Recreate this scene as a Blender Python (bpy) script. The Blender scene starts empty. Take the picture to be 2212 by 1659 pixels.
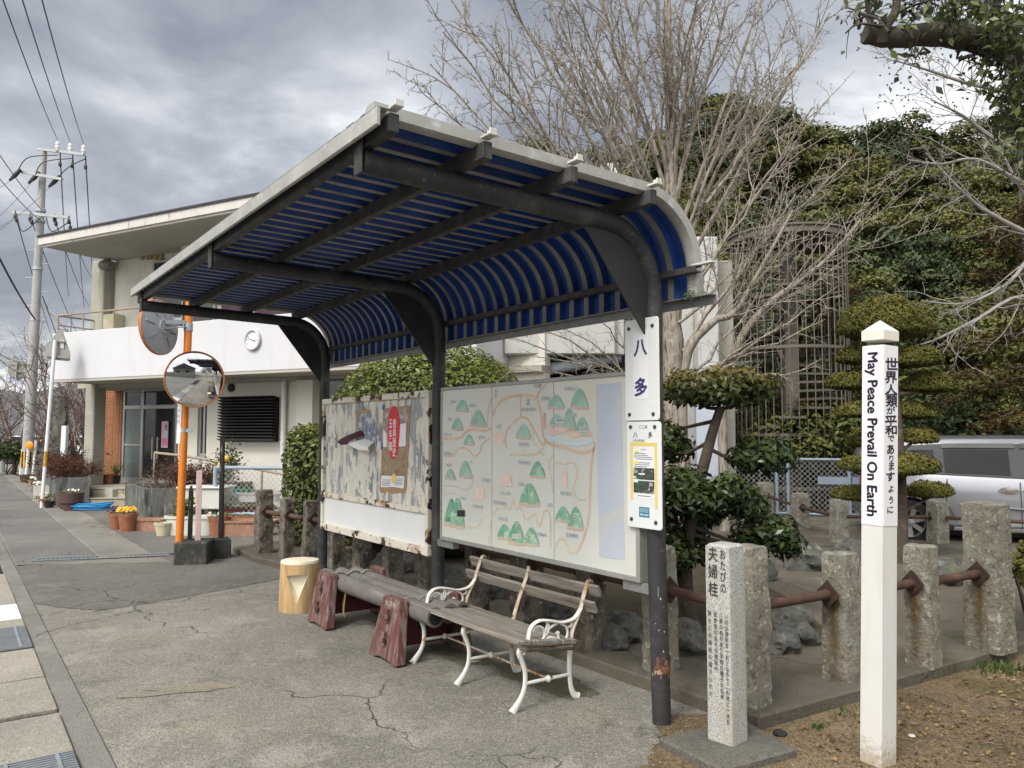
import bpy, bmesh, math, random
import numpy as np
from mathutils import Vector, Matrix, noise as mnoise
PI = math.pi
rad = math.radians
sc = bpy.context.scene
COL = sc.collection

# ---------------------------------------------------------------- camera
CAM_H, PITCH, FPX = 1.6, .062, 1680.
cam_d = bpy.data.cameras.new('camera')
cam = bpy.data.objects.new('camera', cam_d); COL.objects.link(cam)
cam.location = (0, 0, CAM_H); cam.rotation_euler = (PI/2 + PITCH, 0, 0)
cam_d.sensor_width = 36; cam_d.lens = 36*FPX/2212; cam_d.clip_start = .05; cam_d.clip_end = 3000
sc.camera = cam
# ---------------------------------------------------------------- sky and sun
SUN_EL, SUN_AZ = rad(48), rad(214)          # high, behind the viewer and to the left, behind cloud
world = bpy.data.worlds.new('World'); sc.world = world; world.use_nodes = True
def build_world():
    nt = world.node_tree; nt.nodes.clear(); N = nt.nodes.new; L = nt.links.new
    out = N('ShaderNodeOutputWorld'); bg = N('ShaderNodeBackground'); L(bg.outputs[0], out.inputs[0])
    sky = N('ShaderNodeTexSky'); sky.sky_type = 'NISHITA'; sky.sun_disc = False
    sky.sun_elevation = SUN_EL; sky.sun_rotation = SUN_AZ; sky.air_density = 1.4; sky.dust_density = 3
    tc = N('ShaderNodeTexCoord'); sx = N('ShaderNodeSeparateXYZ'); L(tc.outputs['Generated'], sx.inputs[0])
    def math_(op, a, b=None):
        m = N('ShaderNodeMath'); m.operation = op
        for i, v in enumerate((a, b)):
            if v is None: continue
            if hasattr(v, 'is_linked') or hasattr(v, 'links'): L(v, m.inputs[i])
            else: m.inputs[i].default_value = v
        return m.outputs[0]
    zz = math_('ADD', math_('MAXIMUM', sx.outputs[2], 0.0), .28)
    cx = N('ShaderNodeCombineXYZ'); L(math_('DIVIDE', sx.outputs[0], zz), cx.inputs[0]); L(math_('DIVIDE', sx.outputs[1], zz), cx.inputs[1])
    cx.inputs[2].default_value = CLOUD_SEED
    n1 = N('ShaderNodeTexNoise'); L(cx.outputs[0], n1.inputs['Vector']); n1.inputs['Scale'].default_value = 1.9; n1.inputs['Detail'].default_value = 10; n1.inputs['Roughness'].default_value = .54; n1.inputs['Distortion'].default_value = .25
    n2 = N('ShaderNodeTexNoise'); L(cx.outputs[0], n2.inputs['Vector']); n2.inputs['Scale'].default_value = .8; n2.inputs['Detail'].default_value = 3
    s = math_('SUBTRACT', math_('ADD', math_('MULTIPLY', n1.outputs[0], .80), math_('MULTIPLY', n2.outputs[0], .66)), .215)
    # brighter cloud low in the north, darker cloud overhead in the west
    s = math_('ADD', s, math_('MULTIPLY', math_('SUBTRACT', .34, sx.outputs[2]), .34))
    s = math_('ADD', s, math_('MULTIPLY', sx.outputs[0], .17))
    cr = N('ShaderNodeValToRGB'); L(s, cr.inputs[0]); e = cr.color_ramp.elements
    e[0].position = .385; e[0].color = (.25, .27, .315, 1); e[1].position = .64; e[1].color = (1.0, 1.0, 1.0, 1)
    a = e.new(.48); a.color = (.39, .415, .465, 1); b = e.new(.56); b.color = (.61, .63, .67, 1)
    mul = N('ShaderNodeMixRGB'); mul.blend_type = 'MIX'; mul.inputs[0].default_value = .9
    sk = N('ShaderNodeMixRGB'); sk.blend_type = 'MULTIPLY'; sk.inputs[0].default_value = 1; L(sky.outputs[0], sk.inputs[1]); sk.inputs[2].default_value = (.09, .09, .09, 1)
    L(sk.outputs[0], mul.inputs[1]); L(cr.outputs[0], mul.inputs[2])
    # thin bright cloud around the hidden sun, behind the viewer
    vn = N('ShaderNodeVectorMath'); vn.operation = 'NORMALIZE'; L(tc.outputs['Generated'], vn.inputs[0]); dt = N('ShaderNodeVectorMath'); dt.operation = 'DOT_PRODUCT'; L(vn.outputs[0], dt.inputs[0])
    dt.inputs[1].default_value = (math.sin(SUN_AZ)*math.cos(SUN_EL), math.cos(SUN_AZ)*math.cos(SUN_EL), math.sin(SUN_EL))
    gl = math_('MULTIPLY', math_('POWER', math_('MAXIMUM', dt.outputs['Value'], 0.0), 5.0), SUN_GLOW)
    gc = N('ShaderNodeMixRGB'); gc.blend_type = 'MULTIPLY'; gc.inputs[0].default_value = 1; L(gl, gc.inputs[1]); gc.inputs[2].default_value = (1, .96, .9, 1)
    ad = N('ShaderNodeMixRGB'); ad.blend_type = 'ADD'; ad.inputs[0].default_value = 1; L(mul.outputs[0], ad.inputs[1]); L(gc.outputs[0], ad.inputs[2])
    L(ad.outputs[0], bg.inputs[0]); bg.inputs[1].default_value = SKY_STRENGTH
CLOUD_SEED, SKY_STRENGTH, SUN_GLOW = 3.1, 1.0, 3.4
build_world()
sun_d = bpy.data.lights.new('sun', 'SUN'); sun_d.energy = 1.5; sun_d.angle = rad(14); sun_d.color = (1, .96, .9)
sun = bpy.data.objects.new('sun', sun_d); COL.objects.link(sun)
_sd = Vector((math.sin(SUN_AZ)*math.cos(SUN_EL), math.cos(SUN_AZ)*math.cos(SUN_EL), math.sin(SUN_EL)))
sun.rotation_euler = _sd.to_track_quat('Z', 'Y').to_euler()
sc.view_settings.view_transform = 'Standard'; sc.view_settings.look = 'None'
sc.view_settings.exposure = 0.38; sc.view_settings.gamma = 1
sc.cycles.max_bounces = 6; sc.cycles.transparent_max_bounces = 8

# ---------------------------------------------------------------- placing helpers (surveyed from the photograph)
_c, _s = math.cos(PITCH), math.sin(PITCH)
def ray(x, y):
    v = (829.5-y)/FPX
    return Vector(((x-1106)/FPX, _c-_s*v, _s+_c*v))
def G(x, y, z=0.):                          # ground point seen at a place of the photo
    r = ray(x, y); return Vector((0, 0, CAM_H)) + r*((z-CAM_H)/r.z)
def AT(x, y, Y):                            # point at a known depth
    r = ray(x, y); return Vector((0, 0, CAM_H)) + r*(Y/r.y)
def on_plane(x, y, o, u):                   # (distance along u, height) on the upright plane through o along u
    u = Vector((u[0], u[1], 0)).normalized(); nn = Vector((-u.y, u.x, 0)); r = ray(x, y)
    k = (nn.x*o[0]+nn.y*o[1])/(nn.dot(r)); p = r*k
    return ((p.x-o[0])*u.x+(p.y-o[1])*u.y, CAM_H+p.z)
P1 = Vector((.802, 4.39, 0)); YAW = .625; SROT = PI/2+YAW
DD = Vector((-math.sin(YAW), math.cos(YAW), 0)); NN = Vector((-math.cos(YAW), -math.sin(YAW), 0))
def W(t, l, z=0.): return P1 + DD*t + NN*l + Vector((0, 0, z))
def SP(x, y, l): return on_plane(x, y, P1+NN*l, DD)

# ---------------------------------------------------------------- objects
XF = {}
def tag(o, label=None, cat=None, group=None, kind=None):
    if label: o['label'] = label
    if cat: o['category'] = cat
    if group: o['group'] = group
    if kind: o['kind'] = kind
    return o
def thing(name, label, cat, loc=(0, 0, 0), rz=0., group=None):
    o = bpy.data.objects.new(name, None); COL.objects.link(o); o.empty_display_size = .1
    o.location = loc; o.rotation_euler = (0, 0, rz)
    XF[o.name] = Matrix.Translation(Vector(loc)) @ Matrix.Rotation(rz, 4, 'Z')
    return tag(o, label, cat, group)
def dup(o, loc=None, rz=None, label=None, group=None, scale=None, parent=None):
    c = o.copy(); COL.objects.link(c)
    if parent is not None: c.parent = parent
    if loc is not None: c.location = loc
    if rz is not None: c.rotation_euler = (0, 0, rz)
    if scale is not None: c.scale = scale
    if label: c['label'] = label
    if group: c['group'] = group
    for ch in list(o.children): dup(ch, parent=c)
    return c

class MB:
    def __init__(s): s.v = []; s.f = []; s.m = []; s.cur = 0
    def mat(s, i): s.cur = i; return s
    def add(s, vs, fs, M=None):
        b = len(s.v)
        if M is not None: vs = [M @ Vector(v) for v in vs]
        s.v.extend([tuple(v) for v in vs]); s.f.extend([tuple(b+i for i in f) for f in fs]); s.m.extend([s.cur]*len(fs)); return s
    def box(s, c, d, rz=0., M=None, taper=1.):
        x, y, z = d[0]/2, d[1]/2, d[2]/2
        vs = [(-x, -y, -z), (x, -y, -z), (x, y, -z), (-x, y, -z), (-x*taper, -y*taper, z), (x*taper, -y*taper, z), (x*taper, y*taper, z), (-x*taper, y*taper, z)]
        R = Matrix.Translation(Vector(c)) @ Matrix.Rotation(rz, 4, 'Z')
        if M is not None: R = R @ M
        return s.add(vs, [(0, 3, 2, 1), (4, 5, 6, 7), (0, 1, 5, 4), (1, 2, 6, 5), (2, 3, 7, 6), (3, 0, 4, 7)], R)
    def bar(s, a, b, w, h, up=(0, 0, 1)):
        a, b = Vector(a), Vector(b); z = (b-a); L = z.length
        if L < 1e-6: return s
        z.normalize(); u = Vector(up)
        x = u.cross(z)
        if x.length < 1e-4: x = Vector((1, 0, 0)).cross(z)
        x.normalize(); y = z.cross(x)
        vs = [a+x*(i*w/2)+y*(j*h/2) for i, j in ((-1, -1), (1, -1), (1, 1), (-1, 1))]+[b+x*(i*w/2)+y*(j*h/2) for i, j in ((-1, -1), (1, -1), (1, 1), (-1, 1))]
        return s.add(vs, [(0, 3, 2, 1), (4, 5, 6, 7), (0, 1, 5, 4), (1, 2, 6, 5), (2, 3, 7, 6), (3, 0, 4, 7)])
    def tube(s, pts, r, n=10, caps=True, flat=None, closed=False):
        P = [Vector(p) for p in pts]; k = len(P)
        R = list(r) if hasattr(r, '__len__') else [r]*k
        T = []
        for i in range(k):
            if closed: t = P[(i+1) % k]-P[i-1]
            else: t = P[min(i+1, k-1)]-P[max(i-1, 0)]
            T.append(t.normalized() if t.length > 1e-9 else Vector((0, 0, 1)))
        x = Vector((0, 0, 1)).cross(T[0])
        if x.length < .05: x = Vector((1, 0, 0)).cross(T[0]) if abs(T[0].x) < .9 else Vector((0, 1, 0)).cross(T[0])
        x.normalize(); b = len(s.v); fx, fy = flat or (1, 1)
        for i in range(k):
            x = (x - T[i]*x.dot(T[i])); x.normalize(); y = T[i].cross(x)
            for j in range(n):
                a = 2*PI*j/n; s.v.append(tuple(P[i]+(x*(math.cos(a)*fx)+y*(math.sin(a)*fy))*R[i]))
        q = k if closed else k-1
        for i in range(q):
            i2 = (i+1) % k
            for j in range(n):
                j2 = (j+1) % n; s.f.append((b+i*n+j, b+i*n+j2, b+i2*n+j2, b+i2*n+j)); s.m.append(s.cur)
        if caps and not closed:
            s.f.append(tuple(b+j for j in range(n-1, -1, -1))); s.f.append(tuple(b+(k-1)*n+j for j in range(n))); s.m += [s.cur]*2
        return s
    def lathe(s, prof, n=24, c=(0, 0, 0), M=None, wob=None, cap=True):
        b = len(s.v); vs = []
        for i, (r, z) in enumerate(prof):
            for j in range(n):
                a = 2*PI*j/n; q = r*(1+(wob(a, z) if wob else 0)); vs.append(Vector((q*math.cos(a), q*math.sin(a), z)))
        fs = []
        for i in range(len(prof)-1):
            for j in range(n):
                j2 = (j+1) % n; fs.append((i*n+j, i*n+j2, (i+1)*n+j2, (i+1)*n+j))
        if cap:
            if prof[0][0] > 1e-5: fs.append(tuple(range(n-1, -1, -1)))
            if prof[-1][0] > 1e-5: fs.append(tuple((len(prof)-1)*n+j for j in range(n)))
        X = Matrix.Translation(Vector(c))
        if M is not None: X = X @ M
        return s.add(vs, fs, X)
    def prism(s, poly, h0, h1, M=None):      # polygon in xy, counter-clockwise, extruded in z
        n = len(poly); vs = [(p[0], p[1], h0) for p in poly]+[(p[0], p[1], h1) for p in poly]
        fs = [tuple(range(n-1, -1, -1)), tuple(range(n, 2*n))]+[(i, (i+1) % n, n+(i+1) % n, n+i) for i in range(n)]
        return s.add(vs, fs, M)
    def ribbon(s, pts, w, M=None, closed=False):   # flat strip in the xy plane
        P = [Vector((p[0], p[1], 0)) for p in pts]; k = len(P); vs = []; z = pts[0][2] if len(pts[0]) > 2 else 0
        for i in range(k):
            t = (P[min(i+1, k-1)]-P[max(i-1, 0)]).normalized(); nn = Vector((-t.y, t.x, 0)); ww = (w[i] if hasattr(w, '__len__') else w)/2
            vs += [P[i]+nn*ww+Vector((0, 0, z)), P[i]-nn*ww+Vector((0, 0, z))]
        return s.add(vs, [(2*i+1, 2*i+3, 2*i+2, 2*i) for i in range(k-1)], M)
    def build(s, name, mats, parent=None, origin=None, smooth=None, bevel=0., world=False, link=True, seg=1):
        vs = s.v
        if world and parent is not None:
            X = XF[parent.name].inverted(); vs = [tuple(X @ Vector(v)) for v in vs]
        if origin is not None: vs = [(v[0]-origin[0], v[1]-origin[1], v[2]-origin[2]) for v in vs]
        me = bpy.data.meshes.new(name); me.from_pydata(vs, [], s.f)
        if not isinstance(mats, (list, tuple)): mats = [mats]
        for m in mats: me.materials.append(m)
        me.polygons.foreach_set('material_index', s.m)
        if bevel:
            bm = bmesh.new(); bm.from_mesh(me); bmesh.ops.remove_doubles(bm, verts=bm.verts, dist=1e-5)
            ed = [e for e in bm.edges if e.is_manifold and e.calc_face_angle(0) > .5]
            bmesh.ops.bevel(bm, geom=ed, offset=bevel, segments=seg, profile=.6, affect='EDGES', clamp_overlap=True); bm.to_mesh(me); bm.free()
        if smooth:
            me.polygons.foreach_set('use_smooth', [True]*len(me.polygons)); me.set_sharp_from_angle(angle=rad(smooth))
        me.update()
        o = bpy.data.objects.new(name, me)
        if link: COL.objects.link(o)
        if parent is not None:
            o.parent = parent
            if parent.name in XF: XF[o.name] = XF[parent.name]
        if origin is not None: o.location = origin
        return o

def smoothpath(pts, n=6):                     # Catmull-Rom through points
    P = [Vector(p) for p in pts]; out = []
    for i in range(len(P)-1):
        a, b, c, d = P[max(i-1, 0)], P[i], P[i+1], P[min(i+2, len(P)-1)]
        for k in range(n):
            t = k/n; out.append(.5*((2*b)+(c-a)*t+(2*a-5*b+4*c-d)*t*t+(3*b-a-3*c+d)*t**3))
    out.append(P[-1]); return out
_font_cache = {}
def heavy(mb, body, size, o, right, up, w, out, **k):
    """heavier lettering: the same line struck five times, each a hair above the last"""
    for i, (a, b) in enumerate(((0, 0), (w, 0), (-w, 0), (0, w), (0, -w))): text(mb, body, size, Vector(o)+Vector(right)*a+Vector(up)*b+Vector(out)*(.0002*i), right, up, **k)
def text(mb, body, size, o, right, up, align='CENTER', bold=0., squash=(1, 1), vertical=False, gap=1.0, spacing=1.):
    """lay lettering into a mesh: o = anchor point (centre), right/up = unit vectors of the face"""
    if vertical:
        for i, chx in enumerate(body):
            if chx != ' ': text(mb, chx, size, Vector(o)-Vector(up)*(size*gap*i), right, up, 'CENTER', bold, squash)
        return
    key = (body, bold, align, spacing)
    if key not in _font_cache:
        cu = bpy.data.curves.new('lettering', 'FONT'); cu.body = body; cu.size = 1; cu.offset = bold; cu.align_x = align; cu.resolution_u = 3; cu.space_character = spacing
        ob = bpy.data.objects.new('lettering', cu); COL.objects.link(ob)
        me = bpy.data.meshes.new_from_object(ob.evaluated_get(bpy.context.evaluated_depsgraph_get()))
        _font_cache[key] = ([v.co.copy() for v in me.vertices], [tuple(p.vertices) for p in me.polygons])
        bpy.data.objects.remove(ob); bpy.data.curves.remove(cu); bpy.data.meshes.remove(me)
    vs, fs = _font_cache[key]; R, U, O = Vector(right), Vector(up), Vector(o)
    mb.add([O+R*(v.x*size*squash[0])+U*((v.y-.35)*size*squash[1]) for v in vs], fs)

# ---------------------------------------------------------------- materials
def rgb(r, g, b): return (((r/255+.055)/1.055)**2.4 if r > 10 else r/255/12.92, ((g/255+.055)/1.055)**2.4 if g > 10 else g/255/12.92, ((b/255+.055)/1.055)**2.4 if b > 10 else b/255/12.92)
def mat(name, col, rough=.7, var=.18, scale=6., layers=(), bump=0., bscale=80., bdetail=6, metal=0., spec=.4, stretch=(1, 1, 1), coat=0., tint=None, translucent=0., bdist=.01, emit=None, splash=None):
    """base colour broken up by noise, then layers of (colour, scale, lo, hi, stretch, detail) laid on by noise thresholds"""
    m = bpy.data.materials.new(name); m.use_nodes = True; nt = m.node_tree; N = nt.nodes.new; L = nt.links.new
    bs = nt.nodes['Principled BSDF']; bs.inputs['Roughness'].default_value = rough; bs.inputs['Metallic'].default_value = metal
    bs.inputs['Specular IOR Level'].default_value = spec; bs.inputs['Coat Weight'].default_value = coat
    tc = N('ShaderNodeTexCoord')
    def nz(scale, stretch, detail=5, off=0.):
        mp = N('ShaderNodeMapping'); L(tc.outputs['Object'], mp.inputs[0]); mp.inputs['Scale'].default_value = stretch; mp.inputs['Location'].default_value = (off, off*1.7, off*.6)
        n = N('ShaderNodeTexNoise'); L(mp.outputs[0], n.inputs['Vector']); n.inputs['Scale'].default_value = scale; n.inputs['Detail'].default_value = detail; n.inputs['Roughness'].default_value = .62
        return n.outputs[0]
    def mix(fac, a, b):
        x = N('ShaderNodeMixRGB')
        if hasattr(fac, 'links'): L(fac, x.inputs[0])
        else: x.inputs[0].default_value = fac
        for i, c in ((1, a), (2, b)):
            if hasattr(c, 'links'): L(c, x.inputs[i])
            else: x.inputs[i].default_value = (*c[:3], 1)
        return x.outputs[0]
    lo = tuple(max(0, c*(1-var)) for c in col[:3]); hi = tuple(c*(1+var) for c in col[:3])
    def ramp(v, a, b):
        r = N('ShaderNodeMapRange'); L(v, r.inputs[0]); r.inputs[1].default_value = a; r.inputs[2].default_value = b; return r.outputs[0]
    c = mix(ramp(nz(scale, stretch), .3, .7), lo, hi)
    hgt = None
    for i, ly in enumerate(layers):
        lc, ls, l0, l1 = ly[:4]; st = ly[4] if len(ly) > 4 else (1, 1, 1); dt = ly[5] if len(ly) > 5 else 6
        c = mix(ramp(nz(ls, st, dt, 3.3*(i+1)), l0, l1), c, lc)
    if splash:                                # dirt splashed up from the ground: (colour, lowest z, highest z)
        sp_ = N('ShaderNodeSeparateXYZ'); L(tc.outputs['Object'], sp_.inputs[0]); q = N('ShaderNodeMath'); q.operation = 'ADD'; L(ramp(sp_.outputs[2], splash[2], splash[1]), q.inputs[0]); L(nz(60, (1, 1, 1), 4, 5.), q.inputs[1])
        c = mix(ramp(q.outputs[0], 1.05, 1.35), c, splash[0])
    if tint is not None:                      # per-leaf / per-piece colour mix stored on the mesh; upward-facing leaves mostly paler
        at = N('ShaderNodeAttribute'); at.attribute_name = 'tint'; c2 = mix(ramp(at.outputs['Fac'], 0, 1), c, tint); c = c2
    L(c, bs.inputs['Base Color'])
    if bump:
        bp = N('ShaderNodeBump'); bp.inputs['Strength'].default_value = bump; bp.inputs['Distance'].default_value = bdist
        L(nz(bscale, stretch, bdetail, 9.), bp.inputs['Height']); L(bp.outputs[0], bs.inputs['Normal'])
    if emit: bs.inputs['Emission Color'].default_value = (*emit[:3], 1); bs.inputs['Emission Strength'].default_value = emit[3]
    if translucent:
        tr = N('ShaderNodeBsdfTranslucent'); L(c, tr.inputs[0]); ms = N('ShaderNodeMixShader'); ms.inputs[0].default_value = translucent
        out = nt.nodes['Material Output']; L(bs.outputs[0], ms.inputs[1]); L(tr.outputs[0], ms.inputs[2]); L(ms.outputs[0], out.inputs[0])
    return m
RUST = (.075, .03, .015); DRUST = (.03, .014, .01)
K = {}
K['dark_steel'] = mat('dark painted steel', (.036, .036, .038), .6, .3, 5, [((.10, .098, .095), 3, .52, .75), ((.018, .018, .018), 7, .55, .7), ((.14, .13, .12), 40, .62, .7), ((.13, .06, .03), 14, .70, .76), ((.45, .44, .42), 25, .76, .78)], .15, 120)
K['gusset'] = mat('gusset paint', (.03, .031, .034), .55, .2, 4, [((.3, .3, .3), 30, .76, .78)], .05)
K['purlin'] = mat('weathered primer steel', (.045, .043, .042), .7, .4, 6, [((.11, .10, .095), 9, .5, .75), ((.16, .07, .03), 12, .70, .76)], .15)
K['blue_sheet'] = mat('blue roofing', (.02, .065, .265), .36, .25, 3, [((.012, .036, .15), 4, .5, .8)], .03)
K['grey_sheet'] = mat('grey roofing flats', (.20, .195, .175), .6, .2, 5, [((.10, .095, .085), 6, .5, .8)], .05)
K['flash'] = mat('weathered light metal trim', (.36, .36, .335), .5, .15, 5, [((.28, .27, .24), 5, .55, .8, (1, 1, 2)), ((.55, .56, .55), 11, .58, .7)], .1)
K['clip'] = mat('white plastic clip', (.58, .58, .54), .5, .08)
K['dull_metal'] = mat('dull zinc', (.22, .225, .22), .5, .2, 8, [((.12, .1, .09), 10, .6, .75)], .08, metal=.3)
K['bolt'] = mat('bolt', (.06, .055, .05), .5, .3, 30, metal=.4)
K['white_panel'] = mat('white enamel panel', (.72, .73, .73), .35, .04, 3, [((.55, .53, .5), 6, .66, .8), ((.25, .2, .15), 40, .76, .79)], .02)
K['map_white'] = mat('faded map board', (.60, .615, .575), .4, .05, 2, [((.62, .58, .46), 1.5, .5, .8), ((.56, .52, .4), 5, .66, .85, (1, 1, .2))], .02)
K['alu'] = mat('aluminium edge', (.36, .36, .34), .45, .12, 9, [((.22, .21, .19), 12, .6, .75)], .03, metal=.4)
K['rust_frame'] = mat('cream paint flaking to rust', (.66, .62, .53), .6, .06, 8, [((.4, .24, .1), 5, .52, .62), ((.05, .022, .016), 5.5, .54, .565, (1, 1, 1), 9)], .35, 60)
K['peeled'] = mat('peeled board', (.64, .62, .55), .7, .10, 6, [((.46, .42, .33), 5, .48, .66, (3, 3, .5)), ((.30, .31, .32), 6, .52, .545, (1.8, 1.8, .7), 12), ((.20, .225, .25), 3.2, .575, .595, (1.5, 1.5, .9), 13), ((.62, .61, .57), 9, .56, .58, (3, 3, .25), 9), ((.10, .09, .08), 30, .68, .70, (1, 1, 1), 5)], .2, 50)
K['blank_white'] = mat('white painted panel', (.72, .73, .72), .45, .03, 3, [((.45, .4, .33), 4, .66, .85)], .02)
K['paper'] = mat('paper', (.74, .74, .74), .8, .03)
K['ink'] = mat('black print', (.03, .03, .035), .8, .1)
K['navy'] = mat('navy print', (.035, .03, .16), .6, .1)
K['faint_ink'] = mat('faded grey-blue print', (.20, .24, .32), .7, .1)
K['pale_ink'] = mat('washed out print', (.33, .39, .46), .7, .06)
K['red_print'] = mat('red print', (.62, .035, .045), .6, .1)
K['tape'] = mat('brown packing tape', (.36, .23, .12), .45, .15, 10)
K['tan_paper'] = mat('stained poster paper', (.30, .23, .16), .8, .2, 12, [((.16, .12, .08), 18, .55, .65), ((.45, .38, .3), 9, .6, .68)])
K['grey_paper'] = mat('printed poster photo', (.28, .25, .23), .8, .3, 14, [((.5, .48, .46), 22, .52, .58), ((.14, .15, .2), 17, .58, .62)])
K['photo_print'] = mat('street photo print', (.20, .22, .27), .7, .3, 14, [((.5, .52, .56), 16, .52, .56), ((.12, .16, .3), 9, .58, .62)])
K['photo_dark'] = mat('dark photo print', (.05, .055, .055), .6, .5, 25, [((.35, .36, .35), 30, .58, .61), ((.05, .1, .04), 20, .57, .6)])
K['maroon_paper'] = mat('curled poster back', (.06, .012, .018), .6, .2)
K['blue_tape'] = mat('blue tape', (.02, .16, .42), .5, .1)
K['yellow'] = mat('yellow tape', (.72, .58, .16), .5, .08)
K['hilite'] = mat('yellow highlighter', (.75, .68, .08), .7, .05)
K['teal'] = mat('teal sticker', (.02, .2, .32), .5, .1)
K['map_green'] = mat('faded green print', (.27, .45, .37), .7, .12, 9, [((.46, .58, .51), 11, .55, .68)])
K['map_green2'] = mat('stronger green print', (.20, .40, .28), .7, .2, 12, [((.45, .62, .45), 16, .55, .63), ((.08, .26, .17), 9, .55, .65)])
K['map_pink'] = mat('faded pink print', (.58, .40, .36), .6, .1, 9)
K['map_orange'] = mat('faded road print', (.62, .46, .35), .6, .12, 6, [((.68, .66, .58), 14, .62, .72)])
K['map_yellow'] = mat('faded ochre road print', (.60, .52, .38), .6, .1, 7, [((.7, .68, .6), 14, .58, .7)])
K['map_blue'] = mat('faded blue title strip', (.46, .50, .58), .6, .06, 3, [((.53, .53, .50), 3.2, .52, .62)])
K['map_water'] = mat('faded water print', (.52, .62, .66), .6, .06)
K['map_blossom'] = mat('faded blossom print', (.70, .56, .50), .6, .1, 20)
K['weather_wood'] = mat('silvered weathered wood', (.215, .19, .158), .85, .35, 5, [((.38, .36, .33), 9, .5, .75, (.25, 6, 6)), ((.06, .05, .045), 12, .6, .68, (.2, 8, 8))], .5, 22, stretch=(.25, 5, 5), bdist=.006)
K['rot_wood'] = mat('rotten end grain', (.09, .075, .06), .9, .5, 30, (), .8, 50)
K['iron_white'] = mat('white painted iron', (.68, .67, .63), .5, .06, 12, [((.42, .27, .12), 9, .60, .70), ((.11, .05, .025), 22, .665, .69)], .2, 60)
K['iron_rust'] = mat('white paint going to rust', (.52, .45, .36), .55, .15, 12, [((.36, .2, .08), 10, .48, .6), ((.10, .045, .02), 22, .58, .64)], .25, 60)
K['red_wood'] = mat('faded red painted timber', (.125, .048, .042), .8, .3, 6, [((.19, .155, .14), 7, .47, .6, (4, 4, .5), 8), ((.07, .025, .022), 10, .6, .7)], .4, 30, stretch=(3, 3, .6))
K['maroon_board'] = mat('maroon painted board', (.075, .018, .017), .7, .25, 5, [((.11, .06, .05), 9, .6, .75)], .2)
K['bamboo'] = mat('grey weathered bamboo', (.15, .137, .128), .55, .22, 4, [((.25, .235, .22), 6, .52, .8, (.4, 2, 2)), ((.07, .06, .055), 9, .62, .75, (.5, 3, 3))], .1)
K['rope'] = mat('grey rope', (.24, .225, .2), .9, .3, 60, (), .6, 200)
K['log'] = mat('fresh peeled log', (.5, .34, .17), .6, .2, 4, [((.36, .2, .085), 4, .5, .7, (3, 3, .5)), ((.62, .5, .32), 6, .56, .7, (3, 3, .3))], .15, 40, stretch=(3, 3, .5))
K['log_cut'] = mat('fresh cut wood', (.74, .68, .54), .6, .07, 12, [((.5, .4, .27), 5, .67, .78)], .12, 40)
K['black_wood'] = mat('black painted stake, peeling', (.035, .033, .032), .8, .3, 9, [((.32, .31, .3), 7, .57, .62, (4, 4, .4), 8)], .3)
K['pink_stake'] = mat('faded pink stake', (.64, .47, .44), .7, .1, 9, [((.52, .36, .36), 12, .56, .7)], .1)
K['orange'] = mat('orange painted pipe', (.62, .19, .025), .45, .1, 5, [((.66, .3, .12), 9, .58, .75, (3, 3, .3))], .03)
K['rim_orange'] = mat('sun-faded orange rim', (.42, .16, .06), .55, .2, 6)
K['zinc'] = mat('galvanised steel', (.34, .37, .4), .45, .15, 12, (), .05, metal=.4)
K['mirror'] = mat('mirror glass', (.82, .84, .85), .02, 0, metal=1.)
K['mirror_back'] = mat('mirror back', (.30, .33, .37), .5, .1, 5, (), .03)
K['black_concrete'] = mat('dark stained concrete', (.045, .043, .037), .9, .4, 7, [((.11, .105, .09), 9, .55, .7), ((.03, .035, .018), 5, .55, .7)], .5, 50)
K['granite'] = mat('speckled granite', (.43, .43, .40), .75, .14, 90, [((.17, .17, .165), 160, .52, .58), ((.62, .61, .57), 120, .57, .64), ((.36, .33, .26), 4, .55, .75)], .25, 160, bdist=.004)
K['granite_side'] = K['granite']
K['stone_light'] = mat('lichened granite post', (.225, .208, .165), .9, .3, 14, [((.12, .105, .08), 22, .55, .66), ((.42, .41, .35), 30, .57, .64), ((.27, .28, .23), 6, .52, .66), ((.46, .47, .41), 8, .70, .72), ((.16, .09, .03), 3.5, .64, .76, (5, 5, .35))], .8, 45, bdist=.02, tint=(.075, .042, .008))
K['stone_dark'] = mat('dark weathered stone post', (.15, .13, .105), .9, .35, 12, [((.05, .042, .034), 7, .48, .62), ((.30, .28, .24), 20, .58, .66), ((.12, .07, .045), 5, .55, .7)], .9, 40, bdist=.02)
K['rust_pipe'] = mat('rusted pipe', (.075, .042, .030), .8, .3, 9, [((.12, .07, .045), 14, .52, .7), ((.05, .026, .02), 9, .58, .7)], .3, 90)
K['rust_plate'] = mat('rusted plate', (.05, .026, .021), .85, .35, 14, [((.035, .02, .018), 12, .55, .7)], .3, 90)
K['rock'] = mat('garden rock', (.085, .085, .076), .9, .35, 6, [((.20, .20, .18), 5, .55, .68), ((.05, .055, .05), 9, .55, .68), ((.11, .12, .04), 4, .62, .72)], .7, 25, bdist=.02)
K['peace_white'] = mat('white vinyl pole', (.66, .655, .63), .4, .03, 3, [((.60, .58, .53), 5, .55, .8, (3, 3, .3)), ((.45, .42, .36), 60, .70, .76)], .01, splash=((.44, .39, .31), -.02, .32))
K['peace_label'] = mat('white label film', (.78, .78, .80), .3, .015)
K['peace_cap'] = mat('cream cap', (.72, .69, .60), .4, .04, 6)
K['label_ink'] = mat('purple-black lettering', (.018, .008, .03), .5, .1)
K['carved_ink'] = mat('carved black lettering', (.028, .026, .026), .7, .2)
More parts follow.
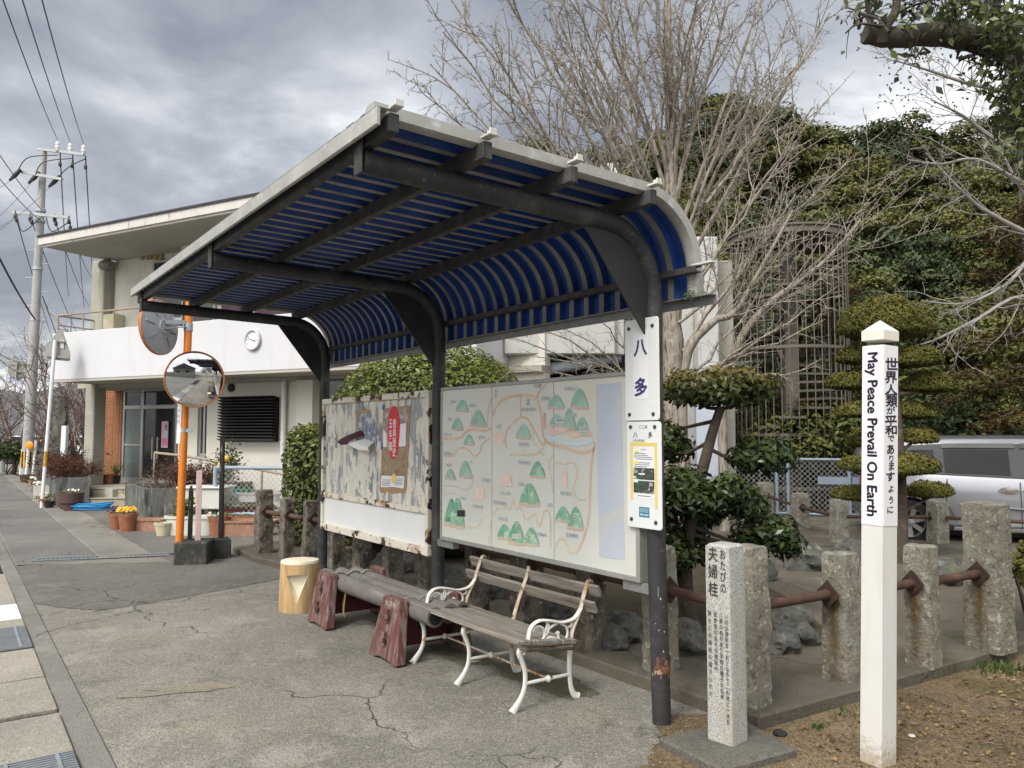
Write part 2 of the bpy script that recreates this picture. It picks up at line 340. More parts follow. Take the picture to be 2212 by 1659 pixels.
# building
K['render_wall'] = mat('off-white rendered wall', (.60, .575, .51), .85, .05, 1.2, [((.42, .39, .33), 1.5, .58, .8, (1, 1, .4)), ((.30, .28, .24), 6, .72, .85)], .12, 90)
K['white_wall'] = mat('white painted parapet', (.57, .57, .595), .8, .03, 1.2, [((.50, .495, .49), 1.6, .54, .8, (2.5, 2.5, .3)), ((.56, .53, .5), 8, .70, .85, (2, 2, .25))], .12, 90)
K['concrete'] = mat('raw concrete', (.36, .345, .29), .85, .12, 2, [((.24, .225, .19), 2.2, .55, .75, (2, 2, .5)), ((.46, .45, .40), 6, .6, .75)], .15, 60)
K['concrete_pale'] = mat('pale concrete wall', (.50, .50, .48), .85, .08, 1, [((.36, .35, .34), 1.6, .54, .75, (2, 2, .25)), ((.6, .6, .585), 2, .6, .75)], .1, 60)
K['soffit'] = mat('painted soffit', (.40, .38, .33), .85, .05, 1)
K['fascia'] = mat('stained fascia', (.56, .53, .50), .8, .06, 2, [((.10, .09, .085), 4, .60, .78, (1.6, 1.6, .35)), ((.34, .32, .3), 3, .55, .75)], .1)
K['roof_edge'] = mat('dark roof edging', (.035, .033, .038), .7, .3, 10)
K['brick'] = mat('orange facing brick', (.29, .125, .058), .8, .25, 14, [((.26, .09, .04), 20, .55, .7)], .3)
K['mortar'] = mat('mortar', (.30, .22, .15), .9, .1)
K['alu_frame'] = mat('aluminium window frame', (.42, .42, .40), .4, .06, metal=.5)
K['glass'] = mat('dark window glass', (.025, .03, .03), .06, .2, 1, spec=.8)
K['frost'] = mat('frosted glass', (.17, .2, .195), .25, .08, 3, [((.12, .145, .14), 40, .5, .55, (8, 8, .05))], spec=.6)
K['dark_void'] = mat('dark interior', (.012, .011, .012), .8, .2)
K['curtain'] = mat('mauve curtain', (.12, .07, .10), .9, .2, 4, [((.2, .13, .17), 9, .5, .6, (6, 6, .1))])
K['louvre'] = mat('dark brown louvre', (.018, .015, .014), .6, .2, 9)
K['beige_rail'] = mat('beige painted rail', (.33, .26, .20), .5, .1, 9)
K['brown_steel'] = mat('brown painted steel', (.125, .108, .09), .6, .15, 9, [((.2, .18, .15), 9, .6, .75)], .05)
K['pvc'] = mat('white drainpipe', (.66, .66, .64), .5, .05, 3, [((.45, .42, .38), 3, .6, .8)])
K['step_tile'] = mat('cream step tile', (.34, .30, .21), .7, .2, 3.4, [((.05, .045, .035), 6, .62, .66), ((.46, .42, .31), 5, .55, .62)], .1)
K['planter_concrete'] = mat('mossy stained concrete planter', (.125, .125, .115), .9, .25, 3, [((.045, .047, .043), 3, .50, .62, (2, 2, .6)), ((.30, .295, .27), 5, .57, .7, (3, 3, .5)), ((.08, .09, .045), 6, .62, .72)], .3, 40)
K['terracotta'] = mat('terracotta', (.27, .11, .058), .8, .2, 9, [((.42, .24, .16), 7, .58, .72)], .1)
K['terracotta_pale'] = mat('pale terracotta', (.34, .19, .13), .8, .15, 9, [((.5, .34, .26), 9, .56, .7)], .1)
K['brown_pot'] = mat('brown plastic pot', (.09, .05, .042), .6, .12, 9)
K['black_pot'] = mat('black plastic pot', (.018, .018, .019), .5, .15)
K['cream_pot'] = mat('cream pot', (.55, .49, .36), .6, .08, 9)
K['white_pot'] = mat('white plastic planter', (.60, .60, .555), .5, .06, 7, [((.42, .41, .37), 6, .6, .75)])
K['maroon_pot'] = mat('maroon planter', (.10, .03, .028), .6, .12)
K['teal_pot'] = mat('teal planter', (.06, .24, .22), .5, .1)
K['blue_hose'] = mat('blue hose', (.02, .25, .56), .4, .06)
K['soil'] = mat('soil', (.035, .026, .018), .95, .4, 20, (), .6, 60)
K['bark_plaque'] = mat('dark wooden plaque', (.075, .04, .03), .7, .25, 6, (), .2, stretch=(4, 4, .5))
K['pale_blue'] = mat('pale blue painted steel', (.26, .32, .385), .5, .08, 9)
K['wire_mesh'] = mat('pale chain-link wire', (.33, .35, .35), .5, .1, metal=.3)
K['pole_concrete'] = mat('spun concrete pole', (.34, .34, .33), .8, .08, 3, [((.22, .215, .2), 3, .56, .75, (3, 3, .15)), ((.44, .44, .43), 6, .6, .7, (2, 2, .2))], .06)
K['steel_grey'] = mat('galvanised crossarm', (.40, .415, .43), .5, .12, 9, metal=.3)
K['wire'] = mat('power cable', (.035, .037, .045), .6, .1)
K['porcelain'] = mat('porcelain', (.68, .66, .62), .3, .1)
K['sign_back'] = mat('grey sign back', (.27, .265, .25), .6, .12, 5, [((.36, .35, .33), 5, .56, .7)])
K['white_paint'] = mat('white painted steel', (.72, .74, .76), .5, .05, 6)
K['yellow_paint'] = mat('ochre band', (.42, .26, .03), .55, .15, 9)
K['orange_lens'] = mat('orange reflector', (.85, .32, .01), .35, .05)
K['black'] = mat('black', (.012, .012, .013), .5, .2)
K['panel_blue'] = mat('white corrugated panel', (.52, .57, .66), .6, .06, 3)
K['clock_white'] = mat('clock face', (.78, .79, .78), .5, .02)
# car
K['car_paint'] = mat('silver car paint', (.33, .34, .37), .28, .02, 2, metal=.55, coat=.8)
K['car_glass'] = mat('tinted car glass', (.010, .012, .013), .03, .1, spec=.22)
K['car_black'] = mat('black car trim', (.045, .045, .048), .45, .1)
K['car_chrome'] = mat('chrome', (.72, .72, .73), .12, 0, metal=1.)
K['alloy'] = mat('alloy wheel', (.58, .58, .60), .28, .03, metal=.8)
K['rubber'] = mat('tyre', (.02, .02, .021), .8, .2, 20)
# plants
K['bark_grey'] = mat('pale grey bark', (.29, .255, .21), .9, .3, 9, [((.10, .082, .068), 9, .52, .62, (5, 5, .5)), ((.36, .335, .295), 8, .57, .7)], .6, 40, stretch=(3, 3, .6))
K['twig'] = mat('pale twigs', (.25, .21, .18), .85, .25, 6)
K['twig_red'] = mat('reddish brown twigs', (.13, .085, .068), .9, .3, 6)
K['twig_silver'] = mat('silver grey branch', (.25, .235, .215), .85, .25, 6)
K['bark_brown'] = mat('brown bark', (.075, .058, .045), .9, .3, 14, [((.16, .12, .095), 9, .55, .7)], .5, 50)
K['bark_dark'] = mat('dark mossy bark', (.05, .042, .032), .95, .4, 9, [((.12, .11, .095), 9, .57, .7), ((.045, .055, .02), 6, .58, .7)], .7, 40)
def leaf(name, a, b, rough=.45, tr=.2, spec=.4): return mat(name, a, rough, .25, 3, tint=b, translucent=tr, spec=spec)
K['leaf_bush'] = leaf('clipped bush leaf', (.055, .088, .016), (.24, .26, .06), .4, .2)
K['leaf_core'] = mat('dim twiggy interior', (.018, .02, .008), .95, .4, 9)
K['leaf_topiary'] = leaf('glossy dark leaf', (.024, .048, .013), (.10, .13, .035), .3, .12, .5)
K['leaf_red'] = leaf('leaf with red flush', (.04, .058, .014), (.17, .13, .03), .4, .2)
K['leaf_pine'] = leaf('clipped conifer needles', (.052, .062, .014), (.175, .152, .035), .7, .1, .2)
K['leaf_hill'] = leaf('hillside evergreen foliage', (.040, .055, .014), (.14, .145, .04), .6, .1, .25)
K['leaf_hill2'] = leaf('olive hillside foliage', (.056, .062, .017), (.155, .145, .045), .6, .1, .25)
K['leaf_hill3'] = leaf('deep green hillside foliage', (.024, .042, .018), (.085, .105, .04), .6, .1, .25)
K['leaf_cedar'] = leaf('bronzed cedar foliage', (.06, .045, .014), (.13, .082, .03), .7, .1, .2)
K['leaf_near'] = leaf('broad glossy leaf', (.028, .05, .014), (.12, .145, .035), .3, .25, .5)
K['leaf_dead'] = leaf('dry red-brown shrub leaf', (.075, .03, .02), (.15, .07, .045), .8, .1, .2)
K['leaf_green'] = leaf('fresh green leaf', (.06, .11, .02), (.17, .24, .05), .5, .25)
K['petal_yellow'] = mat('yellow petal', (.75, .42, .03), .6, .15, translucent=.2)
K['petal_purple'] = mat('purple petal', (.05, .025, .13), .6, .2, translucent=.2)
K['petal_white'] = mat('white petal', (.72, .70, .62), .6, .06, translucent=.2)
K['fruit'] = mat('yellow citrus', (.72, .40, .05), .4, .1)
K['berry'] = mat('dark berry', (.035, .012, .015), .5, .2)
K['litter'] = leaf('dry leaf litter', (.10, .06, .028), (.34, .24, .12), .9, .1, .2)
K['litter_pale'] = K['litter']
K['pebble'] = mat('pale pebble', (.34, .32, .28), .8, .2)
# ---------------------------------------------------------------- ground
def ground_mat(name, base, light, dark, crack=.0, speck=.5, moss=0., sc_=1., tan=None, rough=.9, crack_scale=.7, worn=0.):
    m = bpy.data.materials.new(name); m.use_nodes = True; nt = m.node_tree; N = nt.nodes.new; L = nt.links.new
    bs = nt.nodes['Principled BSDF']; bs.inputs['Roughness'].default_value = rough; bs.inputs['Specular IOR Level'].default_value = .25
    tc = N('ShaderNodeTexCoord'); P = tc.outputs['Object']
    def nz(s, d=6, r=.6, off=0., st=(1, 1, 1)):
        mp = N('ShaderNodeMapping'); L(P, mp.inputs[0]); mp.inputs['Location'].default_value = (off, off*.7, 0); mp.inputs['Scale'].default_value = st
        n = N('ShaderNodeTexNoise'); L(mp.outputs[0], n.inputs['Vector']); n.inputs['Scale'].default_value = s; n.inputs['Detail'].default_value = d; n.inputs['Roughness'].default_value = r; return n.outputs[0]
    def mr(v, a, b, c=0., d=1.):
        r = N('ShaderNodeMapRange'); L(v, r.inputs[0]); r.inputs[1].default_value = a; r.inputs[2].default_value = b; r.inputs[3].default_value = c; r.inputs[4].default_value = d; return r.outputs[0]
    def mix(f, a, b):
        x = N('ShaderNodeMixRGB'); L(f, x.inputs[0])
        for i, c in ((1, a), (2, b)):
            if hasattr(c, 'links'): L(c, x.inputs[i])
            else: x.inputs[i].default_value = (*c, 1)
        return x.outputs[0]
    def mul(a, b):
        x = N('ShaderNodeMath'); x.operation = 'MULTIPLY'; L(a, x.inputs[0])
        if hasattr(b, 'links'): L(b, x.inputs[1])
        else: x.inputs[1].default_value = b
        return x.outputs[0]
    c = mix(mr(nz(.55*sc_, 5), .35, .68), dark, light)
    c = mix(mr(nz(2.3*sc_, 6, .65, 4.), .42, .66, 0, .8), c, base)
    c = mix(mr(nz(.9*sc_, 8, .7, 11.), .56, .70, 0, .75), c, tuple(x*1.25 for x in light))
    if tan: c = mix(mr(nz(.8*sc_, 7, .7, 21.), .60, .70, 0, .7), c, tan)
    if worn:                                  # scoured pale and dark stains with ragged edges
        c = mix(mul(mr(nz(1.3, 10, .75, 41., (1, .6, 1)), .545, .60), worn), c, tuple(min(.8, x*1.12) for x in light)); c = mix(mul(mr(nz(1.9, 9, .72, 57.), .565, .64), worn*.8), c, tuple(x*.92 for x in dark)); c = mix(mul(mr(nz(7., 6, .7, 63.), .56, .66), worn*.7), c, tuple(min(.8, x*1.2) for x in light))
    c = mix(mr(nz(24, 6, .75, 91.), .47, .60, 0, speck*.5), c, tuple(min(.8, x*1.25) for x in light)); c = mix(mr(nz(31, 6, .75, 95.), .53, .64, 0, speck*.6), c, tuple(x*.72 for x in dark))
    fine = nz(75, 3, .7, 2.); c = mix(mr(fine, .50, .62, 0, speck), c, tuple(x*.5 for x in dark)); c = mix(mr(nz(120, 2, .6, 7.), .60, .68, 0, speck), c, tuple(min(.8, x*1.7) for x in light))
    if moss: c = mix(mul(mr(nz(1.1, 6, .6, 31.), .60, .68), moss), c, (.05, .055, .012))
    hsrc = fine
    if crack:
        w = N('ShaderNodeVectorMath'); w.operation = 'ADD'; sw = N('ShaderNodeVectorMath'); sw.operation = 'SCALE'
        wn = N('ShaderNodeTexNoise'); L(P, wn.inputs['Vector']); wn.inputs['Scale'].default_value = 2.2; wn.inputs['Detail'].default_value = 6
        L(wn.outputs['Color'], sw.inputs[0]); sw.inputs['Scale'].default_value = .7; L(P, w.inputs[0]); L(sw.outputs[0], w.inputs[1])
        vo = N('ShaderNodeTexVoronoi'); vo.feature = 'DISTANCE_TO_EDGE'; L(w.outputs[0], vo.inputs['Vector']); vo.inputs['Scale'].default_value = crack_scale
        cm = mul(mr(vo.outputs['Distance'], .0, .008, 1., 0.), mr(nz(.5, 4, .5, 17.), .46, .56, 0, 1))
        v2 = N('ShaderNodeTexVoronoi'); v2.feature = 'DISTANCE_TO_EDGE'; L(w.outputs[0], v2.inputs['Vector']); v2.inputs['Scale'].default_value = crack_scale*3.7; cm2 = mul(mr(v2.outputs['Distance'], .0, .018, 1., 0.), mr(nz(.9, 5, .6, 77.), .53, .60, 0, 1)); c = mix(mul(cm2, crack*.7), c, (.045, .04, .034))
        c = mix(mul(cm, crack), c, (.02, .018, .016))
    L(c, bs.inputs['Base Color'])
    bp = N('ShaderNodeBump'); bp.inputs['Strength'].default_value = 1.; bp.inputs['Distance'].default_value = .008
    ad = N('ShaderNodeMath'); ad.operation = 'ADD'; L(fine, ad.inputs[0]); L(nz(14, 6, .7, 3.), ad.inputs[1])
    if crack:
        sb = N('ShaderNodeMath'); sb.operation = 'SUBTRACT'; L(ad.outputs[0], sb.inputs[0]); L(mul(cm, 1.5), sb.inputs[1]); L(sb.outputs[0], bp.inputs['Height'])
    else: L(ad.outputs[0], bp.inputs['Height'])
    L(bp.outputs[0], bs.inputs['Normal']); return m
GM = ground_mat('worn forecourt paving', (.205, .194, .168), (.305, .287, .246), (.132, .125, .111), crack=.6, tan=(.30, .265, .19), worn=.75, speck=.75)
GA = ground_mat('dark patched asphalt', (.14, .133, .118), (.19, .18, .157), (.10, .095, .085), crack=.5, speck=.5, worn=.4)
GR = ground_mat('road surface', (.16, .155, .145), (.21, .205, .19), (.12, .118, .112), crack=.6)
GK = ground_mat('kerb concrete', (.20, .195, .175), (.26, .25, .225), (.14, .137, .125), crack=.4, speck=.35, moss=.2)
GE = ground_mat('dark garden paving', (.105, .09, .07), (.19, .165, .125), (.06, .055, .047), crack=.3, speck=.3, moss=.6)  # darker, mossier mix than the forecourt paving
GD = ground_mat('bare dirt', (.155, .112, .066), (.23, .172, .105), (.095, .07, .043), speck=.9, sc_=1.6, rough=1., moss=.5)
GS = ground_mat('gutter lid concrete', (.33, .305, .26), (.40, .37, .31), (.25, .232, .20), crack=.0, speck=.45, tan=(.36, .31, .24))
GH = ground_mat('hillside earth', (.03, .035, .014), (.04, .045, .018), (.018, .022, .01), speck=.2, sc_=.3)
def sheet(name, poly, z, m, kind='structure'):
    mb = MB(); mb.add([(p[0], p[1], z) for p in poly], [tuple(range(len(poly)))])
    return tag(mb.build(name, m), kind=kind)
def slab(name, poly, z0, z1, m):
    mb = MB(); mb.prism(poly, z0, z1); return tag(mb.build(name, m, bevel=.012), kind='structure')
def ccw(p):
    a = sum(p[i][0]*p[(i+1) % len(p)][1]-p[(i+1) % len(p)][0]*p[i][1] for i in range(len(p)))
    return p if a > 0 else p[::-1]
sheet('ground', [(-400, -60), (400, -60), (400, 500), (-400, 500)], 0, GM)
def wob(p, q, n, amp, seed):
    r = random.Random(seed); return [(p[0]+(q[0]-p[0])*i/n+r.uniform(-amp, amp), p[1]+(q[1]-p[1])*i/n+r.uniform(-amp, amp)) for i in range(n+1)]
def WL(*tl): return [tuple(W(t, l)[:2]) for t, l in tl]
# darker newer asphalt before the building
pa = [tuple(G(x, y)[:2]) for x, y in ((22, 1222), (32, 1262), (52, 1300), (120, 1312), (215, 1319), (330, 1301), (430, 1284), (520, 1267), (600, 1252))]+WL((5.35, .0))
ed = []
for i in range(len(pa)-1): ed += wob(pa[i], pa[i+1], 30 if i < 4 else 14, .022 if i < 4 else .010, i)[:-1]
sheet('asphalt', ccw(ed+WL((5.4, -.30), (8.2, -.30), (8.2, -2.2), (26, -8), (26, 1.0), (8.2, 1.0))+[tuple(G(372, 1214)[:2]), tuple(G(240, 1216)[:2])]), .004, GA)
sm = wob(tuple(G(205, 1320)[:2]), tuple(G(330, 1302)[:2]), 26, .014, 40)+wob(tuple(G(332, 1302)[:2]), tuple(G(600, 1252)[:2]), 40, .010, 41); rw = random.Random(42)
mbs = MB(); k = 0
while k < len(sm)-2:
    L_ = rw.randint(2, 7); seg_ = sm[k:k+L_+1]; nn_ = Vector((.35, .94, 0)); up = [(p[0]+nn_.x*rw.uniform(.0, .02), p[1]+nn_.y*rw.uniform(.0, .02), .0052) for p in seg_]; dn = [(p[0]-nn_.x*rw.uniform(.01, .055), p[1]-nn_.y*rw.uniform(.01, .055), .0052) for p in seg_]
    if len(seg_) > 1 and rw.random() < .8: mbs.add(dn+up[::-1], [tuple(range(len(dn)*2))])
    k += L_
tag(mbs.build('cement_seam', ground_mat('pale cement seam', (.27, .25, .2), (.34, .31, .25), (.2, .18, .15), speck=.6)), kind='structure')
sheet('road', ccw(WL((-12, 3.5), (60, 3.5), (60, 14), (-12, 14))), .006, GR)
sheet('pavement', ccw(WL((8.0, 1.62), (60, 1.45), (60, 2.5), (8.0, 2.5))), .004, GR)
slab('kerb', ccw(WL((-4, 2.50), (24, 2.56), (24, 2.70), (-4, 2.645))), -.05, .012, GK)
slab('kerb', ccw(WL((8.0, 1.12), (9.4, 1.32), (45, 1.12), (45, 1.45), (9.4, 1.62), (8.0, 1.62))), -.05, .03, GK)
# tan scuffed patch and pale repair on the forecourt, as thin skins
def blob(name, c, rx, ry, z, m, seed, rot=0.):
    r = random.Random(seed); n = 110; ph = [r.uniform(0, 6.28) for _ in range(4)]; pts = []
    for i in range(n):
        a = 2*PI*i/n; q = 1+.16*math.sin(2*a+ph[0])+.12*math.sin(3*a+ph[1])+.09*math.sin(5*a+ph[2])+.06*math.sin(9*a+ph[3])+.04*math.sin(17*a+ph[1])+r.uniform(-.07, .07)
        x, y = rx*q*math.cos(a), ry*q*math.sin(a); pts.append((c[0]+x*math.cos(rot)-y*math.sin(rot), c[1]+x*math.sin(rot)+y*math.cos(rot)))
    return sheet(name, pts, z, m)
GT = ground_mat('scuffed tan patch', (.25, .22, .165), (.31, .27, .20), (.2, .18, .14), speck=.3)
blob('paving_patch', G(430, 1484), .17, .085, .004, GT, 3, .1); GT2 = ground_mat('paler scuff', (.23, .21, .165), (.28, .255, .20), (.19, .175, .14), speck=.6); blob('paving_patch', G(330, 1500), .16, .05, .0044, GT2, 14, .3); blob('paving_patch', G(395, 1490), .20, .055, .0048, GT2, 17, .1)
GMoss = ground_mat('mossy stain', (.125, .12, .075), (.16, .15, .11), (.085, .083, .045), speck=.6, sc_=4)
blob('moss_patch', W(.95, .05), .42, .16, .004, GMoss, 31, SROT); blob('moss_patch', W(1.75, .2), .30, .14, .0045, GMoss, 32, SROT); blob('moss_patch', W(2.75, .2), .40, .11, .0045, GMoss, 33, SROT)
# raised garden paving inside the stone fence
C0 = W(-.40, -.36); Rr = (W(-.62, -3.3))
gp = WL((7.6, .10), (6.7, .14), (6.2, .07), (5.5, -.03), (4.4, -.17), (3, -.27), (1, -.34))+[ tuple(C0[:2]), tuple(Rr[:2]), tuple((W(-.75, -5.6))[:2]), (12.5, 11.2), (4.4, 14.6), (-1.5, 13.2)]
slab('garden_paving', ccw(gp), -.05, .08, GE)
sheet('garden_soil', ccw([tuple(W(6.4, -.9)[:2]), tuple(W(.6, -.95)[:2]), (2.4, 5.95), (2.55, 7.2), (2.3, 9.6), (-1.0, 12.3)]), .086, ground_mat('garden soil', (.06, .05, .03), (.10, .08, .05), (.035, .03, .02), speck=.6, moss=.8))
# dirt yard
sheet('dirt_ground', ccw(wob(tuple(G(1415, 1545)[:2]), tuple(G(1425, 1600)[:2]), 16, .02, 5)+wob(tuple(G(1425, 1602)[:2]), tuple(G(1375, 1680)[:2]), 16, .025, 6)+[(.6, 2.2), (9, 1.2), (14, 6.), tuple(W(-.75, -5.6)[:2]), tuple(Rr[:2]), tuple(C0[:2]), tuple(W(-.1, -.36)[:2])]), .0052, GD)
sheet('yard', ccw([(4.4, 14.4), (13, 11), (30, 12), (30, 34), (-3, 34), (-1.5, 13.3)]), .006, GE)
# ---- gutter: concrete slabs, steel grates
gt = thing
def lid(t0, t1, l0, l1, seed):
    r = random.Random(seed); mb = MB(); n = 10; rows = []
    e0 = [t0+.012+r.uniform(-.006, .006) for _ in range(n+1)]; e1 = [t1-.012+r.uniform(-.006, .006) for _ in range(n+1)]
    poly = [(e0[i], l0+(l1-l0)*i/n) for i in range(n+1)]+[(e1[i], l0+(l1-l0)*i/n) for i in range(n, -1, -1)]
    mb.prism(ccw(poly), 0, .07+r.uniform(-.006, .006)); return mb
ts = [(1.387, 2.06), (2.12, 2.53), (2.53, 2.87), (2.87, 3.275), (3.275, 3.69), (4.468, 4.794), (4.794, 5.5), (5.5, 6.18), (6.18, 6.78), (6.78, 7.4)]
lidlab = ['widest pinkish gutter slab, just beyond the near steel grate', 'pinkish gutter slab with a black gap along its near edge', 'gutter slab midway between the two steel grates', 'pinkish gutter slab one short of the far grate', 'gutter slab touching the near edge of the far grate', 'narrow grey gutter slab just beyond the far grate', 'bright white painted gutter slab past the far grate', 'sandy gutter slab just past the white one', 'small grey gutter slab second past the white one', 'last gutter slab at the left edge of the gutter']
for i, (a, b) in enumerate(ts):
    mb = lid(a, b, 2.66, 3.45, i)
    o = mb.build('gutter_slab', mat('white lid', (.62, .62, .61), .8, .06, 6) if i == 6 else GS, bevel=.006); o.location = W(0, 0, -.05); o.rotation_euler = (0, 0, SROT)
    tag(o, lidlab[i], 'gutter slab', 'concrete slabs over the roadside gutter')
sheet('gutter', ccw(WL((-3, 2.62), (20, 2.70), (20, 3.5), (-3, 3.5))), .0015, mat('gutter dark', (.02, .018, .016), .95))
for i, (a, b, lab) in enumerate([(.75, 1.385, 'near grey steel grate over the roadside gutter'), (3.695, 4.465, 'farther grey steel grate over the roadside gutter')]):
    g = thing('gutter_grate', lab, 'grate', W(a, 2.66, 0), SROT, 'steel grates over the gutter'); w_ = b-a
    fr = MB(); fr.box((w_/2, .395, .012), (w_, .79, .02)); fr.build('frame', K['black_concrete'], g)
    br = MB()
    for k in range(int(w_/.03)): br.box((.02+k*.03, .395, .028), (.010, .77, .016))
    br.build('bearing_bars', K['zinc'], g)
    cb = MB()
    for k in range(4): cb.box((w_/2, .08+k*.21, .031), (w_-.02, .016, .018))
    cb.build('cross_bars', K['zinc'], g)
# drain channel grating running across toward the mirror post
a, b = G(75, 1211), G(372, 1199)
dg = thing('drain_grating', 'long narrow steel drain grating across the asphalt by the mirror post', 'grate', (a.x, a.y, .008), math.atan2(b.y-a.y, b.x-a.x)); LL = (b-a).length
m_ = MB(); m_.box((LL/2, 0, .0), (LL, .24, .012)); m_.build('channel', K['black_concrete'], dg)
m_ = MB()
for k in range(int(LL/.05)): m_.bar((k*.05, -.1, .009), (k*.05+.05, .1, .009), .010, .008)
for k in range(int(LL/.05)): m_.bar((k*.05, .1, .009), (k*.05+.05, -.1, .009), .010, .008)
m_.box((LL/2, -.11, .009), (LL, .02, .008)); m_.box((LL/2, .11, .009), (LL, .02, .008)); m_.build('grille', K['zinc'], dg)
# ---------------------------------------------------------------- bus shelter
sh = thing('bus_shelter', 'open bus shelter with curved blue corrugated roof on three dark steel posts', 'bus shelter', P1, SROT)
SPX = (0, 2.39, 4.78)
def arm_z(l): return 2.742+.022*l
R_b = .36
for i, t in enumerate(SPX):
    base = (t-.014, -.019, -.02) if i == 0 else (t, 0, -.02)
    pts = [base, (t, 0, 1.2), (t, 0, 2.2)]
    for k in range(0, 11):
        a = PI/2*k/10; pts.append((t, R_b-R_b*math.cos(a), arm_z(0)-R_b+R_b*math.sin(a)+.022*(R_b-R_b*math.cos(a))))
    pts += [(t, .9, arm_z(.9)), (t, 1.80, arm_z(1.80))]
    mb = MB(); mb.tube(pts, .052, 20); po = mb.build('post', K['dark_steel'], sh, smooth=40)
    # gusset plate filling the bend
    gp_ = [(.045, 2.12), (.045, arm_z(0)-R_b)]
    for k in range(1, 10):
        a = PI/2*k/10; gp_.append((R_b-R_b*math.cos(a)+.04*math.cos(a)*.9, arm_z(0)-R_b+R_b*math.sin(a)-.04*math.sin(a)))
    gp_ += [(.52, arm_z(.52)-.045)]
    mb = MB(); M_ = Matrix.Translation((t, 0, 0)) @ Matrix(((0, 0, 1, 0), (1, 0, 0, 0), (0, 1, 0, 0), (0, 0, 0, 1)))
    mb.prism(gp_[::-1], -.006, .006, M_); mb.build('gusset', K['gusset'], po)
    mb = MB(); mb.box((t, 1.815, arm_z(1.8)+.035), (.075, .012, .19)); mb.box((t, 1.826, arm_z(1.8)+.09), (.03, .012, .03)); mb.build('bracket', K['purlin'], po, bevel=.003)
    if i == 0:                                # paint worn to rust low on the near post
        rr_ = random.Random(3); mb = MB(); vs = []; n = 40
        for z, am in ((.27, .035), (.345, .03)):
            for j in range(n): a = 2*PI*j/n; vs.append((-.012+.0535*math.cos(a), -.016+.0535*math.sin(a), z+rr_.uniform(-am, am)))
        mb.add(vs, [(j, (j+1) % n, n+(j+1) % n, n+j) for j in range(n)]); mb.build('rust_band', mat('bare rust', (.16, .065, .03), .85, .4, 14, [((.36, .27, .2), 25, .55, .62), ((.05, .03, .025), 18, .56, .64)], .3), po, smooth=60)
        for j in range(30):
            z = rr_.uniform(.3, .85) if j < 24 else rr_.uniform(1., 2.2); a = math.atan2(-.75, .5)-SROT+rr_.uniform(-1.1, 1.1) if False else rr_.uniform(0, 6.28); r_ = rr_.uniform(.0015, .0055)*(1.6 if j % 9 == 0 else 1); q = [(.0534*math.cos(a+r_*math.cos(t)/.053*rr_.uniform(.6, 1.3))-.014*(1-z/1.2 if z < 1.2 else 0), .0534*math.sin(a+r_*math.cos(t)/.053*rr_.uniform(.5, 1.5))-.019*(1-z/1.2 if z < 1.2 else 0), z+1.6*r_*math.sin(t)) for t in [2*PI*k/7 for k in range(7)]]
            mb = MB(); mb.add(q, [tuple(range(7))]); mb.build('paint_chip', K['concrete_pale'], po)
T0, T1 = -.27, 5.02
for i, l in enumerate((1.80, 1.335, .83, .285)):
    z = arm_z(l)+.052+.036; mb = MB()
    if i == 0: z += 0.004
    # C-channel: web and two flanges
    mb.box(((T0+T1)/2, l, z), (T1-T0, .006, .072)); mb.box(((T0+T1)/2, l-.02, z+.035), (T1-T0, .04, .005)); mb.box(((T0+T1)/2, l-.02, z-.035), (T1-T0, .04, .005)); mb.box(((T0+T1)/2, l-.0385, z+.026), (T1-T0, .004, .018)); mb.box(((T0+T1)/2, l-.0385, z-.026), (T1-T0, .004, .018))
    mb.box((T0+.003, l-.02, z), (.006, .04, .066)); mb.box((T1-.003, l-.02, z), (.006, .04, .066))
    pu = mb.build('purlin', K['purlin'], sh)
    for te in (T0, T1):
        sgn = 1 if te > 1 else -1
        mb = MB(); mb.box((te+sgn*.006, l-.02, z+.060), (.075, .045, .012)); mb.box((te+sgn*.038, l-.02, z+.072), (.010, .04, .030)); mb.box((te+sgn*.012, l-.02, z+.074), (.022, .016, .022)); mb.build('clip', K['clip'], pu, bevel=.003)
RR = .395; LC = .28
def zr(l): return arm_z(l)+.052+.075
ZC = zr(LC)-RR
prof = [(l, zr(l)) for l in (1.84, 1.6, 1.3, 1.0, .7, .45, .34)]
nrm = [(0., 1.)]*len(prof)
for k in range(0, 15):
    a = PI/2*k/14; prof.append((LC-RR*math.sin(a), ZC+RR*math.cos(a))); nrm.append((-math.sin(a), math.cos(a)))
prof += [(LC-RR, ZC-.06), (LC-RR, ZC-.135)]; nrm += [(-1., 0.)]*2
pit = .147; cuts = []
TS, TE = T0+.07, T1-.06; t = TS
while t < TE:
    for dt, h in ((0, 0), (.042, 0), (.056, 1), (pit-.014, 1)):
        if t+dt <= TE: cuts.append((t+dt, h))
    t += pit
cuts.append((TE, cuts[-1][1]))
mb = MB(); hc = .042; nP = len(prof)
vs = [(tt, p[0]+n_[0]*hc*h, p[1]+n_[1]*hc*h) for tt, h in cuts for p, n_ in zip(prof, nrm)]
b0 = 0; mb.v = vs
for i in range(len(cuts)-1):
    low = cuts[i][1] == 0 and cuts[i+1][1] == 0
    for j in range(nP-1):
        mb.f.append((i*nP+j, (i+1)*nP+j, (i+1)*nP+j+1, i*nP+j+1)); mb.m.append(1 if low else 0)
rs = mb.build('roof_sheet', [K['blue_sheet'], K['grey_sheet']], sh)
md = rs.modifiers.new('thickness', 'SOLIDIFY'); md.thickness = .0015; md.offset = 1
